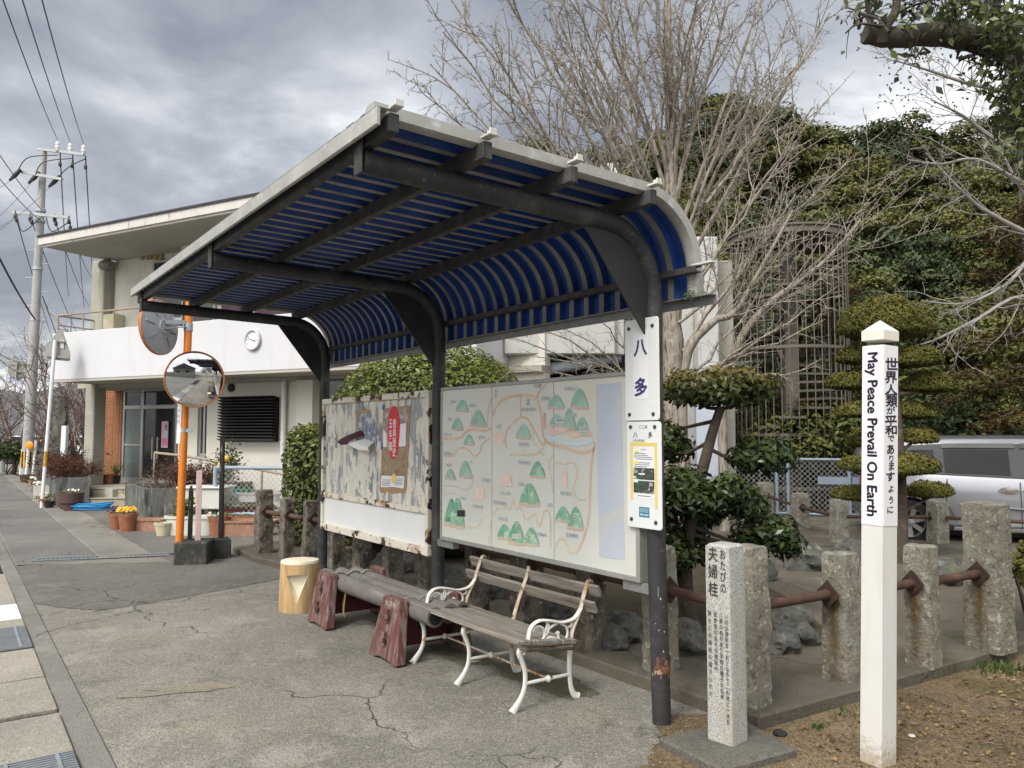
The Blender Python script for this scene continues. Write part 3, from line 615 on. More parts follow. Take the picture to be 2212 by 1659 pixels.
# rear rails: inner channel on the curve, lower edge angle
mb = MB(); zz = ZC+.03
mb.box(((T0+T1)/2, -.078, zz), (T1-T0, .05, .006)); mb.box(((T0+T1)/2, -.078, zz-.03), (T1-T0, .05, .006)); mb.box(((T0+T1)/2, -.054, zz-.015), (T1-T0, .005, .03)); rp = mb.build('purlin', K['purlin'], sh)
mb = MB(); mb.box((T0-.03, -.085, zz+.01), (.14, .04, .012)); mb.build('clip', K['clip'], rp)
mb = MB(); mb.box(((T0+T1)/2-.03, -.10, ZC-.135), (T1-T0+.10, .055, .006)); mb.box(((T0+T1)/2-.03, -.125, ZC-.16), (T1-T0+.10, .006, .05)); mb.build('lower_rail', K['dull_metal'], sh)
# light trim: front edge board, rolled trim on both ends
mb = MB(); zf = 0
mb.bar((T0+.0, 1.853, 2.885), (T1+.02, 1.853, 2.935), .020, .075); mb.bar((T0+.0, 1.83, 2.926), (T1+.02, 1.83, 2.976), .06, .006); mb.build('front_trim', K['flash'], sh, bevel=.004)
def edge_trim(te, sg):
    cs = [(.03, .0), (-.012, -.010), (-.035, -.004), (-.056, .014), (-.062, .034), (-.052, .050), (-.02, .054), (.03, .052)]
    mb = MB(); n = len(cs)
    P_, Nn = [(1.85, zr(1.85))]+prof[1:], nrm
    for p, q in zip(P_, Nn):
        for (dt, h) in cs: mb.v.append((te-sg*-dt if sg < 0 else te-dt, p[0]+q[0]*h, p[1]+q[1]*h))
    for i in range(len(P_)-1):
        for j in range(n):
            mb.f.append((i*n+j, i*n+(j+1) % n, (i+1)*n+(j+1) % n, (i+1)*n+j)); mb.m.append(0)
    mb.f.append(tuple(range(n))); mb.f.append(tuple((len(P_)-1)*n+j for j in range(n))); mb.m += [0, 0]
    mb.build('end_trim', K['flash'], sh, smooth=45)
edge_trim(T0+.075, -1); edge_trim(T1-.06, 1)
# ---------------------------------------------------------------- notice board (between middle and far post)
def boardframe(name, label, cat, t0, t1, z0, l):
    """board local axes: x to the viewer's right (toward the near post), y up the board, z toward the road"""
    return thing(name, label, cat, W(t1, l, z0), SROT)
def BX(x, y, z): return (-x, z, y)          # (right, up, out) -> shelter-aligned local
BM = Matrix(((-1, 0, 0, 0), (0, 0, 1, 0), (0, 1, 0, 0), (0, 0, 0, 1)))
RT, UPV, OUT = Vector((-1, 0, 0)), Vector((0, 0, 1)), Vector((0, 1, 0))
def bbox(mb, x0, x1, y0, y1, z0, z1):
    return mb.add([BX(x, y, z) for x in (x0, x1) for y in (y0, y1) for z in (z0, z1)], [(0, 1, 3, 2), (4, 6, 7, 5), (0, 4, 5, 1), (2, 3, 7, 6), (0, 2, 6, 4), (1, 5, 7, 3)])
nb_t0, nb_t1, nb_z0 = 2.45, 4.69, .60; NBW, NBH = nb_t1-nb_t0, 1.345
nb = boardframe('notice_board', 'old notice board with rust-flaked cream frame and peeling face', 'notice board', nb_t0, nb_t1, nb_z0, .03)
mb = MB(); bbox(mb, .04, NBW-.04, .38, NBH-.04, -.02, .004); mb.build('peeling_panel', K['peeled'], nb)
mb = MB(); bbox(mb, .04, NBW-.04, .04, .34, -.02, .006); mb.build('blank_panel', K['blank_white'], nb)
for nm, a in (('frame_rail', (0, NBW, NBH-.055, NBH, -.03, .035)), ('frame_rail', (0, NBW, 0, .065, -.03, .035)), ('frame_rail', (.045, NBW-.045, .335, .385, -.03, .03)), ('frame_stile', (0, .045, .065, NBH-.055, -.03, .033)), ('frame_stile', (NBW-.045, NBW, .065, NBH-.055, -.03, .033))):
    mb = MB(); bbox(mb, *a); mb.build(nm, K['rust_frame'], nb, bevel=.004)
# papers on the notice board (surveyed)
def on_board(px, py):                       # pixel in the survey zoom -> (right, up) on the notice board
    t, z = SP((1100+px/2.073)*.5486, (1400+py/2.073)*.5486, .035); return (nb_t1-t, z-nb_z0)
def poly_on(mb, pts, z): mb.add([BX(p[0], p[1], z) for p in pts], [tuple(range(len(pts)))]); return mb
po1 = thing('poster', 'torn curling photo poster on the left of the peeling notice board', 'poster', nb.location, SROT)
q = [on_board(*p) for p in [(640, 470), (745, 470), (778, 540), (800, 700), (790, 740), (650, 640)]]
mb = MB(); poly_on(mb, q, .0075); mb.build('photo_sheet', K['photo_print'], po1)
mb = MB(); q2 = [on_board(*p) for p in [(618, 450), (740, 440), (750, 470), (640, 474), (645, 560), (640, 600)]]; poly_on(mb, q2, .009); mb.build('tape_edge', K['tape'], po1)
# lower flap curls outward
def flap(name, base, tip, m, bulge, n=10):
    mb = MB(); vs = []
    for i in range(n+1):
        s = i/n
        for b_, t_ in zip(base, tip):
            x = b_[0]+(t_[0]-b_[0])*s; y = b_[1]+(t_[1]-b_[1])*s; vs.append(BX(x, y, .012+bulge*math.sin(s*PI*.62)))
    k = len(base)
    mb.add(vs, [(i*k+j, i*k+j+1, (i+1)*k+j+1, (i+1)*k+j) for i in range(n) for j in range(k-1)]); mb.build(name, m, po1, smooth=60)
flap('curled_back', [on_board(*p) for p in [(672, 610), (690, 625), (706, 650)]], [on_board(*p) for p in [(552, 705), (580, 730), (640, 722)]], K['maroon_paper'], .10)
flap('curled_flap', [on_board(*p) for p in [(700, 680), (735, 690), (780, 710)]], [on_board(*p) for p in [(625, 728), (720, 770), (808, 776)]], K['paper'], .09)
po2 = thing('poster', 'tall stained brown poster with a red oval title on the peeling notice board', 'poster', nb.location, SROT)
mb = MB(); poly_on(mb, [on_board(*p) for p in [(848, 432), (1072, 405), (1040, 1075), (1036, 1108), (1012, 1130), (985, 1118), (925, 1130), (880, 1112), (835, 1124), (815, 1095), (830, 980)]], .0075); mb.build('backing_tape', K['tape'], po2)
mb = MB(); poly_on(mb, [on_board(*p) for p in [(858, 452), (1055, 428), (1040, 750), (1010, 752), (1004, 745), (850, 748)]], .0095); mb.build('upper_photo', K['grey_paper'], po2)
mb = MB(); poly_on(mb, [on_board(*p) for p in [(846, 760), (1032, 752), (1026, 978), (838, 972)]], .0095); mb.build('lower_photo', K['tan_paper'], po2)
mb = MB(); poly_on(mb, [on_board(*p) for p in [(852, 600), (880, 640), (880, 745), (850, 745)]], .0105); poly_on(mb, [on_board(*p) for p in [(990, 560), (1040, 550), (1034, 740), (975, 742)]], .0105); mb.build('white_patch', K['paper'], po2)
mb = MB(); cx_, cy_ = on_board(938, 628); poly_on(mb, [(cx_+.115*math.cos(a)*(1+.06*math.sin(3*a)), cy_+.245*math.sin(a)*(1+.04*math.cos(2*a))) for a in [2*PI*i/40 for i in range(40)]], .0125); mb.build('red_oval', K['red_print'], po2)
mb = MB(); o_ = on_board(947, 556); text(mb, '徳島歴史', .088, BX(o_[0], o_[1], .0145), RT, UPV, bold=.012, vertical=True, gap=.95, squash=(.8, 1)); o_ = on_board(915, 556); text(mb, '玉手箱', .088, BX(o_[0], o_[1], .0145), RT, UPV, bold=.012, vertical=True, gap=1.15, squash=(.8, 1)); mb.build('title_lettering', K['paper'], po2)
mb = MB(); poly_on(mb, [on_board(*p) for p in [(838, 980), (1026, 986), (1022, 1086), (930, 1072), (832, 1075)]], .0115); mb.build('info_strip', K['paper'], po2)
mb = MB(); cx_, cy_ = on_board(940, 1005); poly_on(mb, [(cx_+.043*math.cos(a), cy_+.043*math.sin(a)) for a in [2*PI*i/24 for i in range(24)]], .0135); mb.build('yellow_dot', K['yellow'], po2)
mb = MB()
for (xa, xb, y) in [(848, 918, 1018), (846, 915, 1034), (844, 912, 1048), (960, 1014, 1010), (958, 1012, 1024), (944, 1012, 1040), (944, 1010, 1052), (842, 905, 1060)]:
    p, r_ = on_board(xa, y), on_board(xb, y); poly_on(mb, [(p[0], p[1]), (r_[0], r_[1]), (r_[0], r_[1]+.006), (p[0], p[1]+.006)], .0135)
mb.build('small_print', K['faint_ink'], po2)
mb = MB()
for pts in ([(848, 400), (864, 402), (858, 440), (842, 442)], [(832, 705), (846, 706), (844, 768), (832, 768)]): poly_on(mb, [on_board(*p) for p in pts], .012)
mb.build('blue_tape', K['blue_tape'], po2)
# ---------------------------------------------------------------- illustrated map board
mb_t0, mb_t1, mb_z0 = .075, 2.275, .755; MW, MH = mb_t1-mb_t0, 1.20; MF = .04
mp_ = boardframe('map_board', 'large faded illustrated map board with green mountains in an aluminium frame', 'map board', mb_t0, mb_t1, mb_z0, 0)
mb = MB(); bbox(mb, .012, MW-.012, .012, MH-.012, -.05, MF); mb.build('panel', K['map_white'], mp_)
for a in ((0, MW, MH-.026, MH, -.055, MF+.012), (0, MW, 0, .03, -.055, MF+.012), (0, .014, .03, MH-.026, -.055, MF+.012), (MW-.03, MW, .03, MH-.026, -.055, MF+.012)):
    mb = MB(); bbox(mb, *a); mb.build('frame_bar', K['alu'], mp_, bevel=.003)
for a in ((-.10, .16), (MW-.16, MW+.12)): mb = MB(); bbox(mb, *a, -.06, -.002, -.03, .03); mb.build('support_bracket', K['dull_metal'], mp_, bevel=.003)
def on_map(px, py):
    t, z = SP((1700+px/1.843)*.5486, (1400+py/1.843)*.5486, MF); return (mb_t1-t, z-mb_z0)
class Lay:
    n = 0
def mpoly(pts, m, name, z): 
    mb = MB()
    for p in pts: poly_on(mb, p, MF+z)
    return mb.build(name, m, mp_)
mb = MB()
for x in (436, 886):
    a, b = on_map(x, 215), on_map(x+2, 1440); xx = (a[0]+b[0])/2; bbox(mb, xx-.002, xx+.002, .032, MH-.03, MF-.001, MF+.0015)
mb.build('panel_joint', K['faint_ink'], mp_)
mpoly([[on_map(*p) for p in [(1192, 208), (1375, 196), (1402, 1486), (1218, 1460)]]], K['map_blue'], 'title_strip', .0015)
def road(pts, w, m, z=.002):
    pp = [on_map(*p) for p in pts]; sp = smoothpath([(p[0], p[1], 0) for p in pp], 5); mb = MB(); mb.ribbon([(p.x, p.y) for p in sp], w, BM @ Matrix.Translation((0, 0, MF+z))); return mb
mbo = MB()
for pts, w in [([(440, 440), (470, 370), (520, 320), (600, 294), (700, 290), (755, 310), (780, 370), (795, 460), (805, 560), (830, 620), (880, 650), (980, 672), (1060, 700), (1120, 700), (1185, 680)], .022), ([(765, 310), (775, 270), (810, 230), (850, 185)], .016), ([(643, 290), (645, 440)], .014), ([(85, 600), (200, 600), (260, 545), (330, 540), (400, 545), (428, 520)], .02), ([(540, 670), (540, 560), (580, 500), (640, 450), (690, 455), (730, 520), (800, 640), (830, 620)], .014), ([(85, 728), (150, 728), (200, 672), (260, 680), (310, 730), (350, 700), (370, 640), (425, 600)], .012), ([(1185, 630), (1160, 790), (1150, 980), (1140, 1170), (1110, 1300), (1060, 1420)], .018), ([(430, 215), (436, 300), (410, 400), (405, 520)], .012)]:
    r_ = road(pts, w, None); mbo.add(r_.v, r_.f)
mbo.build('road_lines', K['map_orange'], mp_)
mby = MB()
for pts, w in [([(415, 1380), (430, 1200), (470, 1120), (520, 1100), (570, 1110), (590, 1045), (610, 1110), (650, 1110), (680, 1190), (720, 1170), (750, 1150), (780, 1240), (820, 1130), (860, 1170), (862, 1390)], .016), ([(895, 1400), (930, 1330), (970, 1350), (1000, 1430), (1060, 1420)], .018), ([(880, 720), (850, 790), (870, 900), (880, 1000)], .013), ([(900, 770), (960, 790), (1030, 780), (1060, 850), (1030, 960), (1060, 1040), (1120, 1045)], .010), ([(565, 718), (760, 715), (830, 630)], .012), ([(85, 950), (160, 945), (240, 975), (290, 940), (300, 860)], .009), ([(90, 1020), (120, 1000), (170, 1000)], .009), ([(240, 1245), (330, 1245), (360, 1180)], .009), ([(740, 520), (740, 620), (790, 700), (850, 760)], .010)]:
    r_ = road(pts, w, None, .0017); mby.add(r_.v, r_.f)
mby.build('pale_road_lines', K['map_yellow'], mp_)
def hill(cx, top, bot, w, split=.12):
    h = bot-top
    body = [on_map(cx-w*.5, bot-h*.02), on_map(cx-w*.40, bot-h*.40), on_map(cx-w*.20, bot-h*.82), on_map(cx-w*.08, top+h*.03), on_map(cx+w*.06, top+h*.02), on_map(cx+w*.22, bot-h*.78), on_map(cx+w*.38, bot-h*.38), on_map(cx+w*.5, bot)]
    foot = [on_map(cx-w*.5, bot+h*.14), on_map(cx-w*.5, bot-h*.02), on_map(cx+w*.5, bot), on_map(cx+w*.52, bot+h*.16)]
    return body, foot
SLOPE1, SLOPE2 = mat('lighter green print', (.33, .50, .41), .7, .12, 9), mat('fresh green print', (.27, .46, .33), .7, .2, 12, [((.5, .64, .48), 18, .52, .6)])
hl = [(222, 318, 395, 95), (188, 450, 530, 85), (338, 395, 500, 118), (905, 285, 372, 125), (1075, 238, 365, 130), (668, 495, 590, 112), (910, 425, 500, 110), (998, 382, 520, 110), (1095, 445, 555, 105), (272, 570, 640, 78), (247, 760, 870, 95), (136, 820, 890, 75)]
hs = [(770, 765, 870, 115), (712, 925, 1068, 150), (955, 1092, 1190, 115), (1045, 1095, 1240, 120), (530, 1222, 1318, 110), (618, 1200, 1348, 125), (725, 1245, 1362, 115), (145, 1035, 1210, 105), (190, 1030, 1220, 100)]
for nm, li, m in (('mountain_print', hl, K['map_green']), ('mountain_print', hs, K['map_green2'])):
    for i, h in enumerate(li):
        b_, f_ = hill(*h); mm = mpoly([b_], m, nm, .0033+.00012*(i % 5)); ft = mpoly([f_], K['map_pink'] if li is hl else K['map_orange'], 'foot_print', .0034+.00012*(i % 5)); ft.parent = mm
        cx, tp_y, bt_y, ww = h; b2_, f2_ = hill(cx+ww*.17, tp_y+(bt_y-tp_y)*.42, bt_y+(bt_y-tp_y)*.10, ww*.56); sl = mpoly([b2_], SLOPE1 if li is hl else SLOPE2, 'slope_print', .0041+.00012*(i % 5)); sl.parent = mm; f3 = mpoly([f2_], K['map_pink'] if li is hl else K['map_orange'], 'foot_print', .0042+.00012*(i % 5)); f3.parent = mm
mpoly([[on_map(*p) for p in [(830, 555), (900, 595), (1000, 625), (1100, 625), (1180, 600), (1165, 640), (1060, 660), (940, 645), (860, 610)]]], K['map_water'], 'water_print', .0028)
rb = random.Random(5); bl = []
for i in range(26):
    x = 840+i*12.6; y = 545+12*math.sin(i*.5)+i*1.3; p = on_map(x, y); bl.append([(p[0]+.012*math.cos(a), p[1]+.02*math.sin(a)+.008*rb.random()) for a in [2*PI*k/9 for k in range(9)]])
mpoly(bl, K['map_blossom'], 'blossom_print', .0042)
mpoly([[on_map(*p) for p in [(810, 413), (828, 415), (826, 530), (806, 528)]]], K['map_pink'], 'marker_print', .004)
[mpoly([[on_map(*p) for p in q]], K['map_white'], 'name_plate_print', .0052) for q in ([(898, 455), (968, 455), (968, 490), (898, 490)], [(1075, 515), (1140, 515), (1140, 550), (1075, 550)], [(588, 1293), (650, 1293), (650, 1328), (588, 1328)])]
mpoly([[on_map(*p) for p in [(188, 1122), (243, 1122), (243, 1170), (188, 1168)]]], K['ink'], 'dark_plate_print', .0045)
[mpoly([[on_map(*p) for p in q]], K['map_blossom'], 'shrine_print', .003) for q in ([(448, 585), (490, 545), (530, 585), (525, 645), (455, 645)], [(500, 880), (540, 845), (580, 880), (585, 950), (490, 950)], [(320, 960), (380, 950), (390, 1040), (310, 1050)], [(955, 850), (968, 815), (985, 850), (990, 960), (955, 960)])]
tb, tp, tw = MB(), MB(), MB()
def mtext(mbx, s_, px, py, size, vert=False, sq=(1, 1)):
    a = on_map(px, py); text(mbx, s_, size, BX(a[0], a[1], MF+.0062), RT, UPV, vertical=vert, squash=sq, gap=1.05)
mtext(tb, '文', 702, 338, .052); mtext(tb, '至渋野', 772, 222, .028); mtext(tb, '八幡神社', 933, 472, .024); mtext(tb, '金比羅', 1107, 532, .024); mtext(tb, '三十八社', 620, 1310, .022); mtext(tb, '大宝輪寺', 800, 1298, .026); mtext(tb, '立岩神社', 1022, 1305, .03); mtext(tb, '至渋野', 470, 252, .022, True)
for s_, x, y in (('中津峰山', 1008, 240), ('甘露園', 826, 312), ('愛宕山', 160, 335), ('龍王山', 300, 362), ('城山', 135, 460), ('宇母理神社', 675, 778), ('阿瀬山', 658, 935), ('犬飼農村舞台', 705, 392), ('車塚神社', 672, 645), ('五滝', 862, 1085), ('森林公園', 520, 1185), ('龍泉寺', 130, 795), ('八多小学校', 535, 1000), ('天王神社', 395, 905), ('農村舞台', 978, 1000), ('徳円寺', 365, 595), ('五滝山', 232, 1035), ('祇園', 490, 515), ('至宮ヶ谷', 118, 572), ('至飯谷町', 118, 712), ('多家良八幡', 335, 1095), ('笹尾峠展望台', 500, 1070), ('滝', 290, 775), ('城', 1045, 432)):
    mtext(tp, s_, x, y, .029)
for s_, x, y, z_ in (('卍', 712, 1305, .05), ('开', 618, 1240, .05), ('开', 322, 440, .05), ('开', 668, 545, .05), ('开', 780, 832, .045), ('开', 1045, 1170, .05), ('开', 990, 530, .04), ('开', 136, 855, .032)): mtext(tw, s_, x, y, z_)
mtext(tw, '現在地', 817, 432, .022, True)
tb.build('map_lettering', K['faint_ink'], mp_); tp.build('faded_lettering', K['pale_ink'], mp_); tw.build('symbol_print', K['map_white'], mp_)
# ---------------------------------------------------------------- bus stop plates on the near post
def plate(name, label, cat, t0, t1, z0, z1, l):
    o = thing(name, label, cat, W(t1, l, z0), SROT); w, h = t1-t0, z1-z0; pts = []
    for cx, cy, a0 in ((.02, .02, PI), (w-.02, .02, 1.5*PI), (w-.02, h-.02, 0), (.02, h-.02, PI/2)):
        for k in range(5): a = a0+PI/2*k/4; pts.append((cx+.02*math.cos(a), cy+.02*math.sin(a)))
    mb = MB(); mb.prism(pts, 0, .006, BM); pl = mb.build('plate', K['white_panel'], o, bevel=.0015)
    return o, w, h
SL = .062
s1, w1, h1 = plate('bus_stop_sign', 'white bus stop plate with two large navy characters, upper of two on the near post', 'sign', -.105, .160, 1.666, 2.243, SL)
def disc(mb, x, y, r, z, h=.004): mb.lathe([(r, 0), (r, h*.6), (r*.7, h)], 14, (0, 0, 0), BM @ Matrix.Translation((x, y, z)))
for o, w, h in ((s1, w1, h1),):
    for x, y in ((.035, .035), (w-.045, .035), (.035, h-.05), (w-.045, h-.05)):
        mb = MB(); disc(mb, x, y, .011, .006, .008); mb.build('bolt', K['bolt'], o, smooth=50)
mb = MB(); heavy(mb, '八', .105, BX(w1*.5-.005, h1-.165, .0095), RT, UPV, .0028, OUT); heavy(mb, '多', .108, BX(w1*.5-.005, h1-.39, .0095), RT, UPV, .0028, OUT); mb.build('lettering', K['navy'], s1)
mb = MB(); bbox(mb, .07, .18, .12, .51, .006, .0072); mb.build('name_film', mat('clear white film', (.78, .78, .79), .3, .02), s1)
s2, w2, h2 = plate('timetable_plate', 'white timetable plate with taped notice, lower of two on the near post', 'sign', -.115, .152, 1.066, 1.660, SL)
for x, y in ((.035, h2-.03), (w2-.045, h2-.03), (.035, .045), (w2-.045, .04)):
    mb = MB(); disc(mb, x, y, .011, .006, .008); mb.build('bolt', K['bolt'], s2, smooth=50)
mb = MB(); text(mb, 'ここは', .022, BX(w2*.5, h2-.03, .008), RT, UPV, bold=.01); text(mb, '八', .036, BX(w2*.27, h2-.075, .008), RT, UPV, bold=.01); text(mb, '多', .036, BX(w2*.70, h2-.075, .008), RT, UPV, bold=.01); mb.build('lettering', K['navy'], s2)
mb = MB(); text(mb, 'つぎは多家良', .016, BX(w2*.36, h2-.107, .008), RT, UPV); mb.build('small_lettering', K['ink'], s2)
nt_ = thing('notice_sheet', 'white notice with highlighted lines and street photos, yellow tape round it, on lower plate', 'notice', W(.152, SL+.0062, 1.066), SROT)
x0, x1, y0, y1 = .045, .225, .165, .465
mb = MB(); bbox(mb, x0, x1, y0, y1, 0, .001); mb.build('sheet', K['paper'], nt_)
mb = MB(); bbox(mb, x0-.014, x1+.012, y1-.008, y1+.012, 0, .0018); bbox(mb, x0-.014, x0+.006, y0-.01, y1-.008, 0, .0018); bbox(mb, x1-.006, x1+.012, y0-.05, y1-.008, 0, .0018); mb.build('yellow_tape', K['yellow'], nt_)
mb = MB(); bbox(mb, x0+.01, x1-.01, y0+.105, y0+.17, .001, .002); bbox(mb, x0+.01, x1-.01, y0+.03, y0+.098, .001, .002); mb.build('photo_print', K['photo_dark'], nt_)
mb = MB(); rr_ = random.Random(8)
for k in range(12):
    yy = y1-.028-k*.0105
    if k in (1, 6): continue
    a = x0+.012+rr_.uniform(0, .02) if k else x0+.07; b = x1-rr_.uniform(.012, .08) if k else x1-.07; bbox(mb, a, b, yy-.002, yy+.002, .001, .0018)
bbox(mb, x0+.04, x1-.04, y0+.012, y0+.017, .001, .0018); mb.build('print', K['faint_ink'], nt_)
mb = MB(); bbox(mb, x0+.02, x0+.055, y1-.045, y1-.035, .001, .0022); bbox(mb, x0+.012, x0+.052, y1-.105, y1-.094, .001, .0022); mb.build('highlight', K['hilite'], nt_)
mb = MB(); bbox(mb, x0+.05, x0+.10, y0+.132, y0+.140, .001, .0026); bbox(mb, x0+.01, x0+.045, y0+.088, y0+.106, .001, .0026); bbox(mb, x0+.01, x0+.03, y0+.112, y0+.12, .001, .0026); mb.build('caption_box', K['paper'], nt_)
st = thing('sticker', 'small teal sticker with white lettering at the foot of the timetable plate', 'sticker', W(.152, SL+.0062, 1.066), SROT)
mb = MB(); bbox(mb, .095, .175, .062, .118, 0, .0012); mb.build('film', K['teal'], st)
mb = MB(); bbox(mb, .175, .210, .062, .113, 0, .001); mb.build('paper_tab', K['paper'], st)
mb = MB(); bbox(mb, .105, .125, .071, .081, .0012, .002); bbox(mb, .13, .168, .072, .079, .0012, .002)
for k in range(4): bbox(mb, .10, .168, .0895+k*.006, .0915+k*.006, .0012, .002)
mb.build('print', K['map_water'], st)
# ---------------------------------------------------------------- white iron bench
bn = thing('park_bench', 'old park bench with scrolled white iron frames and silvered wooden slats', 'bench', W(1.19, .34), SROT)
BO = (1.19, .34)
def bl_(l): return l-BO[1]
ARM = {'top': [(.042, .526), (.089, .477), (.143, .461), (.206, .461), (.259, .475), (.312, .487), (.368, .492), (.41, .478), (.435, .452), (.444, .42), (.452, .382)],
 'a': [(.303, .476), (.316, .434), (.325, .409)], 'front': [(.419, .443), (.385, .461), (.351, .454), (.329, .43), (.329, .393), (.364, .372), (.406, .375)],
 'mid': [(.312, .477), (.294, .451), (.303, .419), (.325, .392)], 'branch': [(.316, .418), (.268, .448), (.224, .458)],
 'rear': [(.238, .406), (.22, .4), (.222, .382), (.205, .352), (.171, .352), (.150, .385), (.160, .426), (.202, .452)], 'rear2': [(.225, .366), (.286, .386), (.338, .368)],
 'hook': [(.121, .457), (.121, .43), (.148, .424)], 'base': [(.45, .375), (.364, .358), (.277, .345), (.189, .338), (.118, .345)]}
STEM = [(.128, .318), (.112, .40), (.075, .47), (.042, .53), (.018, .60), (-.012, .67), (-.03, .683), (-.046, .672)]
LEGF = [(.505, .352), (.512, .325), (.492, .280), (.470, .214), (.473, .131), (.498, .075), (.535, .03), (.562, .0)]
LEGR = [(.128, .318), (.135, .223), (.135, .142), (.124, .065), (.104, .022), (.075, .0)]
def pth(p, x, n=6): return smoothpath([(x, bl_(a), z) for a, z in p], n)
for x in (-.60, 0., .585):
    mb = MB(); P = pth(LEGF, x); k = len(P); mb.tube(P, [.017-.004*math.sin(PI*i/(k-1))+(.010*(i/(k-1))**6) for i in range(k)], 10, flat=(.75, 1.15)); mb.tube(smoothpath([(x, bl_(.505), .352), (x, bl_(.475), .345), (x, bl_(.478), .32), (x, bl_(.495), .318)], 4), .008, 6); mb.build('front_leg', K['iron_white'], bn, smooth=60)
    mb = MB(); P = pth(LEGR, x); k = len(P); mb.tube(P, [.017-.003*math.sin(PI*i/(k-1))+(.009*(i/(k-1))**6) for i in range(k)], 10, flat=(.75, 1.15)); mb.build('rear_leg', K['iron_white'], bn, smooth=60)
    mb = MB(); mb.tube([(x, bl_(.466), .15), (x, bl_(.138), .145)], .0105, 10); mb.lathe([(0, -.018), (.012, -.016), (.021, -.006), (.021, .006), (.012, .016), (0, .018)], 12, (x, bl_(.30), .148), Matrix.Rotation(PI/2, 4, 'X')); mb.build('stretcher', K['iron_white'], bn, smooth=60)
    mb = MB(); P = pth(STEM, x, 5)
    if x == 0.: P = pth([(.128, .318), (.105, .40), (.065, .50), (.03, .575), (-.005, .655), (-.008, .69)], x, 5)
    mb.tube(P, [.013]*len(P), 8, flat=(1.25, .8)); mb.build('back_stem', K['iron_rust'], bn, smooth=60)
    mb = MB(); mb.bar((x, bl_(.51), .343), (x, bl_(.12), .312), .02, .014); mb.build('seat_bearer', K['iron_rust'], bn)
for x in (-.60, .585):
    mb = MB(); P = pth(ARM['top'], x); mb.tube(P, .0125, 9, flat=(1.3, .75))
    for k_, r_ in (('a', .007), ('front', .0085), ('mid', .008), ('branch', .008), ('rear', .0085), ('rear2', .0075), ('hook', .0075), ('base', .0085)): P = pth(ARM[k_], x); n_ = len(P); mb.tube(P, [r_*(.8+.25*math.sin(PI*i/(n_-1))) for i in range(n_)], 7)
    for pz in ((.225, .402), (.414, .445)): mb.lathe([(0, -.012), (.012, -.006), (.012, .006), (0, .012)], 8, (x, bl_(pz[0]), pz[1]))
    mb.build('armrest', K['iron_white'], bn, smooth=60)
mb = MB(); mb.tube([(-.60, bl_(.30), .148), (0, bl_(.30), .150), (.585, bl_(.30), .148)], .0075, 8); mb.build('long_stretcher', K['iron_rust'], bn, smooth=60)
rs_ = random.Random(4)
def plank(mb, a, b, w, h, n=14, jit=.0025, seed=0, tilt=0., rot_end=False):
    r = random.Random(seed); a, b = Vector(a), Vector(b); ct, st_ = math.cos(tilt), math.sin(tilt); rows = []
    for i in range(n+1):
        s = i/n; c = a+(b-a)*s; sg = .004*math.sin(s*PI)
        ww = w*(1+r.uniform(-.03, .03)); row = []
        for (u, v) in ((-.5, -.5), (.5, -.5), (.5, .5), (-.5, .5)):
            y, z = u*ww+r.uniform(-jit, jit), v*h+r.uniform(-jit, jit)-sg
            row.append((c.x, c.y+y*ct-z*st_, c.z+y*st_+z*ct))
        rows.append(row)
    vs = [v for row in rows for v in row]; fs = []
    for i in range(n):
        for j in range(4): fs.append((i*4+j, i*4+(j+1) % 4, (i+1)*4+(j+1) % 4, (i+1)*4+j))
    fs += [(3, 2, 1, 0), (n*4, n*4+1, n*4+2, n*4+3)]
    mb.add(vs, fs)
tl = math.atan2(.05, .40)
for i in range(4):
    l = .175+i*.108; z = .338+(l-.12)*math.tan(tl)+.008
    mb = MB(); plank(mb, (-.655+(.012*i % .02), bl_(l), z), (.645-.01*(i % 2), bl_(l), z), .103, .026, 18, .0018, i, tl); mb.build('seat_slat', K['weather_wood'], bn, bevel=.003)
mb = MB(); plank(mb, (-.672, bl_(.33), .336), (-.645, bl_(.33), .336), .36, .012, 6, .006, 91, tl); mb.build('rotten_end', K['rot_wood'], bn)
for i, (l, z, ta) in enumerate(((-.022, .632, 1.17), (.012, .540, 1.17))):
    mb = MB(); plank(mb, (-.70, bl_(l), z), (.735, bl_(l), z), .072, .024, 16, .0015, 20+i, ta); sl = mb.build('back_slat', K['weather_wood'], bn, bevel=.003)
    mb = MB(); mb.box((0, bl_(l)+.017, z+.0), (.022, .014, .022)); mb.build('bolt_boss', K['iron_rust'], sl, bevel=.003)
mb = MB(); mb.add([(-.09, bl_(-.0085), .655), (-.045, bl_(-.0085), .648), (-.035, bl_(-.0115), .636), (-.06, bl_(-.0115), .632), (-.085, bl_(-.0115), .640)], [(0, 1, 2, 3, 4)]); mb.build('paint_chip', K['white_paint'], sl)
# ---------------------------------------------------------------- bamboo seat on trestles
bb = thing('bamboo_bench', 'low bench of grey bamboo culms roped onto two faded red wooden trestles', 'bench', W(2.55, .5), SROT)
def culm(x0, x1, y, z, r, seed):
    rr = random.Random(seed); mb = MB(); pts, rad_ = [], []; x = x0; nxt = x0+.02
    nodes = []
    while nxt < x1: nodes.append(nxt); nxt += rr.uniform(.19, .25)
    xs = sorted(set([x0, x1]+[n_+d for n_ in nodes for d in (-.012, -.004, 0, .004, .012) if x0 <= n_+d <= x1]+[x0+(x1-x0)*i/24 for i in range(25)]))
    for x in xs:
        b_ = min([abs(x-n_) for n_ in nodes]); pts.append((x, y+.004*math.sin(x*3+seed), z+.004*math.cos(x*2.3+seed))); rad_.append(r*(1+(.022 if b_ < .005 else (-.012 if b_ < .013 else 0))))
    mb.tube(pts, rad_, 18, flat=(1, 1)); return mb
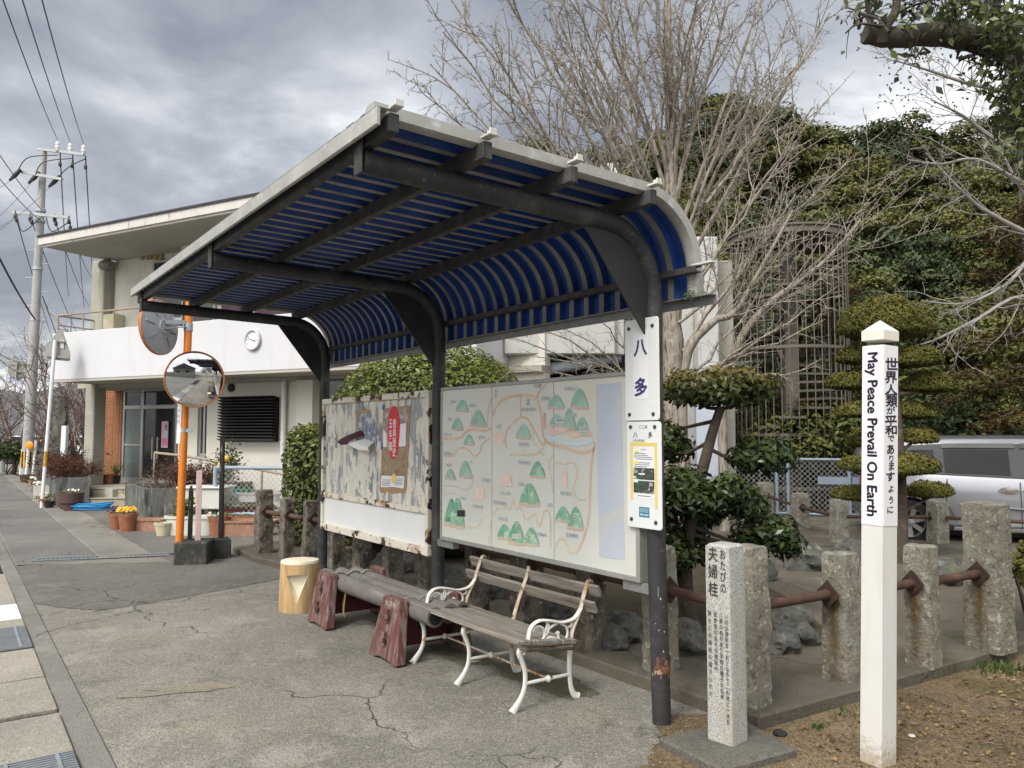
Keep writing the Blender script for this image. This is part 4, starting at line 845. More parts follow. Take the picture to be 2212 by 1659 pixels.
CUL = [(.012, .348, .068, 1), (-.124, .348, .067, 2), (-.25, .348, .060, 3)]
for y, z, r, sd in CUL:
    c_ = culm(-1.03+.03*sd, .93-.02*sd, y, z, r, sd).build('culm', K['bamboo'], bb, smooth=50)
    mb = MB(); mb.lathe([(r*.72, 0), (r*.72, .004)], 14, (-1.035+.03*sd, y, z), Matrix.Rotation(-PI/2, 4, 'Y')); mb.build('hollow_end', K['black'], c_)
def ropewrap(x, nloop):
    mb = MB()
    for k in range(nloop):
        xx = x+k*.016; pts = []
        y0, z0, r0 = CUL[0][0], CUL[0][1], CUL[0][2]+.006
        for i in range(9): a = rad(-35+i*22); pts.append((xx, y0+r0*math.cos(a), z0+r0*math.sin(a)))
        for (y, z, r, _) in CUL[1:]:
            for i in range(7): a = rad(40+i*18); pts.append((xx, y+(r+.006)*math.cos(a), z+(r+.006)*math.sin(a)))
        mb.tube(pts, .0075, 7)
    return mb
for x in (.60, -.64): ropewrap(x, 2).build('rope', K['rope'], bb, smooth=60)
for xi, (x, tx) in enumerate(((.62, 'らくと'), (-.60, 'りんごろう91'))):
    lean = .07; y0, y1 = .215, .175
    poly = [(-.225, 0.015), (-.18, 0), (-.11, .018), (.06, .022), (.14, .0), (.215, .01), (.12, .43), (-.135, .425)]
    mb = MB(); sh_ = Matrix(((1, 0, 0, x), (0, -lean/.42, 1, y1), (0, 1, 0, 0), (0, 0, 0, 1)))
    mb.prism(poly, -.035, .035, sh_); fb = mb.build('front_board', K['red_wood'], bb, bevel=.006)
    mb = MB(); mb.prism([(p[0]*.9, p[1]) for p in poly], -.03, .03, Matrix(((1, 0, 0, x), (0, .10, 1, -.40), (0, 1, 0, 0), (0, 0, 0, 1)))); mb.build('rear_board', K['red_wood'], bb, bevel=.006)
    mb = MB(); mb.box((x, -.12, .185), (.055, .56, .21)); mb.build('cross_board', K['maroon_board'], bb, bevel=.004)
    for zz in (.31, .155):
        yy = y1-lean/.42*zz+.045
        mb = MB(); mb.box((x, yy, zz), (.05, .03, .095)); pk = mb.build('tenon', K['red_wood'], fb, bevel=.003)
        mb = MB(); mb.box((x-.022, yy+.02, zz), (.045, .02, .03)); mb.build('wedge', K['red_wood'], pk, bevel=.003)
    mb = MB(); text(mb, tx, .042 if xi else .034, (x-.005, y1-lean/.42*.388+.0375, .388), (-1, 0, 0), Vector((0, -lean/.42, 1)).normalized(), squash=(.62, 1)); mb.build('chalk_lettering', K['petal_white'], fb)
mb = MB(); mb.tube([(.38, .05, .29), (.375, .06, .22), (.385, .062, .14), (.37, .062, .10)], .005, 6); mb.tube([(.38, .05, .29), (.40, .06, .20), (.395, .062, .12)], .005, 6); mb.build('rope_tail', mat('straw cord', (.22, .17, .05), .9), bb)
# ---------------------------------------------------------------- log stool
lg = thing('log_stool', 'pale peeled log stool with a cream top and a carved triangle', 'stool', W(3.83, .60), SROT)
mb = MB(); rl = random.Random(2); ph = [rl.uniform(0, 6) for _ in range(4)]
def wobl(a, z): return .03*math.sin(2*a+ph[0])+.025*math.sin(3*a+ph[1]+z*2)+.012*math.sin(7*a+ph[2])
mb.lathe([(.168, 0), (.172, .03), (.170, .2), (.166, .36), (.166, .425)], 40, wob=wobl); body = mb.build('trunk', K['log'], lg, smooth=40)
mb = MB(); mb.lathe([(.166, .425), (.160, .445), (.13, .452), (.0001, .455)], 40, wob=wobl, cap=False); mb.build('cut_top', K['log_cut'], lg, smooth=30)
# carve the triangle with a boolean, keep the result as real geometry
fdir = Vector((0, 1, 0)); ang = math.atan2(-(lg.location.y), -(lg.location.x))-SROT-.12
cm = MB(); tri = [(-.125, .335), (.0, .075), (.120, .345)]
MX = Matrix.Rotation(ang-PI/2, 4, 'Z') @ Matrix(((-1, 0, 0, 0), (0, 0, 1, .085), (0, 1, 0, 0), (0, 0, 0, 1)))
vs = [(p[0]*1.12, (p[1]-.24)*1.1+.24, .14) for p in tri]+[(p[0]*.62, (p[1]-.24)*.75+.25, .015) for p in tri]
cm.add(vs, [(0, 1, 2), (5, 4, 3), (0, 3, 4, 1), (1, 4, 5, 2), (2, 5, 3, 0)], MX)
cut = cm.build('cutter', K['log_cut'])
bmx = bmesh.new(); bmx.from_mesh(cut.data); bmesh.ops.recalc_face_normals(bmx, faces=bmx.faces); bmx.to_mesh(cut.data); bmx.free()
cut.matrix_world = XF[lg.name]
bo = body.modifiers.new('b', 'BOOLEAN'); bo.object = cut; bo.operation = 'DIFFERENCE'; bo.solver = 'EXACT'; bo.material_mode = 'TRANSFER'
bpy.context.view_layer.update()
nm_ = bpy.data.meshes.new_from_object(body.evaluated_get(bpy.context.evaluated_depsgraph_get())); body.modifiers.clear(); body.data = nm_; bpy.data.objects.remove(cut)
# ---------------------------------------------------------------- rough stone posts and pipe rails
def rough_post(mb, c, w, d, h, rz, seed, amp=.012, taper=.94, top=.01):
    bm = bmesh.new(); bmesh.ops.create_cube(bm, size=1)
    bmesh.ops.subdivide_edges(bm, edges=bm.edges[:], cuts=7, use_grid_fill=True)
    nz_ = [e for e in bm.edges if abs((e.verts[0].co-e.verts[1].co).z) > .01]; bmesh.ops.subdivide_edges(bm, edges=nz_, cuts=2, use_grid_fill=True)
    R = Matrix.Rotation(rz, 3, 'Z'); off = Vector((seed*7.3, seed*3.1, seed))
    for v in bm.verts:
        x, y, z = v.co; s = z+.5; k = 1+(taper-1)*s; q = Vector((x*w*k, y*d*k, s*h))
        m_ = max(abs(x), abs(y)); e_ = (abs(x) > .45)+(abs(y) > .45)+(z > .45)
        nv = mnoise.noise_vector(q*9+off)*amp+mnoise.noise_vector(q*28+off)*amp*.45+mnoise.noise_vector(q*3+off)*amp*.9
        if z < -.45: nv *= 0
        q += nv
        if e_ >= 2: q = Vector((q.x*.95, q.y*.95, q.z-(.012 if z > .45 else 0)))
        v.co = R @ q+Vector(c)
    base = len(mb.v); bm.verts.ensure_lookup_table(); mb.v += [tuple(v.co) for v in bm.verts]; mb.f += [tuple(base+v.index for v in f.verts) for f in bm.faces]; mb.m += [mb.cur]*len(bm.faces); bm.free(); return mb
def dplate(mb, p, nrm_, r=.085):
    n_ = Vector((nrm_[0], nrm_[1], 0)).normalized(); u = Vector((-n_.y, n_.x, 0)); z = Vector((0, 0, 1)); p = Vector(p)
    vs = []
    for o_ in (0, .012):
        for a, b in ((r, 0), (0, r), (-r, 0), (0, -r)): vs.append(p+n_*o_+u*a+z*b)
    mb.add(vs, [(0, 3, 2, 1), (4, 5, 6, 7), (0, 1, 5, 4), (1, 2, 6, 5), (2, 3, 7, 6), (3, 0, 4, 7)])
def stone_fence(name, label, posts, pm, rail_z, group, rz, plates_r=.085, pipe_r=.03, z0=.07, amp=.012):
    root = thing('stone_post_fence', label, 'stone fence', posts[0][0], 0, group); ob = []
    posts = [(p+Vector((p.x, p.y, 0)).normalized()*w*.42, w*.84, h, m_) for p, w, h, m_ in posts]
    for i, (p, w, h, m_) in enumerate(posts):
        mb = MB(); rough_post(mb, (p[0], p[1], z0), w, w*.95, h, rz+.09*math.sin(i*2.3), len(label)+i, amp); ob.append(mb.build('stone_post', K[m_], root, world=True, smooth=42))
        if m_ == 'stone_light' and i+1 < len(posts)+9:  # rust washed down from the plate on the face toward the next post to the left
            q = (posts[i-1][0] if i else W(-.30, -.43)) if STAIN else None
            if q is not None:
                d_ = (Vector(q)-p); d_.z = 0; d_.normalize(); u_ = Vector((-d_.y, d_.x, 0)); o_w = Vector((root.location.x, root.location.y, 0)); me = ob[-1].data; at_ = me.attributes.new('tint', 'FLOAT', 'POINT'); vals = []
                for v in me.vertices:
                    e = v.co+Vector((root.location.x, root.location.y, root.location.z))-p; la = e.dot(u_); dn = z0+rail_z-(v.co.z+root.location.z); vals.append(1.1*math.exp(-(la/(.036+.02*max(0, dn)))**2)*max(0, 1-dn/1.0) if e.dot(d_) > w*.25 and dn > .02 else 0.)
                at_.data.foreach_set('value', vals)
    for i in range(len(posts)-1):
        a, b = Vector(posts[i][0]), Vector(posts[i+1][0]); d_ = (b-a); d_.z = 0; L_ = d_.length; d_.normalize()
        ra, rb_ = posts[i][1]*.5, posts[i+1][1]*.5; za = Vector((0, 0, z0+rail_z))
        mb = MB(); mb.tube([a+d_*(ra-.06)+za, (a+b)/2+za+Vector((0, 0, -.006)), b-d_*(rb_-.06)+za], pipe_r, 12); mb.build('rail', K['rust_pipe'], root, world=True, smooth=50)
        for ob_, p, n_, r_ in ((ob[i], a, d_, ra), (ob[i+1], b, -d_, rb_)):
            mb = MB(); dplate(mb, p+n_*(r_-.004)+za, n_, plates_r); mb.build('flange_plate', K['rust_plate'], ob_, world=True)
    return root
STAIN = False
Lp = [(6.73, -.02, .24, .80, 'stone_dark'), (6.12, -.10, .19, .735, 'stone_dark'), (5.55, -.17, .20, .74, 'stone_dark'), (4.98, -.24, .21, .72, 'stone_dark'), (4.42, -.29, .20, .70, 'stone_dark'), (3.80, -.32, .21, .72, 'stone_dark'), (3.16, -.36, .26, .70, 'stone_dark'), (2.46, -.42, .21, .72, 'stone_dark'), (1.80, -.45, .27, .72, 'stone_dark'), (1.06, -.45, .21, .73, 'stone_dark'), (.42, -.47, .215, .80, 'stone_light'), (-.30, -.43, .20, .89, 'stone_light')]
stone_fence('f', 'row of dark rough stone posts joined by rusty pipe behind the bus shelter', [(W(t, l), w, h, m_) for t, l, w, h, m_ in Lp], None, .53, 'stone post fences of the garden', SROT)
STAIN = True
stone_fence('f', 'front row of pale stone posts with rusty pipe and diamond plates beside the dirt', [(W(-.36, -1.22), .215, .79, 'stone_light'), (W(-.48, -1.96), .215, .785, 'stone_light'), (W(-.58, -2.68), .30, 1.03, 'stone_light')], None, .54, 'stone post fences of the garden', SROT)
STAIN = False
Bp = [((3.1, 16.4), .28), ((4.70, 14.5), .28), ((4.48, 12.2), .27), ((4.52, 10.85), .235), ((5.83, 10.75), .26), ((7.75, 9.5), .26)]
stone_fence('f', 'back row of pale stone posts with rusty pipe before the chain-link gate and van', [(Vector((p[0], p[1], 0)), w, .58+.02*(i % 2), 'stone_light') for i, (p, w) in enumerate(Bp)], None, .36, 'stone post fences of the garden', .3, .07, .026, z0=.0 if False else .07)
# pipe from the corner post to the first post of the front row belongs to the corner post's fence
a, b = W(-.30, -.43)+Vector((.03, .08, 0)), W(-.36, -1.22)+Vector((.03, .08, 0)); mb = MB(); root_ = [o for o in bpy.data.objects if o.name == 'stone_post_fence'][0]; dz = Vector((0, 0, .61)); mb.tube([a+dz, (a+b)/2+dz, b+(a-b).normalized()*.08+dz], .03, 12); mb.build('rail', K['rust_pipe'], root_, world=True, smooth=50)
mb = MB(); dplate(mb, b+(a-b).normalized()*.112+dz, a-b); mb.build('flange_plate', K['rust_plate'], root_, world=True)
# ---------------------------------------------------------------- granite marker stone on its slab
sl_pts = [G(1420, 1592, .05), G(1560, 1660, .05), G(1722, 1615, .05), G(1600, 1550, .05)]
mk = thing('marker_stone', 'square grey granite marker carved with black cursive Japanese lines on a flat base', 'marker', (1.09, 4.0, 0), 0)
mb = MB(); mb.prism(ccw([tuple(p[:2]) for p in sl_pts]), -.02, .05); mb.build('base_slab', ground_mat('base slab concrete', (.13, .12, .10), (.17, .16, .135), (.09, .085, .075), speck=.5, crack=.0), mk, world=True, bevel=.012)
MW_ = .148; arris = G(1583, 1614, .05); th = rad(47.4); ul = Vector((-math.cos(th), math.sin(th), 0)); ur = Vector((math.sin(th), math.cos(th), 0))
cen = arris+(ul+ur)*MW_/2; mb = MB(); rough_post(mb, (cen.x, cen.y, .045), MW_, MW_, .985, -th, 5, .0016, .985); mb.build('shaft', K['granite'], mk, world=True, smooth=30)
Nl = Vector((-ur.x, -ur.y, 0)); fo = arris+ul*MW_/2+Nl*.0035; mb = MB(); Rr_ = -ul
def mk_t(s_, x, z, size, b_=.012, sq=(1, 1), gap=1.0): text(mb, s_, size, fo+Rr_*x+Vector((0, 0, z)), Rr_, UPV, vertical=True, bold=b_, squash=sq, gap=gap)
mk_t('おたびの', .036, .935, .05, .004, (.75, 1.1), 1.12); mk_t('夫婦桂', -.022, .93, .068, .006, (.85, 1.15), 1.3)
mk_t('いのお旅所を一丸となりてこの地に一木を', .052, .63, .026, .004, (.8, 1.1), 1.1); mk_t('八幸の桂があり手植の親子の名木', .02, .63, .026, .004, (.8, 1.1), 1.1); mk_t('松食虫の為その後枯れ', -.012, .63, .026, .004, (.8, 1.1), 1.15); mk_t('新たに夫婦桂の植えられた', -.045, .63, .026, .004, (.8, 1.1), 1.4)
mb.build('carved_lettering', K['carved_ink'], mk, world=True)
# ---------------------------------------------------------------- peace pole
pw = .116; th = math.atan2(29, 41)+rad(24.7); par = G(1904, 1664); ul = Vector((-math.cos(th), math.sin(th), 0)); ur = Vector((math.sin(th), math.cos(th), 0)); cen = par+(ul+ur)*pw/2; rzp = -th
pp_ = thing('peace_pole', 'tall square white post with lettering down two faces and a cream pyramid cap', 'post', (cen.x, cen.y, 0), rzp); LEAN = Vector((.034, 0, 1)); pp_.rotation_euler = (Matrix.Rotation(.034, 3, 'Y') @ Matrix.Rotation(rzp, 3, 'Z')).to_euler()
mb = MB(); mb.box((0, 0, 1.01), (pw, pw, 2.04)); mb.build('shaft', K['peace_white'], pp_, bevel=.004, seg=2)
mb = MB(); c_ = pw/2+.004; zc = 2.055; mb.add([(-c_, -c_, zc), (c_, -c_, zc), (c_, c_, zc), (-c_, c_, zc), (-c_, -c_, zc+.05), (c_, -c_, zc+.05), (c_, c_, zc+.05), (-c_, c_, zc+.05), (0, 0, zc+.108)], [(3, 2, 1, 0), (0, 1, 5, 4), (1, 2, 6, 5), (2, 3, 7, 6), (3, 0, 4, 7), (4, 5, 8), (5, 6, 8), (6, 7, 8), (7, 4, 8)]); mb.build('cap', K['peace_cap'], pp_, bevel=.002)
lz0, lz1 = 1.145, 2.03
mb = MB(); mb.box((0, -pw/2-.0015, (lz0+lz1)/2), (pw-.004, .003, lz1-lz0)); lb1 = mb.build('label_film', K['peace_label'], pp_, bevel=.0012)
mb = MB(); mb.box((pw/2+.0015, 0, (lz0+lz1)/2), (.003, pw-.004, lz1-lz0)); lb2 = mb.build('label_film', K['peace_label'], pp_, bevel=.0012)
mb = MB(); heavy(mb, 'May Peace Prevail On Earth', .0785, (.004, -pw/2-.0034, 1.592), (0, 0, -1), (1, 0, 0), .0026, (0, -1, 0), squash=(.92, .96)); mb.build('lettering', K['label_ink'], lb1)
mb = MB(); fx_ = pw/2+.0034
for s_, y_, w_, h_ in (('世', 786.5, 85, 85), ('界', 814.7, 80, 80), ('人', 841, 82, 68), ('類', 864, 74, 88), ('が', 886, 58, 50), ('平', 908, 80, 72), ('和', 928, 80, 62), ('で', 945.6, 46, 44), ('あ', 969, 52, 66), ('り', 989, 42, 50), ('ま', 1005, 46, 60), ('す', 1027, 60, 62), ('よ', 1053, 40, 50), ('う', 1076.5, 40, 50), ('に', 1097, 46, 50)):
    zz = 1.9355-(y_-786.5)*.00229; hh = h_*.3*.00229/.86; ww = w_*.00115/.9
    heavy(mb, s_, hh, (fx_, .004*math.sin(zz*40), zz), (0, 1, .06), (0, 0, 1), .0022 if h_ > 60 else .0012, (1, 0, 0), squash=(ww/hh, 1))
mb.build('brush_lettering', K['label_ink'], lb2)
# ---------------------------------------------------------------- traffic mirrors on the orange post
mr = thing('traffic_mirror_post', 'leaning orange post with two round traffic mirrors in a dark concrete block', 'traffic mirror', (-3.95, 9.62, 0), 0)
def block(mb, pa, pb, depth, h, z0=-.02):      # block whose near face runs between two surveyed ground points
    a, b = Vector(pa), Vector(pb); u = (b-a).normalized(); n_ = Vector((-u.y, u.x, 0)); mb.prism(ccw([tuple((a)[:2]), tuple(b[:2]), tuple((b+n_*depth)[:2]), tuple((a+n_*depth)[:2])]), z0, h)
mb = MB(); block(mb, G(374, 1222), G(447, 1220), .42, .27); mb.build('concrete_block', K['black_concrete'], mr, world=True, bevel=.015)
pb, ptop = AT(387, 1182, 9.60), AT(413, 560, 9.60)
pt_b = Vector((pb.x, pb.y, .18)); mb = MB(); mb.tube([pt_b, ptop], .0465, 16); mb.build('pole', K['orange'], mr, world=True, smooth=50); 
pdir = (ptop-pt_b).normalized()
def onpole(py):
    return AT(413-(py-560)*(26/622.), py, 9.60)
def mirror(c, nrm_, R, name):
    n_ = Vector(nrm_).normalized(); q = n_.to_track_quat('Z', 'Y').to_matrix().to_4x4(); X = Matrix.Translation(c) @ q
    pr = [(R*math.sin(i/12*.30)/math.sin(.30), (R/math.sin(.30))*(math.cos(i/12*.30)-math.cos(.30))) for i in range(13)][::-1]; pr[-1] = (.0001, pr[-1][1])
    mb = MB(); mb.lathe(pr, 48, (0, 0, 0), X, cap=False); gl = mb.build('mirror_glass', K['mirror'], mr, world=True, smooth=60)
    mb = MB(); mb.lathe([(R-.006, .010), (R+.004, .013), (R+.010, .006), (R+.012, -.03), (R+.004, -.036), (R-.004, -.02)], 48, (0, 0, 0), X, cap=False); mb.build('rim', K['rim_orange'], mr, world=True, smooth=45)
    mb = MB(); mb.lathe([(R+.006, -.03), (R*.8, -.05), (R*.5, -.065), (.09, -.085), (.085, -.1), (.0001, -.1)], 48, (0, 0, 0), X, cap=False); bk = mb.build('back_shell', K['mirror_back'], mr, world=True, smooth=30)
    mb = MB()
    for i in range(8):
        a = 2*PI*i/8+.2; M_ = X @ Matrix.Rotation(a, 4, 'Z'); mb.box((R*.66, 0, -.066), (.14, .022, .02), M=None) if False else mb.add([(M_ @ Vector(v)) for v in [(R*.45, -.012, -.085), (R*.85, -.012, -.062), (R*.85, .012, -.062), (R*.45, .012, -.085), (R*.45, -.008, -.06), (R*.85, -.008, -.04), (R*.85, .008, -.04), (R*.45, .008, -.06)]], [(0, 1, 2, 3), (0, 4, 5, 1), (1, 5, 6, 2), (2, 6, 7, 3), (3, 7, 4, 0)])
    mb.build('back_rib', K['mirror_back'], bk, world=True)
    # hood over the top rim
    mb = MB(); vs = []; 
    for i in range(17):
        a = rad(35+110*i/16)
        for zz_, rr in ((0, R+.013), (.05*math.sin(PI*i/16)**.5+.002, R+.015)): vs.append(X @ Vector((rr*math.cos(a), rr*math.sin(a), zz_)))
    mb.add(vs, [(2*i, 2*i+2, 2*i+3, 2*i+1) for i in range(16)]); mb.build('hood', K['rim_orange'], mr, world=True, smooth=50)
    return n_
mc = AT(420, 820, 9.42); mirror(mc, (.33, -.93, -.14), .335, 'front')
mc2 = AT(341, 707, 9.42); mirror(mc2, (-.97, .22, -.05), .33, 'back')
mb = MB(); p_ = onpole(707); mb.bar(p_+Vector((-.02, -.05, .0)), mc2+Vector((.1, -.03, -.02)), .07, .012); mb.bar(p_+Vector((-.02, -.05, .055)), mc2+Vector((.10, -.03, .06)), .03, .05); mb.box(p_+Vector((-.10, -.06, .06)), (.10, .05, .10)); mb.tube([p_+Vector((0, 0, -.05)), p_+Vector((0, 0, .05))], .054, 16); mb.build('mirror_bracket', K['zinc'], mr, world=True, smooth=40)
mb = MB(); p_ = onpole(930); mb.tube([p_-pdir*.025, p_+pdir*.025], .0495, 16); mb.bar(p_+Vector((.04, -.03, 0)), p_+Vector((.11, -.02, 0)), .012, .045); mb.build('strap', K['zinc'], mr, world=True, smooth=40)
p_ = onpole(900); mb = MB(); pu_ = pdir; pr_ = Vector((math.cos(.5), -math.sin(.5), 0)); c0 = p_+Vector((-.045, -.047, 0))
mb.bar(c0-pu_*.33, c0+pu_*.18, .05, .003, up=(0, -1, 0)); pl = mb.build('name_plate', K['white_paint'], mr, world=True)
mb = MB(); text(mb, '口田目目', .048, c0+pu_*.14+Vector((0, -.028, 0)), (1, 0, 0), pu_, bold=.012, vertical=True, gap=1.4, squash=(.8, 1)); mb.build('plate_lettering', K['faint_ink'], pl, world=True)
# stakes
sk = thing('marker_stake', 'square faded pink stake standing by the orange mirror post', 'stake', G(426, 1180), 0)
g = AT(427, 1172, 9.72); mb = MB(); mb.box((g.x, g.y, .60), (.062, .062, 1.05), rz=.5); mb.build('shaft', K['pink_stake'], sk, world=True, bevel=.004)
mb = MB(); mb.box((g.x, g.y, .34), (.064, .064, .5), rz=.5); 
sk2 = thing('marker_stake', 'short pointed black stake with peeling paint between orange post and pink stake', 'stake', G(412, 1180), 0)
g = AT(410, 1172, 9.78); mb = MB(); mb.box((g.x, g.y, .50), (.055, .05, .74), rz=.3); mb.box((g.x, g.y, .90), (.05, .045, .07), rz=.3, taper=.45); mb.build('shaft', K['black_wood'], sk2, world=True, bevel=.004)
sk3 = thing('marker_stake', 'tall thin black stake with peeling white paint in its own square concrete block', 'stake', G(477, 1208), 0)
mb = MB(); block(mb, G(457, 1209), G(499, 1206), .26, .245); mb.build('concrete_block', K['black_concrete'], sk3, world=True, bevel=.012)
a_, b_ = AT(477, 1167, 10.1), AT(481, 945, 10.1); mb = MB(); mb.bar(Vector((a_.x, a_.y, .2)), b_, .052, .05, up=(0, 1, 0)); mb.build('shaft', K['black_wood'], sk3, world=True, bevel=.004)
# ---------------------------------------------------------------- two-storey hall
BA = rad(25.8); BU = Vector((math.cos(BA), -math.sin(BA), 0)); BV = Vector((math.sin(BA), math.cos(BA), 0)); BO_ = Vector((-10.4, 17.5, 0))
hall = thing('community_hall', 'two-storey cream hall with white balcony parapet and long overhanging roof', 'building', BO_, -BA)
def HB(px, py, b):                           # pixel -> (a, z) on the hall plane at depth b
    return on_plane(px, py, BO_+BV*b, BU)
def ha(px, b): return HB(px, 900, b)[0]
def hbox(mb, a0, a1, b0, b1, z0, z1): return mb.box(((a0+a1)/2, (b0+b1)/2, (z0+z1)/2), (a1-a0, b1-b0, z1-z0))
WB = 1.2; FZ = .36; SZ = 2.77; PZ = 3.83; EZ = 5.70
aL = -.62; aR = 11.6
# ground floor wall with openings: built from pieces between them
wa0 = ha(386, WB); wn0, wn1 = ha(427, WB), ha(447, WB); zn0, zn1 = HB(437, 985, WB)[1], HB(437, 800, WB)[1]
mb = MB(); hbox(mb, wa0, wn0, WB, WB+.25, 0, SZ-.12); hbox(mb, wn0, wn1, WB, WB+.25, 0, zn0); hbox(mb, wn0, wn1, WB, WB+.25, zn1, SZ-.12); hbox(mb, wn1, aR, WB, WB+.25, 0, SZ-.12); hbox(mb, wa0, wa0+.25, WB+.25, 2.3, 0, SZ-.12)
hbox(mb, aL, wa0, 2.32, 2.5, 2.68, SZ-.12)
mb.build('ground_wall', K['render_wall'], hall)
mb = MB(); hbox(mb, aL, aR, WB-.12, WB+.3, SZ-.118, SZ-.002); hbox(mb, aL, wa0+.2, 1.25, 2.4, SZ-.13, SZ-.12); mb.build('beam', K['concrete'], hall)
# window beside the entrance
mb = MB(); hbox(mb, wn0, wn0+.05, WB+.05, WB+.12, zn0, zn1); hbox(mb, wn1-.04, wn1, WB+.05, WB+.12, zn0, zn1); hbox(mb, wn0+.05, wn1-.04, WB+.05, WB+.12, zn0, zn0+.05); hbox(mb, (wn0+wn1)/2-.03, (wn0+wn1)/2+.02, WB+.06, WB+.12, zn0+.05, zn1); hbox(mb, wn0-.02, wn1+.02, WB-.03, WB+.06, zn0-.05, zn0); w_ = mb.build('window', K['alu_frame'], hall)
mb = MB(); hbox(mb, wn0+.02, wn1-.02, WB+.10, WB+.11, zn0+.03, zn1); mb.build('pane', K['glass'], w_)
# entrance: columns, brick, sliding doors, floor and steps
c0, c1 = ha(184, 1.0), ha(204, 1.0)
mb = MB(); hbox(mb, c0, c1, .98, 1.30, 0, SZ-.002); mb.build('column', K['concrete'], hall, bevel=.02)
mb = MB(); hbox(mb, c0+.08, c1+.20, .98, 1.30, SZ+.3, EZ); mb.build('column', K['concrete'], hall, bevel=.02)
DB = 2.1; b0, b1 = ha(226, DB), ha(264, DB); dz1 = HB(310, 841, DB)[1]
mb = MB(); hbox(mb, b0-.6, b1, DB, DB+.2, FZ, dz1+.1); brk = mb.build('brick_panel', K['mortar'], hall)
mb = MB(); r_ = random.Random(1); n = int((dz1-FZ)/.075)
for i in range(n+1):
    a = b0-.6
    while a < b1-.01: e_ = min(a+.235, b1); hbox(mb, a, e_-.008, DB-.012, DB+.05, FZ+i*.075, FZ+i*.075+.066); a = e_
mb.build('bricks', K['brick'], brk)
d0, d1, dm = b1+.02, ha(383, DB), ha(304, DB); zt = HB(330, 883, DB)[1]
mb = MB(); F_ = .05
for a, w in ((d0, .06), (dm, .09), (d1-.06, .06)): hbox(mb, a, a+w, DB, DB+.08, FZ, dz1)
hbox(mb, d0+.06, dm, DB+.005, DB+.075, dz1-.05, dz1); hbox(mb, dm+.09, d1-.06, DB+.005, DB+.075, dz1-.05, dz1); hbox(mb, d0+.06, dm, DB-.01, DB+.075, zt, zt+.09); hbox(mb, dm+.09, d1-.06, DB-.01, DB+.075, zt, zt+.09); hbox(mb, d0+.06, dm, DB+.005, DB+.075, FZ, FZ+.12); hbox(mb, dm+.09, d1-.06, DB+.005, DB+.075, FZ, FZ+.12); hbox(mb, d0+.06, dm, DB+.01, DB+.05, HB(285, 963, DB)[1], HB(285, 961, DB)[1]+.02)
door = mb.build('entrance_door', K['alu_frame'], hall)
mb = MB(); hbox(mb, d0+.05, dm+.01, DB+.03, DB+.04, FZ+.1, zt+.01); mb.build('frosted_pane', K['frost'], door)
mb = MB(); hbox(mb, dm+.08, d1-.05, DB+.03, DB+.04, FZ+.1, zt+.01); mb.build('pane', K['glass'], door)
mb = MB(); hbox(mb, d0+.05, d1-.05, DB+.03, DB+.04, zt+.08, dz1-.04); mb.build('transom_pane', K['glass'], door)
for px in (328, 339):
    a_, z0_ = HB(px, 992, DB-.05); z1_ = HB(px, 944, DB-.05)[1]; mb = MB(); mb.tube([(a_, DB-.05, z0_), (a_, DB-.05, z1_)], .018, 8); mb.box((a_, DB-.025, z0_+.05), (.02, .05, .02)); mb.box((a_, DB-.025, z1_-.05), (.02, .05, .02)); mb.build('door_handle', K['alu_frame'], door, smooth=50)
mb = MB(); hbox(mb, aL-.4, d1+.1, .35, 2.35, -.02, FZ-.001); mb.build('entrance_floor', K['concrete'], hall)
# posters, plaque
a0, z0_ = HB(348, 967, DB-.01); a1, z1_ = HB(364, 910, DB-.01)
ps = thing('door_poster', 'pink poster showing a woman in pale blue taped to the entrance glass', 'poster', BO_, -BA)
mb = MB(); hbox(mb, a0, a1, DB-.012, DB-.008, z0_, z1_); mb.build('sheet', mat('pink poster', (.62, .42, .52), .6, .08), ps)
mb = MB(); h_ = z1_-z0_; hbox(mb, a0+.02, a1-.02, DB-.014, DB-.0125, z0_+.08*h_, z0_+.36*h_); mb.build('text_block', mat('deep pink', (.6, .2, .36), .6), ps)
mb = MB(); mb.add([(a0+(a1-a0)*x, DB-.0135, z0_+h_*y) for x, y in ((.5, .42), (.95, .42), (.95, .6), (.82, .66), (.6, .66), (.48, .55))], [(0, 1, 2, 3, 4, 5)]); mb.build('figure_print', mat('pale blue print', (.45, .55, .72), .6), ps)
mb = MB(); mb.add([(a0+(a1-a0)*(.70+.20*math.cos(t)), DB-.0142, z0_+h_*(.76+.12*math.sin(t))) for t in [2*PI*i/16 for i in range(16)]], [tuple(range(16))]); mb.build('hair_print', mat('dark hair print', (.05, .03, .04), .6), ps)
mb = MB(); mb.add([(a0+(a1-a0)*(.72+.11*math.cos(t)), DB-.015, z0_+h_*(.745+.075*math.sin(t))) for t in [2*PI*i/16 for i in range(16)]], [tuple(range(16))]); mb.build('face_print', mat('skin print', (.58, .38, .32), .6), ps)
pq = thing('hall_plaque', 'dark wooden name plaque hanging on the wall beside the entrance doors', 'plaque', BO_, -BA)
a0, z0_ = HB(369, 938, WB-.03); a1, z1_ = HB(382, 873, WB-.03); a0 = wa0+.02; a1 = a0+.19
mb = MB(); hbox(mb, a0, a1, WB-.04, WB-.003, z0_, z1_); mb.build('board', K['bark_plaque'], pq, bevel=.004)
mb = MB(); text(mb, '八多', .12, ((a0+a1)/2, WB-.042, z1_-.18), (1, 0, 0), (0, 0, 1), vertical=True, gap=1.5, bold=.01); mb.build('lettering', K['black'], pq)
